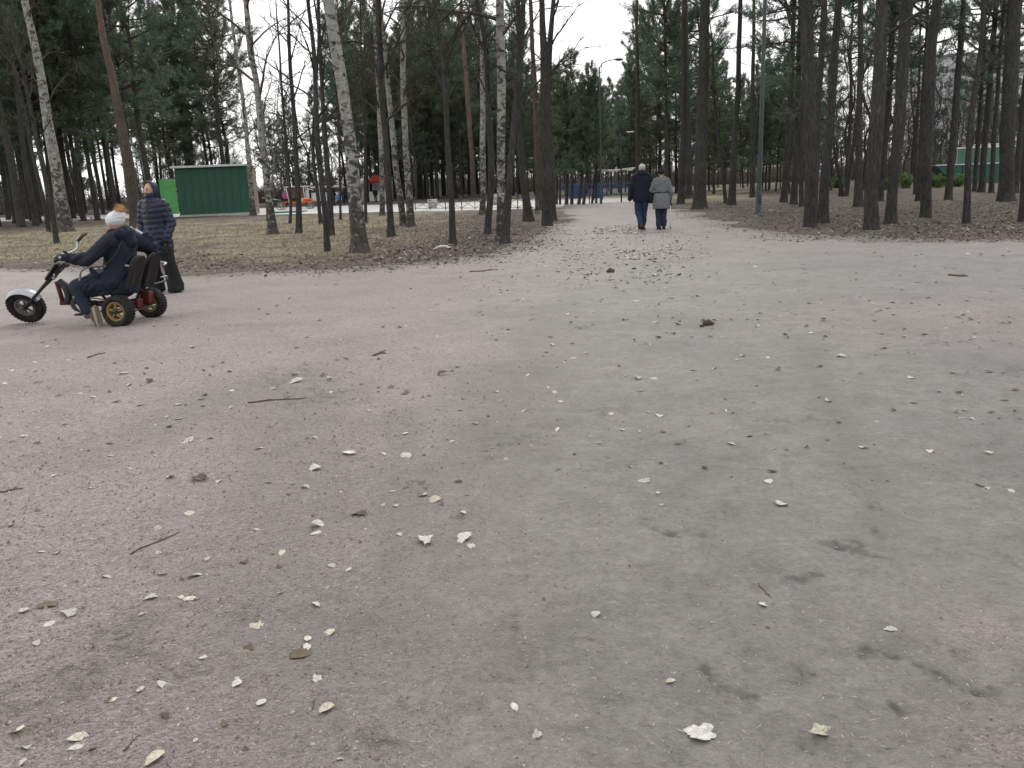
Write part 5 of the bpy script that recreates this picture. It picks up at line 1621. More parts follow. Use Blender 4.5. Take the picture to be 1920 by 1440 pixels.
def face_bits(J, HM, root, s=1.0):
    h = np.asarray(J['head'])
    for sx in (-1, 1):
        mb = MB(); ellipsoid(mb, h + HM @ np.array([sx * .031, .083, .012]) * s, np.array([.013, .008, .006]) * s, 8, 6, 0, HM); part('eye', mb, M_EYE, root)
        mb = MB(); ellipsoid(mb, h + HM @ np.array([sx * .033, .087, .036]) * s, np.array([.019, .006, .004]) * s, 8, 6, 0, HM); part('eyebrow', mb, M_EYE, root)
    mb = MB(); ellipsoid(mb, h + HM @ np.array([0, .090, -.058]) * s, np.array([.023, .008, .007]) * s, 10, 6, 0, HM); part('mouth', mb, M_LIP, root)


def hood_up(J, HM, root, mat, s=1.0):
    """puffy hood round the head, open at the face"""
    h = np.asarray(J['head'])
    k, n = 22, 13
    rings = []
    for i in range(n):
        t = i / (n - 1) * R_(104)                 # from the crown's back towards the face rim
        rings.append(t)
    out = []; inn = []
    for rr_, lst in ((np.array([.118, .130, .146]), out), (np.array([.096, .108, .124]), inn)):
        for t in rings:
            for j in range(k):
                a = j * 2 * math.pi / k
                p = np.array([math.sin(t) * math.cos(a), -math.cos(t), math.sin(t) * math.sin(a)]) * rr_ * s * (1 + .035 * math.sin(t * 9))
                lst.append(h + HM @ (p + np.array([0, .0, -.005])))
    v = np.array(out + inn); f = []
    for b, fl_ in ((0, False), (n * k, True)):
        for i in range(n - 1):
            for j in range(k):
                q = (b + i * k + j, b + i * k + (j + 1) % k, b + (i + 1) * k + (j + 1) % k, b + (i + 1) * k + j)
                f.append(q if not fl_ else q[::-1])
    e = (n - 1) * k
    for j in range(k):
        f.append((e + j, e + (j + 1) % k, n * k + e + (j + 1) % k, n * k + e + j))
    mb = MB(); mb.add(v, f); part('hood', mb, mat, root)


def puff_ball(name, c, r, mat, root, seed=0, n=1500):
    rg = np.random.default_rng(seed); d = rg.normal(size=(n, 3)); d /= np.linalg.norm(d, axis=1)[:, None]
    mb = MB(); ellipsoid(mb, c, r * .86, 14, 10)
    b = np.asarray(c) + d * r * .6; e = np.asarray(c) + (d + rg.normal(size=(n, 3)) * .25) * r * rg.uniform(.88, 1.08, (n, 1))
    s_ = np.cross(d, rg.normal(size=(n, 3))); s_ /= np.linalg.norm(s_, axis=1)[:, None]
    mb.add(np.stack([b - s_ * r * .06, b + s_ * r * .06, e], 1).reshape(-1, 3), np.arange(n * 3).reshape(-1, 3))
    return part(name, mb, mat, root, False)


# ---------------------------------------------------------------- standing person in a navy puffer coat
def standing_person():
    g = G(309, 549)
    r = empty('person', (g[0], g[1], 0), R_(-14))
    J = dict(hs=.6, head=(0, -.01, 1.535), face=(-.25, -1, -.05), neck=(0, .01, 1.38), chest=(0, .01, 1.24), pelvis=(0, .02, .90),
             shA=(-.165, .01, 1.32), elA=(-.25, .03, 1.04), wrA=(-.22, -.09, .82), hdA=(.1, -.25, -1), thA=(.6, -.8, 0), curlA=.5,
             shB=(.165, .01, 1.32), elB=(.255, .03, 1.04), wrB=(.215, -.08, .82), hdB=(-.15, -.25, -1), thB=(-.6, -.8, 0), curlB=-.5,
             hipA=(-.09, .02, .86), knA=(-.12, -.01, .47), anA=(-.14, .02, .085), toeA=(-.17, -.14, .04),
             hipB=(.09, .02, .86), knB=(.14, .0, .47), anB=(.19, .03, .085), toeB=(.22, -.13, .04))
    vf, HM = body_mesh(J); add_vf('body', vf, M_SKIN, r)
    face_bits(J, HM, r)
    hood_up(J, HM, r, M_NAVYP)
    mb = MB()
    loft(mb, [((.02, .02, .60), .20, .165), ((.01, .02, .74), .215, .175), ((0, .02, .90), .205, .168), ((0, .02, 1.03), .185, .15), ((0, .02, 1.15), .20, .155), ((0, .015, 1.26), .205, .15), ((0, .01, 1.345), .17, .125), ((0, .0, 1.40), .105, .10), ((0, -.005, 1.45), .098, .105), ((0, -.0, 1.50), .09, .10)], 28)
    for k_ in 'AB':
        capsule(mb, J['sh' + k_], J['el' + k_], .088, .074); capsule(mb, J['el' + k_], J['wr' + k_], .074, .060)
    add_vf('coat', fuse(mb, .0085, 3), M_NAVYP, r, 0, quilt(.078, .0055, 2, .03))
    mb = MB(); tube(mb, [(-.012, -.165, .62), (-.012, -.165, 1.0), (-.012, -.168, 1.2), (-.012, -.115, 1.40)], .006, 6); part('zip', mb, M_RUSTY, r)
    mb = MB()
    for k_, sx in (('A', -1), ('B', 1)):
        hp, kn, an = (np.asarray(J[q + k_]) for q in ('hip', 'kn', 'an'))
        capsule(mb, hp, kn, .112, .100); capsule(mb, kn, an + [0, .0, .02], .100, .112)
        loft(mb, [((an[0], an[1] - .01, .03), .125, .14), ((an[0], an[1], .14), .115, .125), ((kn[0] * .6 + an[0] * .4, an[1], .30), .10, .11)], 18)
    ellipsoid(mb, (0, .02, .86), (.19, .15, .14))
    add_vf('trousers', fuse(mb, .011, 3), M_BLACKC, r, 0, folds(.008, 7, 4))
    for k_ in 'AB':
        shoe('shoe', J['an' + k_], J['toe' + k_], M_SHOE, r)
    for k_, sx in (('A', -1), ('B', 1)):
        w_ = np.asarray(J['wr' + k_]); mb = MB(); hand(mb, w_, J['hd' + k_], J['th' + k_], J['curl' + k_], 1.12)
        add_vf('glove', fuse(mb, .006, 2), M_BLACKC, r, .006)
    tag(r, 'person in a shiny navy quilted coat, hood up, standing behind the trike', 'person')


standing_person()

# ---------------------------------------------------------------- the walking couple, seen from behind
def walking_man():
    g = G(1203, 431); r = empty('person', (g[0], g[1], 0), R_(4))
    J = dict(head=(.02, .03, 1.655), face=(.12, 1, -.12), neck=(.01, 0, 1.50), chest=(0, 0, 1.33), pelvis=(0, 0, .96),
             shA=(-.19, 0, 1.43), elA=(-.285, -.02, 1.14), wrA=(-.315, .05, .86), hdA=(-.05, .15, -1), thA=(.3, 1, 0), curlA=.4,
             shB=(.19, 0, 1.43), elB=(.29, .0, 1.14), wrB=(.25, .16, .94), hdB=(-.1, .5, -.7), thB=(-.6, .6, 0), curlB=-.6,
             hipA=(-.09, 0, .92), knA=(-.10, .03, .50), anA=(-.055, -.20, .155), toeA=(-.05, -.12, .03),
             hipB=(.09, 0, .92), knB=(.085, .06, .50), anB=(.07, .12, .09), toeB=(.08, .28, .03))
    vf, HM = body_mesh(J, 1.03, .011); add_vf('body', vf, M_SKIN, r); face_bits(J, HM, r, 1.03)
    mb = MB()
    loft(mb, [((0, 0, .78), .235, .18), ((0, 0, .90), .25, .195), ((0, 0, 1.08), .245, .185), ((0, 0, 1.25), .25, .18), ((0, 0, 1.38), .235, .165), ((0, 0, 1.47), .17, .13), ((0, 0, 1.53), .10, .10)], 26)
    for k_ in 'AB':
        capsule(mb, J['sh' + k_], J['el' + k_], .098, .08); capsule(mb, J['el' + k_], J['wr' + k_], .078, .062)
    add_vf('jacket', fuse(mb, .012, 4), M_NAVY2, r, 0, folds(.010, 6, 9))
    mb = MB(); ellipsoid(mb, (.01, -.06, 1.535), (.155, .10, .095)); capsule(mb, (-.10, .02, 1.51), (.12, .02, 1.51), .06, .06)
    add_vf('hood', fuse(mb, .011, 4), M_NAVY2, r, 0, folds(.008, 11, 5))
    mb = MB(); ellipsoid(mb, np.array(J['head']) + [0, -.008, .045], (.092, .108, .090), 18, 12)
    add_vf('hat', fuse(mb, .009, 2), M_HATW, r, 0, folds(.006, 18, 2))
    mb = MB()
    ellipsoid(mb, (0, 0, .90), (.20, .16, .16))
    for k_ in 'AB':
        hp, kn, an = (np.asarray(J[q + k_]) for q in ('hip', 'kn', 'an'))
        capsule(mb, hp, kn, .115, .095); capsule(mb, kn, an + vnorm(kn - an) * .06, .092, .080)
    add_vf('trousers', fuse(mb, .012, 4), M_JEAN, r, 0, folds(.012, 8, 3))
    shoe('boot', J['anA'], J['toeA'], M_SHOE, r, None, 1.15, (.0, -.9, .6)); shoe('boot', J['anB'], J['toeB'], M_SHOE, r, None, 1.15)
    tag(r, 'walking person from behind in dark navy jacket, white hat and blue jeans', 'person')
    b = empty('shoulder_bag', (g[0] + .30, g[1] - .02, 0), R_(4))
    mb = MB(); loft(mb, [((0, 0, .72), .12, .075, .5), ((0, 0, .76), .135, .085, .5), ((0, 0, .95), .125, .08, .5), ((0, 0, 1.0), .10, .06, .6)], 22); part('pouch', mb, M_BLACKC, b)
    mb = MB(); tube(mb, bend([(-.09, 0, .98), (-.06, .02, 1.10), (0, .03, 1.15), (.06, .02, 1.10), (.09, 0, .98)], 4), .01, 6); part('strap', mb, M_BLACKC, b)
    tag(b, 'black bag hanging between the two walking people', 'bag')


def walking_woman():
    g = G(1240, 430); r = empty('person', (g[0], g[1], 0), R_(-3))
    J = dict(hs=.6, head=(-.01, .03, 1.515), face=(-.1, 1, -.15), neck=(-.005, 0, 1.38), chest=(0, 0, 1.22), pelvis=(0, 0, .88),
             shA=(-.165, 0, 1.31), elA=(-.285, .02, 1.07), wrA=(-.25, .20, 1.03), hdA=(-.3, 1, .05), thA=(.1, .2, 1), curlA=-.5,
             shB=(.165, 0, 1.31), elB=(.255, -.02, 1.03), wrB=(.255, .08, .80), hdB=(.05, .2, -1), thB=(-.2, 1, 0), curlB=.8,
             hipA=(-.08, 0, .84), knA=(-.085, .03, .46), anA=(-.075, -.03, .09), toeA=(-.11, .12, .03),
             hipB=(.08, 0, .84), knB=(.075, .04, .46), anB=(.07, .02, .09), toeB=(.09, .18, .03))
    vf, HM = body_mesh(J, .97, .011); add_vf('body', vf, M_SKIN, r); face_bits(J, HM, r, .97)
    mb = MB()
    loft(mb, [((0, 0, .575), .235, .19), ((0, 0, .70), .238, .195), ((0, 0, .85), .225, .185), ((0, 0, .985), .188, .155), ((0, 0, 1.03), .182, .15), ((0, 0, 1.12), .195, .15), ((0, 0, 1.25), .20, .145), ((0, 0, 1.34), .155, .12), ((0, 0, 1.40), .09, .09)], 26)
    for k_ in 'AB':
        capsule(mb, J['sh' + k_], J['el' + k_], .085, .07); capsule(mb, J['el' + k_], J['wr' + k_], .070, .055)
    add_vf('coat', fuse(mb, .0115, 3), M_GREYC, r, 0, folds(.010, 7, 12))
    mb = MB()
    pts = [(.190 * math.cos(a_), .156 * math.sin(a_), 1.01) for a_ in np.linspace(0, 2 * math.pi, 29)]
    tube(mb, pts, .014, 6, 0, False); part('belt', mb, M_BLACKC, r)
    mb = MB(); ellipsoid(mb, (0, -.09, 1.30), (.125, .055, .095)); capsule(mb, (-.10, -.02, 1.375), (.10, -.02, 1.375), .052, .052); capsule(mb, (-.10, -.02, 1.375), (0, -.11, 1.25), .045, .05); capsule(mb, (.10, -.02, 1.375), (0, -.11, 1.25), .045, .05)
    add_vf('hood', fuse(mb, .010, 3), M_GREYC, r, 0, folds(.006, 12, 6))
    mb = MB(); ellipsoid(mb, np.array(J['head']) + [0, -.006, .03], (.092, .108, .098), 18, 12)
    add_vf('hat', fuse(mb, .009, 2), M_BLACKC, r, 0, folds(.005, 20, 2))
    mb = MB(); ellipsoid(mb, (0, 0, .84), (.17, .14, .14))
    for k_ in 'AB':
        hp, kn, an = (np.asarray(J[q + k_]) for q in ('hip', 'kn', 'an'))
        capsule(mb, hp, kn, .098, .080); capsule(mb, kn, an + [0, 0, .03], .078, .075)
    add_vf('trousers', fuse(mb, .0115, 3), M_JEAND, r, 0, folds(.010, 9, 8))
    for k_ in 'AB':
        shoe('shoe', J['an' + k_], J['toe' + k_], M_SHOE, r)
    for k_ in 'AB':
        mb = MB(); hand(mb, np.asarray(J['wr' + k_]), J['hd' + k_], J['th' + k_], J['curl' + k_], 1.12); add_vf('glove', fuse(mb, .007, 2), M_BLACKC, r, .006)
    tag(r, 'walking person from behind in grey belted coat and black hat', 'person')
    c = empty('walking_cane', (g[0] + .27, g[1] + .13, 0))
    mb = MB(); tube(mb, [(.01, 0, .01), (-.005, 0, .70)], .017, 8); part('shaft', mb, M_WHITE, c)
    mb = MB(); tube(mb, bend([(-.005, 0, .68), (-.005, 0, .735), (-.005, .05, .755), (-.005, .11, .745)], 4), .013, 8); part('handle', mb, M_WHITE, c)
    mb = MB(); lathe(mb, [(.001, 0), (.018, 0), (.016, .04), (.001, .04)], 10, c=(.01, 0, 0)); part('tip', mb, M_BLACK, c)
    tag(c, 'thin white cane in the right hand of the person in grey', 'cane')


walking_man()
walking_woman()


# ---------------------------------------------------------------- far figures beyond the grass
def far_person(px, py, hpx, top, legs, hatm, label, rz=0.0, step=.12, add=0.0):
    g = G(px, py); s = hpx / PXM(g) / 1.72
    r = empty('person', (g[0], g[1] + add, 0), rz)
    S = lambda *p: np.array(p) * s
    J = dict(head=S(0, -.02, 1.60), face=(0, -1, -.1), neck=S(0, 0, 1.45), chest=S(0, 0, 1.29), pelvis=S(0, 0, .93),
             shA=S(-.18, 0, 1.38), elA=S(-.25, .04, 1.10), wrA=S(-.22, -.10, .90), hdA=(.1, -.4, -1), thA=(.4, -1, 0), shB=S(.18, 0, 1.38), elB=S(.25, .03, 1.10), wrB=S(.23, -.08, .88), hdB=(0, -.3, -1), thB=(-.4, -1, 0), curlB=-.4,
             hipA=S(-.09, 0, .90), knA=S(-.10, -.04, .49), anA=S(-.10, -step, .08), toeA=S(-.11, -step - .15, .03), hipB=S(.09, 0, .90), knB=S(.10, .0, .49), anB=S(.10, step, .08), toeB=S(.11, step - .15, .03))
    vf, HM = body_mesh(J, s, .028); add_vf('body', vf, M_SKIN, r)
    mb = MB(); loft(mb, [(S(0, 0, .76), .21 * s, .16 * s), (S(0, 0, 1.05), .20 * s, .15 * s), (S(0, 0, 1.28), .21 * s, .15 * s), (S(0, 0, 1.43), .12 * s, .11 * s), (S(0, 0, 1.48), .08 * s, .08 * s)], 18)
    for k_ in 'AB':
        capsule(mb, J['sh' + k_], J['el' + k_], .085 * s, .07 * s); capsule(mb, J['el' + k_], J['wr' + k_], .068 * s, .055 * s)
    add_vf('jacket', fuse(mb, .02 * s, 2), top, r, 0, folds(.01, 6, 3))
    mb = MB(); ellipsoid(mb, J['head'] + S(0, .01, .05), S(.09, .105, .085)); part('hat', mb, hatm, r)
    mb = MB(); ellipsoid(mb, S(0, 0, .90), S(.18, .14, .13))
    for k_ in 'AB':
        capsule(mb, J['hip' + k_], J['kn' + k_], .10 * s, .08 * s); capsule(mb, J['kn' + k_], J['an' + k_], .08 * s, .065 * s)
    add_vf('trousers', fuse(mb, .02 * s, 2), legs, r)
    for k_ in 'AB':
        shoe('shoe', J['an' + k_], J['toe' + k_], M_SHOE, r, None, s)
    tag(r, label, 'person', 'people beyond the grass')


far_person(537, 387, 31, M_PINKC, M_BLACKC, M_WHITEK, 'far person in pink jacket left of the orange cart', .4)
far_person(627, 385.5, 38, M_NAVY2, M_JEAND, M_NAVY2, 'far person in dark clothes walking just left of the large birch', 1.2)
far_person(636, 385.5, 24, M_BLUEC, M_JEAND, M_NAVY2, 'far child in bright blue jacket beside the dark-clothed walker', .8, .06)
far_person(649, 384, 36, M_BLACKC, M_BLACKC, M_BLACKC, 'far person in black half hidden by the large spotted birch', -.6)
far_person(699, 380, 27, M_BLACKC, M_JEAND, M_BLACKC, 'far person in black in front of the red canopy stall', .3, .1, 2)
# ================================================================== PEDAL TRIKE AND RIDER
M_TYRE = plain('tyre_rubber', (.020, .020, .020), .85, 0, .25, 16, .3, .25, (.085, .075, .062))
M_RIMY = plain('yellow_rim_paint', (.21, .155, .05), .55, 0, .22, 18, .15, .4, (.12, .09, .05))
M_RIMG = plain('dull_steel_rim', (.16, .15, .145), .55, .5, .2, 15, .15)
M_CHROME = plain('scratched_chrome', (.30, .31, .33), .28, .9, .15, 20, .05)
M_REDF = plain('dark_red_frame', (.10, .014, .018), .5, 0, .2, 10, .1, .4, (.06, .03, .025))
M_SEAT = plain('worn_dark_seat', (.014, .012, .012), .8, 0, .25, 10, .3)
M_TUBE = plain('worn_tube_steel', (.33, .33, .32), .45, .6, .25, 14, .1)

TR = empty('pedal_trike', (-4.45, 9.86, 0), R_(170.5))
MY = axis_M((0, 1, 0))


def wheel(c, r, w, rimm, axis, spokes=5, rim_r=.58):
    M = axis_M(axis)
    mb = MB(); h = w / 2; i = r * (rim_r + .06)
    lathe(mb, [(i, -h * .8), (r * .80, -h), (r * .92, -h * .95), (r * .985, -h * .72), (r, -h * .3), (r, h * .3), (r * .985, h * .72), (r * .92, h * .95), (r * .80, h), (i, h * .8), (i * .98, 0)], 40, M, c)
    for q in range(32):                                # tread blocks
        a = q * 2 * math.pi / 32
        for s in (-1, 1):
            p = np.array([math.cos(a + s * .05) * r, math.sin(a + s * .05) * r, s * h * .42])
            Mb = M @ np.array(Matrix.Rotation(a + s * .05, 3, 'Z'))
            box(mb, M @ p + np.asarray(c), (.010, r * .10, h * .62), 0, 0, Mb)
    wl = part('wheel', mb, M_TYRE, TR)
    mr = MB(); rr = r * rim_r
    lathe(mr, [(rr * .86, -h * .72), (rr * 1.12, -h * .80), (rr * 1.14, -h * .7), (rr * 1.1, 0), (rr * 1.14, h * .7), (rr * 1.12, h * .80), (rr * .86, h * .72), (rr * .84, 0)], 36, M, c)
    for q in range(spokes):
        a = q * 2 * math.pi / spokes + .3
        for zz in (h * .55,):
            p0 = np.array([math.cos(a) * rr * .2, math.sin(a) * rr * .2, zz]); p1 = np.array([math.cos(a) * rr * .92, math.sin(a) * rr * .92, zz])
            mid = (p0 + p1) / 2
            Mb = M @ np.array(Matrix.Rotation(a, 3, 'Z'))
            bbox(mr, M @ mid + np.asarray(c), (rr * .78, rr * .26, h * .3), .006, 0, Mb)
    part('rim', mr, rimm, wl)
    mh = MB(); lathe(mh, [(.001, -h), (rr * .26, -h), (rr * .28, 0), (rr * .26, h * .85), (rr * .12, h * 1.05), (.001, h * 1.05)], 18, M, c, 0, False); part('hub', mh, M_BLACK, wl)
    return wl


wheel((0, .33, .178), .178, .15, M_RIMY, (0, 1, 0))
wheel((0, -.33, .178), .178, .15, M_RIMY, (0, 1, 0))
FA = np.array([-.16, .88, -.40]); FA /= np.linalg.norm(FA)
FC = np.array([1.45, .0, .212])
wheel(FC, .215, .115, M_RIMG, FA, 6, .50)
# chrome mudguard over the front wheel
MF = axis_M(FA); mb = MB(); prof = []
fw, n = .075, 22
for rr_ in (.232, .226):
    for i in range(n):
        a_ = R_(25 + 130 * i / (n - 1))
        up_l = MF.T @ np.array([0, 0, 1.0]); a0 = math.atan2(up_l[1], up_l[0])
        a_ = a0 + (a_ - R_(90))
        for j in range(5):
            zz = -fw + 2 * fw * j / 4; drop = .022 * (abs(j - 2) / 2) ** 2
            prof.append(FC + MF @ np.array([math.cos(a_) * (rr_ - drop), math.sin(a_) * (rr_ - drop), zz]))
fs = []
for b_, fl_ in ((0, False), (n * 5, True)):
    for i in range(n - 1):
        for j in range(4):
            q = (b_ + i * 5 + j, b_ + i * 5 + j + 1, b_ + (i + 1) * 5 + j + 1, b_ + (i + 1) * 5 + j); fs.append(q if fl_ else q[::-1])
mb.add(prof, fs); part('front_mudguard', mb, M_CHROME, TR)
# fork
top = np.array([.86, .0, .76])
for s in (-1, 1):
    mb = MB(); a_ = FC + FA * s * .085
    tube(mb, [a_, a_ + (top - FC) * .33 + FA * s * .0, top + np.array([0, s * .05, 0]) - (top - FC) * .12], .021, 8); part('fork_tube', mb, M_BLACK, TR)
mb = MB(); tube(mb, [FC + FA * -.10, FC + FA * .10], .014, 8); part('front_axle', mb, M_STEEL, TR)
mb = MB(); bbox(mb, top - (top - FC) * .12, (.06, .16, .05), .01, 0, np.array(Matrix.Rotation(R_(-45), 3, 'Y'))); part('fork_crown', mb, M_BLACK, TR)
mb = MB(); tube(mb, [top - (top - FC) * .22, top + np.array([-.05, 0, .07])], .024, 10); part('steering_stem', mb, M_TUBE, TR)
mb = MB(); bbox(mb, (1.035, .02, .62), (.03, .17, .24), .03, 0, np.array(Matrix.Rotation(R_(-38), 3, 'Y'))); part('number_board', mb, M_BLACK, TR)
mb = MB(); tube(mb, bend([(1.02, .09, .56), (.98, .10, .54), (.985, .10, .60)], 4), .010, 6); part('bell_bracket', mb, M_CHROME, TR)
mb = MB(); tube(mb, bend([(.98, .02, .50), (.90, .02, .44), (.86, .02, .34), (.87, .02, .24)], 5), .045, 8); part('neck_cover', mb, M_BLACK, TR)
hb = bend([(.66, .42, .81), (.74, .33, .83), (.82, .16, .83), (.83, 0, .84), (.87, -.16, .88), (.93, -.27, .98), (.90, -.38, 1.04)], 6)
mb = MB(); tube(mb, hb, .015, 8); hbo = part('handlebar', mb, M_TUBE, TR)
mb = MB(); tube(mb, [hb[0], hb[0] * .35 + hb[6] * .65, hb[8]], .021, 10); part('grip', mb, M_BLACK, hbo)
mb = MB(); tube(mb, [hb[-1], hb[-7] * .5 + hb[-1] * .5, hb[-9]], .021, 10); part('grip', mb, M_BLACK, hbo)
mb = MB(); tube(mb, [hb[0], hb[0] + (hb[0] - hb[2]) * .25], .020, 10); part('grip_end', mb, M_STEEL, hbo)
# frame
for (p, q, r_) in (((.0, 0, .23), (.98, 0, .24), .028), ((.0, .12, .20), (.55, .03, .22), .018), ((.0, -.12, .20), (.55, -.03, .22), .018), ((.95, 0, .24), (1.03, 0, .50), .026), ((.30, -.24, .36), (.30, .24, .36), .016), ((.02, -.24, .36), (.02, .24, .36), .016),
                    ((.30, .2, .36), (.32, .03, .23), .015), ((.02, .2, .36), (.02, .03, .20), .015), ((.30, -.2, .36), (.32, -.03, .23), .015), ((.02, -.2, .36), (.02, -.03, .20), .015)):
    mb = MB(); tube(mb, [p, q], r_, 8); part('frame_tube', mb, M_REDF, TR)
mb = MB(); tube(mb, [(0, -.26, .178), (0, .26, .178)], .017, 8); part('rear_axle', mb, M_RUSTY, TR)
mb = MB(); bbox(mb, (-.02, -.19, .26), (.16, .10, .16), .02); bbox(mb, (.02, -.05, .21), (.13, .12, .12), .02); part('rear_carrier', mb, M_REDF, TR)
mb = MB(); tube(mb, [(-.15, -.22, .16), (-.06, .22, .15)], .010, 6); part('tie_rod', mb, M_RUSTY, TR)
# crank, chain, pedals
mb = MB(); lathe(mb, [(.02, -.006), (.085, -.006), (.092, 0), (.085, .006), (.02, .006)], 28, MY, (.72, .055, .23)); ch = part('chainring', mb, M_RUSTY, TR)
mb = MB()
for q in range(5):
    a_ = q * 1.2566; tube(mb, [(.72 + .02 * math.cos(a_), .055, .23 + .02 * math.sin(a_)), (.72 + .08 * math.cos(a_), .055, .23 + .08 * math.sin(a_))], .006, 5)
part('chainring_arm', mb, M_RUSTY, ch)
mb = MB(); lathe(mb, [(.01, -.006), (.045, -.006), (.05, 0), (.045, .006), (.01, .006)], 20, MY, (.05, .055, .19)); part('sprocket', mb, M_RUSTY, TR)
mb = MB(); tube(mb, [(.72, .055, .322), (.05, .055, .24)], .007, 5); tube(mb, [(.72, .055, .138), (.05, .055, .14)], .007, 5); part('chain', mb, M_RUSTY, TR)
mb = MB(); bbox(mb, (.56, .08, .20), (.24, .035, .15), .03); part('chain_guard', mb, M_BLACK, TR)
for s, dx, dz in ((1, -.09, -.11), (-1, .09, .11)):
    mb = MB(); tube(mb, [(.72, s * .08, .23), (.72 + dx, s * .10, .23 + dz)], .012, 6); cr = part('crank', mb, M_STEEL, TR)
    mb = MB(); bbox(mb, (.72 + dx, s * .155, .23 + dz), (.09, .09, .022), .005); part('pedal', mb, M_BLACK, cr)
# two seats with rounded backs
for y, lbl in ((.145, None), (-.165, None)):
    mb = MB(); bbox(mb, (.20, y, .405), (.40, .27, .065), .028); st = part('seat', mb, M_SEAT, TR)
    mb = MB(); kx = 14; vv = []
    out = [(-.11, 0), (.11, 0), (.112, .22)] + [(.112 * math.cos(a_), .25 + .13 * math.sin(a_)) for a_ in np.linspace(.1, math.pi - .1, 9)] + [(-.112, .22)]
    for th_ in (0, .06):
        for (u, w) in out:
            vv.append((-.02 - w * .30 - th_, y + u, .41 + w))
    n_ = len(out)
    mb.add(vv, [tuple(range(n_)), tuple(range(2 * n_ - 1, n_ - 1, -1))] + [(i, n_ + i, n_ + (i + 1) % n_, (i + 1) % n_) for i in range(n_)]); bk = part('backrest', mb, M_SEAT, TR, False)
    mb = MB(); tube(mb, [vv[i] for i in range(2, n_ - 1)], .012, 6); part('back_tube', mb, M_RUSTY, bk)
    for s in (-.07, .07):
        mb = MB(); bbox(mb, (-.10, y + s, .50), (.03, .025, .22), .006, 0, np.array(Matrix.Rotation(R_(-16), 3, 'Y'))); part('back_bracket', mb, M_RUSTY, bk)
mb = MB(); tube(mb, bend([(.50, .285, .36), (.51, .285, .60), (.46, .28, .665), (.36, .26, .685), (.0, .22, .69), (-.10, .21, .66)], 5), .014, 8); part('armrest', mb, M_TUBE, TR)
mb = MB(); tube(mb, bend([(.30, -.33, .36), (.28, -.33, .62), (.2, -.34, .665), (-.10, -.34, .665), (-.22, -.30, .66), (-.24, -.2, .64)], 5), .014, 8); part('armrest', mb, M_CHROME, TR)
mb = MB(); tube(mb, bend([(-.02, -.32, .40), (-.18, -.33, .44), (-.24, -.28, .50), (-.2, -.2, .50)], 5), .012, 8); part('rear_handle', mb, M_CHROME, TR)
def lean_back(root, k=.155):
    """rake the frame and seats back; the wheels keep their shape"""
    for o_ in [c for c in root.children if c.name.split('.')[0] not in ('wheel', 'front_mudguard', 'front_axle')]:
        for q_ in [o_] + list(o_.children):
            me_ = q_.data; a_ = np.empty(len(me_.vertices) * 3, np.float32); me_.vertices.foreach_get('co', a_); a_ = a_.reshape(-1, 3)
            a_[:, 0] -= k * np.clip(a_[:, 2] - .2, 0, 9); me_.vertices.foreach_set('co', a_.ravel()); me_.update()


lean_back(TR)
tag(TR, 'three-wheeled pedal trike with chopper fork, red frame and yellow rear rims', 'pedal trike')


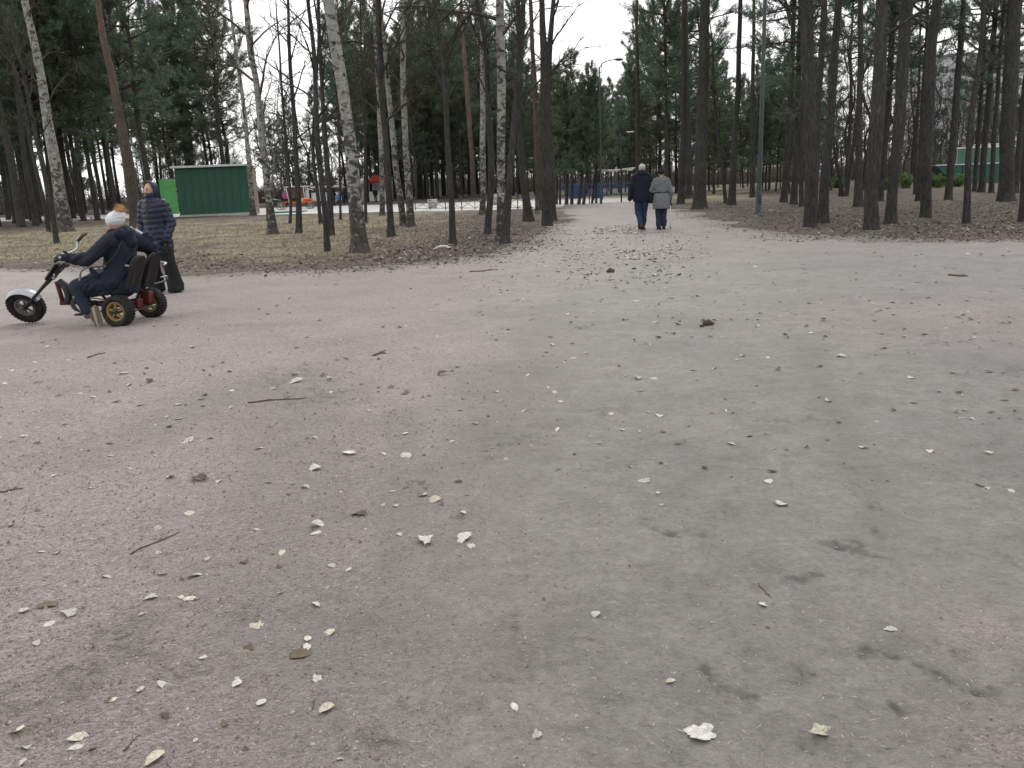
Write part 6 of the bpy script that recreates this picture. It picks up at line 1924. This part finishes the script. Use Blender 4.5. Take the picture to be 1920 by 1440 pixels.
def rider():
    r = empty('person', TR.location, TR.rotation_euler.z)
    A_ = np.array
    J = dict(hs=.6, head=A_((.185, .10, 1.165)), face=(.95, -.25, -.15), up=(-.12, 0, 1), neck=A_((.15, .10, 1.03)), chest=A_((.12, .10, .88)), pelvis=A_((.10, .11, .53)),
             shA=A_((.15, .265, .965)), elA=A_((.36, .33, .775)), wrA=A_((.585, .355, .80)), hdA=(.75, .25, .1), thA=(.1, -.7, .7), curlA=.9,
             shB=A_((.10, -.065, .965)), elB=A_((-.06, -.24, .84)), wrB=A_((.0, -.20, 1.0)), hdB=(.75, .25, .25), thB=(.2, .7, .4), curlB=.6,
             hipA=A_((.12, .20, .50)), knA=A_((.60, .23, .47)), anA=A_((.40, .27, .135)), toeA=A_((.375, .275, .0)),
             hipB=A_((.12, .02, .50)), knB=A_((.55, -.02, .52)), anB=A_((.78, -.14, .40)), toeB=A_((.88, -.15, .40)))
    vf, HM = body_mesh(J, .97); add_vf('body', vf, M_SKIN, r); face_bits(J, HM, r, .97)
    mb = MB()
    capsule(mb, (.10, .11, .50), (.12, .10, .70), .20, .19); capsule(mb, (.12, .10, .70), (.13, .10, .90), .19, .182); capsule(mb, (.13, .10, .90), (.15, .10, 1.0), .14, .10)
    for k_ in 'AB':
        capsule(mb, (.13, .10, .93), J['sh' + k_], .12, .105)
        capsule(mb, J['sh' + k_], J['el' + k_], .102, .086); capsule(mb, J['el' + k_], J['wr' + k_], .084, .062)
    for k_ in 'AB':                                   # skirt over the thighs
        hp, kn = J['hip' + k_], J['kn' + k_]; capsule(mb, hp, hp + (kn - hp) * .66, .14, .125); capsule(mb, hp + [.05, 0, -.03], hp + (kn - hp) * .6 + [0, 0, -.05], .11, .10)
    loft(mb, [((.17, .11, .36), .27, .20), ((.15, .11, .46), .25, .205), ((.12, .11, .60), .20, .20)], 24)
    sl = lambda v: .007 * np.sin((v[:, 0] * .5 + v[:, 2]) * 55) * smooth01(.25, .34, np.abs(v[:, 1] - .1)) 
    add_vf('coat', fuse(mb, .0105, 4), M_NAVY, r, 0, lambda v: folds(.017, 6, 21)(v) + folds(.008, 16, 25)(v) + sl(v))
    mb = MB(); capsule(mb, (.27, .325, .58), (.33, .33, .66), .028, .028); add_vf('pocket', fuse(mb, .008, 2), M_NAVY, r)
    for k_ in 'AB':
        d_ = vnorm(J['wr' + k_] - J['el' + k_]); mb = MB(); tube(mb, [J['wr' + k_] - d_ * .015, J['wr' + k_] + d_ * .02], .058, 14); part('cuff', mb, M_NAVY2, r)
    mb = MB(); capsule(mb, (.08, .0, 1.04), (.08, .21, 1.04), .075, .075); capsule(mb, (.05, .10, 1.04), (.0, .10, .95), .10, .085); capsule(mb, (.18, .02, 1.05), (.18, .18, 1.05), .058, .058)
    add_vf('hood', fuse(mb, .010, 4), M_NAVY, r, 0, folds(.008, 13, 6))
    # knitted hat, slouching back
    h = J['head']; mb = MB()
    ellipsoid(mb, h + HM @ A_((0, -.012, .042)), (.098, .114, .090), 20, 13, 0, HM); ellipsoid(mb, h + HM @ A_((0, -.06, .075)), (.078, .085, .076), 16, 11, 0, HM)

    def knit(v):
        l = (v - h) @ HM; a_ = np.arctan2(l[:, 1], l[:, 0]); return .0018 * np.sin(a_ * 26) + .0014 * np.sin(l[:, 2] * 170)
    hat = add_vf('hat', fuse(mb, .0075, 3), M_WHITEK, r, .002, knit)
    puff_ball('pompom', h + HM @ A_((0, -.10, .135)), .062, island_mat('orange_fur', [(0, (.30, .165, .07)), (.5, (.44, .27, .125)), (1, (.58, .40, .22))], .95), r, 4)
    mb = MB()
    ellipsoid(mb, (.11, .11, .50), (.17, .17, .12))
    for k_ in 'AB':
        hp, kn, an = J['hip' + k_], J['kn' + k_], J['an' + k_]
        capsule(mb, hp, kn, .11, .088); capsule(mb, kn, an + vnorm(kn - an) * .05, .086, .066)
    add_vf('trousers', fuse(mb, .011, 4), M_JEAND, r, 0, folds(.010, 9, 33))
    shoe('shoe', J['anA'], J['toeA'], M_SHOEB, r, M_SOLE, .98, (.95, 0, .2)); shoe('shoe', J['anB'], J['toeB'], M_SHOEB, r, M_SOLE, .98, (-.45, 0, .9))
    for k_, mt_ in (('A', M_NAVY2), ('B', M_WHITEK)):
        mb = MB(); hand(mb, J['wr' + k_], J['hd' + k_], J['th' + k_], J['curl' + k_], 1.2); add_vf('glove', fuse(mb, .0065, 2), mt_, r, .004)
    # thin bag strap across the back
    pts = bend([(.03, .20, 1.0), (.02, .275, .90), (.06, .315, .80), (.15, .325, .72), (.26, .318, .66)], 5)
    mb = MB(); tube(mb, pts, .005, 6); part('bag_strap', mb, M_RUSTY, r)
    mb = MB(); tube(mb, bend([(.265, .30, .66), (.31, .305, .64), (.30, .31, .60)], 4), .012, 6); part('buckle', mb, M_CHROME, r)
    lean_back(r)
    tag(r, 'person riding the trike in navy coat and white pompom hat', 'person')


rider()
# ================================================================== FALLEN LEAVES, GRIT, GRASS, TWIGS
rngL = np.random.default_rng(11)


def leaf_mesh(kind, seed):
    """a dry leaf about 1 unit long, cupped and curled, with a stalk"""
    rg = np.random.default_rng(seed)
    n = 22
    t_ = np.linspace(0, 2 * math.pi, n, endpoint=False)
    if kind == 'oval':
        r = .5 * np.ones(n); x = np.cos(t_) * .5; y = np.sin(t_) * .30 * (1 + .15 * np.cos(t_)); x[0] += .08
    elif kind == 'round':
        x = np.cos(t_) * .5; y = np.sin(t_) * .40 * (1 - .15 * np.cos(t_)); x[0] += .10
    elif kind == 'lobed':
        rr = .40 + .055 * np.cos(t_ * 5 + seed) + .06 * rg.normal(size=n); x = np.cos(t_) * rr * 1.15; y = np.sin(t_) * rr * .8
    else:                                        # torn
        rr = .42 + .09 * rg.normal(size=n); x = np.cos(t_) * rr * 1.15; y = np.sin(t_) * rr * .6
    x = x + rg.normal(size=n) * .012; y = y + rg.normal(size=n) * .012
    V_ = [(0, 0)]; 
    for s in (.5, 1.0):
        V_ += [(a * s, b * s) for a, b in zip(x, y)]
    V_ = np.array(V_)
    c1, c2, c3 = rg.uniform(.4, 1.2), rg.uniform(-.9, .7), rg.uniform(.0, .6)
    z = c1 * V_[:, 1] ** 2 + c2 * V_[:, 0] ** 2 * .6 + c3 * V_[:, 0] * V_[:, 1] + .10 * np.abs(V_[:, 1]) + rg.normal(size=len(V_)) * .012
    z -= z.min(); z += .015
    v = np.column_stack([V_, z])
    f = []
    for j in range(n):
        f.append((0, 1 + j, 1 + (j + 1) % n)); f.append((1 + j, 1 + n + j, 1 + n + (j + 1) % n, 1 + (j + 1) % n))
    v2 = v - [0, 0, .012]; N = len(v); f2 = [tuple(N + q for q in fc[::-1]) for fc in f]
    rim = [(1 + n + j, N + 1 + n + j, N + 1 + n + (j + 1) % n, 1 + n + (j + 1) % n) for j in range(n)]
    mb = MB(); mb.add(np.vstack([v, v2]), f + f2 + rim)
    mb2 = np.array([v[1 + n + n // 2], v[1 + n + n // 2] + [-.12, .02, .03], v[1 + n + n // 2] + [-.24, .06, .02]])
    tube(mb, mb2, [.012, .010, .008], 4)
    return mb


def leaf_mat(name, lo, hi):
    m, t, b = new_mat(name)
    oi = t.nodes.new('ShaderNodeObjectInfo')
    c = ramp(t, oi.outputs['Random'], [(0, lo), (1, hi)])
    v = coords(t); n = noise(t, v, 7, 4, .7)
    w = nd(t, 'ShaderNodeTexWave', Scale=5.0, Distortion=1.5, bands_direction='DIAGONAL'); t.links.new(v, w.inputs['Vector'])
    c = mix(t, 1.0, c, ramp(t, n, [(.3, .6), (.62, 1.12)]), 'MULTIPLY')
    c = mix(t, .12, c, w.outputs['Color'], 'MULTIPLY')
    t.links.new(c, b.inputs['Base Color']); b.inputs['Roughness'].default_value = .75; b.inputs['Specular IOR Level'].default_value = .3
    bump(t, b, n, .4, .05)
    return m


M_LPALE = leaf_mat('pale_dry_leaf', (.50, .48, .43), (.74, .72, .67))
M_LBROWN = leaf_mat('brown_dry_leaf', (.10, .075, .055), (.24, .19, .14))
M_LYEL = leaf_mat('cream_leaf', (.58, .54, .43), (.72, .69, .58))
LK = {}
for kd in ('oval', 'round', 'lobed', 'torn'):
    for q in range(3):
        mb = leaf_mesh(kd, 60 + q * 7 + len(kd))
        for nm_, mt_ in (('pale', M_LPALE), ('brown', M_LBROWN), ('cream', M_LYEL)):
            LK[(kd, q, nm_)] = mb.mesh('fallen_leaf', [mt_])


def pz(x, y):
    return float(path_z(np.array([x]), np.array([y]))[0])


def lay_leaf(px, py, wpx, kd, tone, label, group, name='fallen_leaf', tilt=.18):
    g = G(px, py)
    o = link(name, LK[(kd, int(rngL.integers(0, 3)), tone)])
    s = 1.1 * wpx / PXM(g)
    s = min(max(s, .018), .16)
    o.location = (g[0], g[1], pz(g[0], g[1]) + .001)
    o.rotation_euler = (rngL.normal(0, tilt), rngL.normal(0, tilt), rngL.uniform(0, 6.28))
    o.scale = (s, s * rngL.uniform(.85, 1.2), s * rngL.uniform(.45, 1.0))
    tag(o, label, 'leaf', group)
    return o


GN = 'fallen leaves on the path'
# leaves that stand out, each with its own words
for (px, py, w, kd, tn, lb) in (
    (1540, 1372, 44, 'lobed', 'cream', 'ragged cream leaf near the bottom edge, right of the long pale one'),
    (1312, 1380, 62, 'torn', 'pale', 'long torn pale leaf near the bottom edge of the photo'),
    (1007, 1376, 26, 'torn', 'pale', 'small cupped leaf at bottom centre casting a dark shadow'),
    (1258, 1280, 18, 'torn', 'cream', 'tiny upright curled leaf left of the dark soil drag'),
    (1432, 1139, 24, 'oval', 'pale', 'bright white leaf alone on the grey soil, right foreground'),
    (1670, 1185, 22, 'torn', 'pale', 'pale leaf just above the dark scuffed soil at right'),
    (612, 1329, 32, 'round', 'cream', 'round cream leaf with stalk, left foreground'),
    (290, 1426, 44, 'oval', 'cream', 'long cream leaf at the bottom edge, left foreground'),
    (32, 1378, 30, 'oval', 'cream', 'oval cream leaf in the bottom left corner'),
    (145, 1384, 34, 'oval', 'cream', 'cream leaf lying over a folded one near the bottom left corner'),
    (143, 1400, 26, 'oval', 'pale', 'folded leaf partly under the cream one, bottom left'),
    (480, 1170, 28, 'lobed', 'cream', 'lobed yellowish leaf on the pink grit'),
    (565, 1228, 38, 'torn', 'brown', 'dark curled leaf clump with a pale middle on the pink grit'),
    (576, 1215, 20, 'oval', 'cream', 'small cream leaf touching the dark curled clump'),
    (577, 1199, 18, 'oval', 'cream', 'small cream leaf just above the dark curled clump'),
    (618, 1186, 22, 'round', 'cream', 'round pale leaf up and right of the dark curled clump'),
    (595, 1273, 24, 'lobed', 'pale', 'crumpled pale leaf below the dark curled clump'),
    (465, 1213, 28, 'torn', 'brown', 'dark torn leaf left of the curled clump'),
    (798, 1019, 40, 'torn', 'pale', 'wide torn white leaf in the middle of the foreground'),
    (870, 1012, 36, 'torn', 'pale', 'crumpled pale leaf right of the wide torn white one'),
    (884, 1028, 18, 'oval', 'pale', 'small pale leaf just below the crumpled one'),
    (815, 939, 22, 'round', 'cream', 'thick yellowish leaf in the middle distance'),
    (762, 854, 28, 'oval', 'pale', 'long grey-white leaf edge-on beside the dark drag band'),
    (675, 967, 34, 'torn', 'brown', 'dark twisted leaf standing up on the soil'),
    (1207, 901, 26, 'torn', 'pale', 'bright torn leaf on grey soil left of the flat white one'),
    (1465, 941, 24, 'round', 'pale', 'large domed pale leaf on grey soil, right of centre'),
    (1195, 710, 24, 'torn', 'pale', 'wide white leaf scrap on the grey middle ground'),
    (1226, 710, 14, 'torn', 'pale', 'smaller white scrap right of the wide leaf scrap'),
    (352, 828, 26, 'lobed', 'pale', 'ragged pale leaf left on the pink ground, behind the dark folded one'),
    (375, 901, 34, 'torn', 'brown', 'dark folded leaf on the pink ground at left'),
    (553, 718, 28, 'oval', 'pale', 'thin pale leaf on the dark damp patch at left'),
    (282, 716, 20, 'torn', 'brown', 'arched brown leaf below the trike'),
    (232, 704, 18, 'lobed', 'pale', 'forked pale leaf left of the arched brown one'),
    (130, 1146, 32, 'lobed', 'pale', 'white lobed leaf at left with dark ones beside it'),
    (88, 1134, 34, 'torn', 'brown', 'flat brown leaf left of the white lobed one'),
    (45, 1145, 26, 'oval', 'pale', 'narrow leaf edge at far left, beside the flat brown one'),
    (828, 702, 26, 'torn', 'brown', 'long dark leaf rolled up in the centre middle ground')):
    lay_leaf(px, py, w, kd, tn, lb, GN)

LW = (('oval', 'pale'), ('round', 'pale'), ('torn', 'pale'), ('oval', 'cream'))
pale_pts = [(92, 1168, 20), (68, 1203, 18), (78, 1034, 12), (108, 1036, 12), (298, 1040, 14), (387, 1046, 16), (530, 1038, 20), (305, 1073, 18), (366, 1076, 24), (284, 1123, 26), (340, 1124, 18), (357, 1128, 22), (200, 1077, 18),
            (592, 1002, 20), (622, 1069, 16), (592, 1138, 18), (526, 1113, 12), (265, 1152, 10), (380, 1230, 16), (444, 1284, 20), (445, 1272, 14), (305, 1287, 24), (264, 1298, 18), (490, 1317, 20), (210, 1316, 18), (48, 1402, 18), (38, 1432, 24), (636, 1416, 12), (366, 1387, 8),
            (965, 1325, 22), (1118, 1157, 18), (654, 1077, 12), (750, 1008, 14), (868, 962, 12), (573, 917, 16), (590, 879, 24), (487, 841, 14), (590, 825, 12), (410, 902, 16), (320, 896, 14), (240, 876, 14), (168, 911, 10), (98, 886, 12), (355, 966, 18), (296, 992, 16), (22, 989, 16), (480, 992, 12), (595, 988, 24),
            (262, 757, 18), (334, 757, 14), (312, 783, 10), (335, 786, 14), (292, 796, 10), (433, 765, 10), (175, 744, 8), (150, 738, 10), (120, 792, 10), (72, 797, 12), (45, 816, 14), (150, 840, 8), (205, 851, 10), (10, 721, 8), (242, 722, 12), (434, 734, 10), (512, 732, 12), (518, 793, 8), (620, 712, 16),
            (655, 853, 22), (722, 851, 14), (736, 921, 12), (794, 930, 16), (718, 948, 10), (742, 952, 14), (760, 813, 10), (848, 824, 8), (891, 794, 14), (949, 856, 10), (981, 767, 12), (1045, 799, 14), (1170, 804, 14), (1107, 814, 5), (1146, 774, 12), (1236, 776, 14), (1051, 751, 10), (1040, 735, 10), (1028, 726, 8), (931, 734, 10),
            (1184, 873, 12), (1234, 923, 12), (1241, 947, 10), (1035, 644, 12), (1075, 671, 10), (1058, 680, 7), (1174, 706, 8), (1340, 692, 12), (1392, 667, 14), (1382, 675, 10), (1440, 670, 8), (1418, 722, 10), (1405, 820, 14), (1440, 906, 16), (1552, 757, 14), (1576, 671, 16), (1707, 712, 18), (1786, 704, 10), (1800, 740, 14), (1792, 766, 8), (1808, 771, 10), (1822, 787, 10), (1619, 838, 16), (1744, 843, 16), (1856, 848, 18), (1716, 664, 8),
            (1850, 913, 14), (1897, 916, 14), (1838, 603, 10), (1520, 621, 8), (1557, 623, 6), (1493, 591, 8), (1600, 601, 6), (1690, 543, 8), (1606, 512, 8), (1341, 600, 10), (760, 612, 8), (640, 640, 8), (505, 660, 8), (360, 652, 10), (65, 678, 10), (88, 650, 8), (240, 664, 7), (400, 690, 8), (980, 560, 7), (1110, 585, 8), (880, 640, 8), (560, 700, 9), (690, 770, 9), (710, 730, 8)]
zone = lambda px, py: ('small pale leaf on the pinkish grit at left' if px < 700 and py > 880 else 'little pale leaf on the ground below the trike' if px < 640 else 'small pale leaf on the grey soil of the right foreground' if px > 1250 and py > 640
                       else 'small pale leaf on the packed soil in the middle of the path' if py > 640 else 'tiny pale leaf far along the path')
for (px, py, w) in pale_pts:
    kd, tn = LW[int(rngL.integers(0, 4))]
    lb = zone(px, py); lay_leaf(px, py, w, kd, tn, lb, lb.replace('small', 'the').replace('little', 'the').replace('tiny', 'the') + ' patch')
dark_pts = [(460, 1058, 22), (310, 1345, 24), (420, 1357, 18), (175, 1404, 18), (205, 1316, 14), (503, 909, 12), (541, 933, 12), (860, 903, 20), (395, 824, 10), (318, 800, 14), (215, 683, 8), (70, 718, 14), (206, 829, 14), (68, 828, 14), (380, 763, 8), (632, 673, 10), (418, 683, 10), (557, 652, 9), (432, 700, 12), (720, 660, 16), (750, 617, 10), (930, 636, 12), (778, 653, 8), (710, 672, 12), (760, 740, 14),
            (677, 720, 8), (862, 770, 8), (1025, 660, 10), (1045, 690, 8), (1270, 832, 14), (1360, 748, 10), (1640, 830, 8), (1740, 560, 8), (1672, 540, 8), (1580, 556, 6), (1880, 607, 10), (1290, 800, 9), (1460, 690, 10), (1190, 640, 8), (1080, 610, 8), (1000, 600, 8), (1130, 560, 8), (905, 590, 8), (820, 570, 8), (600, 600, 8), (680, 560, 7), (520, 575, 7), (430, 610, 7), (1420, 600, 8), (1260, 560, 8), (1210, 530, 8), (1330, 520, 7), (1450, 530, 7), (1540, 560, 7), (1640, 600, 8), (1800, 640, 8), (1020, 1130, 9), (1440, 1180, 10)]
for (px, py, w) in dark_pts:
    lb = 'dark dry leaf on the pinkish ground at left' if px < 640 else 'dark dry leaf on the packed soil of the middle and right path'
    lay_leaf(px, py, w, ('torn', 'oval')[int(rngL.integers(0, 2))], 'brown', lb, lb.replace('leaf', 'leaves'))

# dark clods
M_CLOD = plain('dark_clod', (.060, .050, .042), .95, 0, .3, 30, .6)
for (px, py, w, lb) in ((1145, 513, 16, 'dark clod of earth on the path beyond the trike level, near centre'), (1327, 609, 22, 'pair-like dark lump on the path right of centre'), (1316, 611, 9, 'small dark lump touching the bigger one right of centre')):
    g = G(px, py); s = w / PXM(g) / 2; rg = np.random.default_rng(px)
    mb = MB(); ellipsoid(mb, (0, 0, s * .35), (s, s * .8, s * .55), 12, 9)
    v = mb.v[0]; v += v * (rg.normal(size=(len(v), 1)) * .13); mb.v[0] = v
    o = part('dirt_clod', mb, M_CLOD); o.location = (g[0], g[1], pz(g[0], g[1])); tag(o, lb, 'clod')
# twigs
M_TWIG = plain('dry_twig', (.115, .09, .07), .9, 0, .25, 30, .3)
for (p, q, w, lb) in (((0, 922), (42, 910), .006, 'dark twig at the left edge of the path'), ((465, 756), (575, 745), .006, 'long thin twig on the pinkish ground left of the dark band'), ((246, 1040), (335, 1000), .004, 'thin bent twig in the left foreground'),
                       ((232, 1412), (262, 1380), .0025, 'pale grass stem near the bottom left'), ((1778, 517), (1815, 518), .015, 'short dark stick far right on the path'), ((1422, 1100), (1446, 1125), .0025, 'fine dry stem above the bright white leaf'),
                       ((1830, 904), (1850, 914), .004, 'short twig at the right edge, beside a pale leaf'), ((165, 672), (198, 664), .008, 'twig on the ground below the trike'), ((700, 665), (722, 656), .01, 'crooked twig on the pink ground in the middle distance'),
                       ((880, 510), (935, 508), .012, 'thin stick beside the edge of the leaf litter'), ((586, 1330), (592, 1310), .002, 'stalk lying left of the round cream leaf')):
    a = G(*p); b = G(*q); rg = np.random.default_rng(int(p[0]) + 3)
    pts = np.array([a + (b - a) * s for s in np.linspace(0, 1, 7)]); pts[1:-1] += rg.normal(size=(5, 3)) * np.linalg.norm(b - a) * .03; pts[:, 2] = [pz(x, y) + w * .8 for x, y in pts[:, :2]]
    mb = MB(); tube(mb, pts, np.linspace(w, w * .5, 7), 6)
    m_ = pts[3] + (pts[4] - pts[3]) * .5; e_ = m_ + (pts[5] - pts[3]) * .6 + np.array([pts[3][1] - pts[4][1], pts[4][0] - pts[3][0], 0]) * .8; e_[2] = m_[2] + w
    tube(mb, np.array([m_, (m_ + e_) / 2, e_]), [w * .6, w * .5, w * .3], 5)
    o = part('twig', mb, M_TWIG, None, True, shift=a); o.location = a; tag(o, lb, 'twig')


# ---- masses nobody could count
def scatter_px(n, x0, x1, y0, y1, pw=1.0):
    """ground points spread evenly over a stretch of the view"""
    px = rngL.uniform(x0, x1, n); py = y0 + (y1 - y0) * rngL.uniform(0, 1, n) ** pw
    dx = (px - 960) / F_PX; dy = -(py - 720) / F_PX
    d = CROT_N @ np.stack([dx, dy, -np.ones(n)])
    t_ = -CAM_H / d[2]; return d[0] * t_, d[1] * t_


def flakes(mb, x, y, z, size, lift=.3, seed=0, asp=.6, mat=0):
    """small curled scraps of leaf"""
    rg = np.random.default_rng(seed); n = len(x)
    a = rg.uniform(0, 6.28, n); s = size * np.clip(np.exp(rg.normal(-.1, .5, n)), .4, 1.8); w = s * asp * rg.uniform(.6, 1.2, n)
    ca, sa = np.cos(a), np.sin(a)
    tz = rg.normal(0, lift, (n, 4)) * s[:, None] * .5
    cx = np.stack([-s, np.zeros(n), s, np.zeros(n)], 1) * .5; cy = np.stack([np.zeros(n), -w, np.zeros(n), w], 1) * .5
    X = x[:, None] + cx * ca[:, None] - cy * sa[:, None]; Y = y[:, None] + cx * sa[:, None] + cy * ca[:, None]
    Z = z[:, None] + tz - tz.min(1)[:, None] + .003
    v = np.stack([X, Y, Z], -1).reshape(-1, 3); i = np.arange(n)[:, None] * 4
    f = np.concatenate([i + [[0, 1, 2]], i + [[0, 2, 3]]])
    mb.add(v, f, mat)


def surf_z(x, y):
    sd = path_sd(x, y)
    return np.maximum(path_z(x, y), ground_z(x, y, sd)), sd


# leaf litter on the forest floor, both sides
M_LIT = island_mat('mixed_litter', [(0, (.050, .042, .035)), (.25, (.095, .079, .064)), (.6, (.150, .127, .103)), (.87, (.24, .21, .172)), (1, (.46, .43, .37))], .9)
xs = []; ys = []
for (n, x0, x1, y0, y1) in ((15000, -40, 1080, 404, 512), (12000, 640, 1075, 405, 495), (16000, 1230, 1980, 374, 455), (2500, 300, 860, 478, 520)):
    x, y = scatter_px(n, x0, x1, y0, y1, 1.0); xs.append(x); ys.append(y)
x = np.concatenate(xs); y = np.concatenate(ys)
z, sd = surf_z(x, y)
prob = np.where(x / y < -.16, .8, 1.0) * smooth01(1.0, -.3, sd + rngL.normal(0, .5, len(x)))
k_ = rngL.random(len(x)) < prob
mb = MB(); flakes(mb, x[k_], y[k_], z[k_], .05, .24, 1, .7)
tag(part('leaf_litter', mb, M_LIT, None, False), 'brown and pale leaf litter covering the forest floor', None, None, 'stuff')

# leaf scraps blown over the path: drifts near the couple, sparse elsewhere
xs = []; ys = []
for (n, x0, x1, y0, y1) in ((600, 1050, 1330, 430, 500), (520, 860, 1270, 440, 545), (520, 900, 1920, 452, 640), (200, 0, 950, 520, 760), (90, 950, 1920, 640, 900), (100, 1020, 1060, 430, 470)):
    x, y = scatter_px(n, x0, x1, y0, y1, 1.3); xs.append(x); ys.append(y)
x = np.concatenate(xs); y = np.concatenate(ys); z = path_z(x, y); sd = path_sd(x, y); k_ = sd > .2
mb = MB(); flakes(mb, x[k_], y[k_], z[k_], .04, .16, 2, .6)
x, y = [np.concatenate(q) for q in zip(scatter_px(330, 1112, 1206, 421, 441), scatter_px(150, 1150, 1262, 468, 486), scatter_px(420, 1040, 1300, 432, 530))]
flakes(mb, x, y, path_z(x, y), .06, .22, 7, .55)
M_LIT2 = island_mat('path_scraps', [(0, (.045, .036, .030)), (.55, (.10, .08, .062)), (.78, (.22, .19, .15)), (.86, (.55, .52, .45)), (1, (.66, .63, .56))], .9)
tag(part('leaf_scraps', mb, M_LIT2, None, False), 'tiny leaf scraps strewn over the path', None, None, 'stuff')

# grit on the path, coarse and pink at left, sparse at right
x1_, y1_ = scatter_px(26000, -40, 1150, 640, 1470, .8); x2_, y2_ = scatter_px(9000, 600, 1960, 700, 1470, .8)
x = np.concatenate([x1_, x2_]); y = np.concatenate([y1_, y2_])
gr, _, _ = path_attrs(x, y)
k_ = rngL.random(len(x)) < (.10 + .90 * gr)
x, y = x[k_], y[k_]; n = len(x); z = path_z(x, y)
oct_v = np.array([[1, 0, 0], [-1, 0, 0], [0, 1, 0], [0, -1, 0], [0, 0, 1], [0, 0, -.6]], float); oct_f = np.array([[0, 2, 4], [2, 1, 4], [1, 3, 4], [3, 0, 4], [2, 0, 5], [1, 2, 5], [3, 1, 5], [0, 3, 5]])
s = .0024 * np.exp(rngL.normal(0, .42, n)) * np.clip(np.hypot(x, y) / 3.2, .8, 1.5)
sc3 = s[:, None] * rngL.uniform(.6, 1.5, (n, 3)); a = rngL.uniform(0, 6.28, n)
vv = oct_v[None] * sc3[:, None]; vx = vv[..., 0] * np.cos(a)[:, None] - vv[..., 1] * np.sin(a)[:, None]; vy = vv[..., 0] * np.sin(a)[:, None] + vv[..., 1] * np.cos(a)[:, None]
P_ = np.stack([vx + x[:, None], vy + y[:, None], vv[..., 2] + z[:, None] + s[:, None] * .15], -1).reshape(-1, 3)
mb = MB(); mb.add(P_, (np.arange(n)[:, None, None] * 6 + oct_f[None]).reshape(-1, 3))
M_GRIT = island_mat('pink_grit', [(0, (.17, .135, .122)), (.35, (.28, .228, .21)), (.7, (.37, .31, .29)), (.95, (.48, .43, .40)), (1, (.66, .62, .58))], .85)
tag(part('gravel', mb, M_GRIT, None, False), 'fine pinkish grit scattered over the path', None, None, 'stuff')

# dry needles and straw flecks
x, y = scatter_px(5500, -30, 1950, 680, 1470, .85); z = path_z(x, y); n = len(x)
a = rngL.uniform(0, 6.28, n); l = rngL.uniform(.006, .022, n); w = .0009
d = np.stack([np.cos(a), np.sin(a)], 1); q = np.stack([-d[:, 1], d[:, 0]], 1)
c = np.stack([x, y], 1)
v = np.stack([c - d * l[:, None] / 2 - q * w, c - d * l[:, None] / 2 + q * w, c + d * l[:, None] / 2], 1)
zz = np.repeat(z[:, None], 3, 1) + .002 + rngL.uniform(0, .004, (n, 3))
mb = MB(); mb.add(np.concatenate([v, zz[..., None]], -1).reshape(-1, 3), np.arange(n * 3).reshape(-1, 3))
tag(part('dry_needles', mb, island_mat('straw', [(0, (.10, .08, .06)), (.4, (.30, .26, .20)), (.75, (.52, .48, .40)), (1, (.68, .64, .56))], .8), None, False), 'dry needles and straw flecks on the path', None, None, 'stuff')

# dead grass on the left
x, y = scatter_px(60000, -60, 1010, 403, 512, 1.15)
z, sd = surf_z(x, y); zg, zm_, _ = zone_attrs(x, y, sd)
k_ = rngL.random(len(x)) < np.clip(zg * 1.15 - .05, 0, 1)
x, y, z = x[k_], y[k_], z[k_]; n = len(x)
a = rngL.uniform(0, 6.28, n); h = rngL.uniform(.03, .085, n) * np.clip(np.hypot(x, y) / 26, .8, 1.4); w = .006 * np.clip(np.hypot(x, y) / 22, .8, 1.6)
ln = rngL.normal(0, .7, (n, 2)) * h[:, None]
v = np.stack([np.stack([x - np.cos(a) * w, y - np.sin(a) * w, z], 1), np.stack([x + np.cos(a) * w, y + np.sin(a) * w, z], 1), np.stack([x + ln[:, 0], y + ln[:, 1], z + h], 1)], 1).reshape(-1, 3)
mb = MB(); mb.add(v, np.arange(n * 3).reshape(-1, 3))
tag(part('grass', mb, island_mat('dead_grass', [(0, (.14, .12, .08)), (.35, (.26, .23, .155)), (.76, (.38, .34, .245)), (.92, (.20, .20, .105)), (1, (.50, .46, .35))], .9), None, False), 'short dead yellowish grass on the left', None, None, 'stuff')
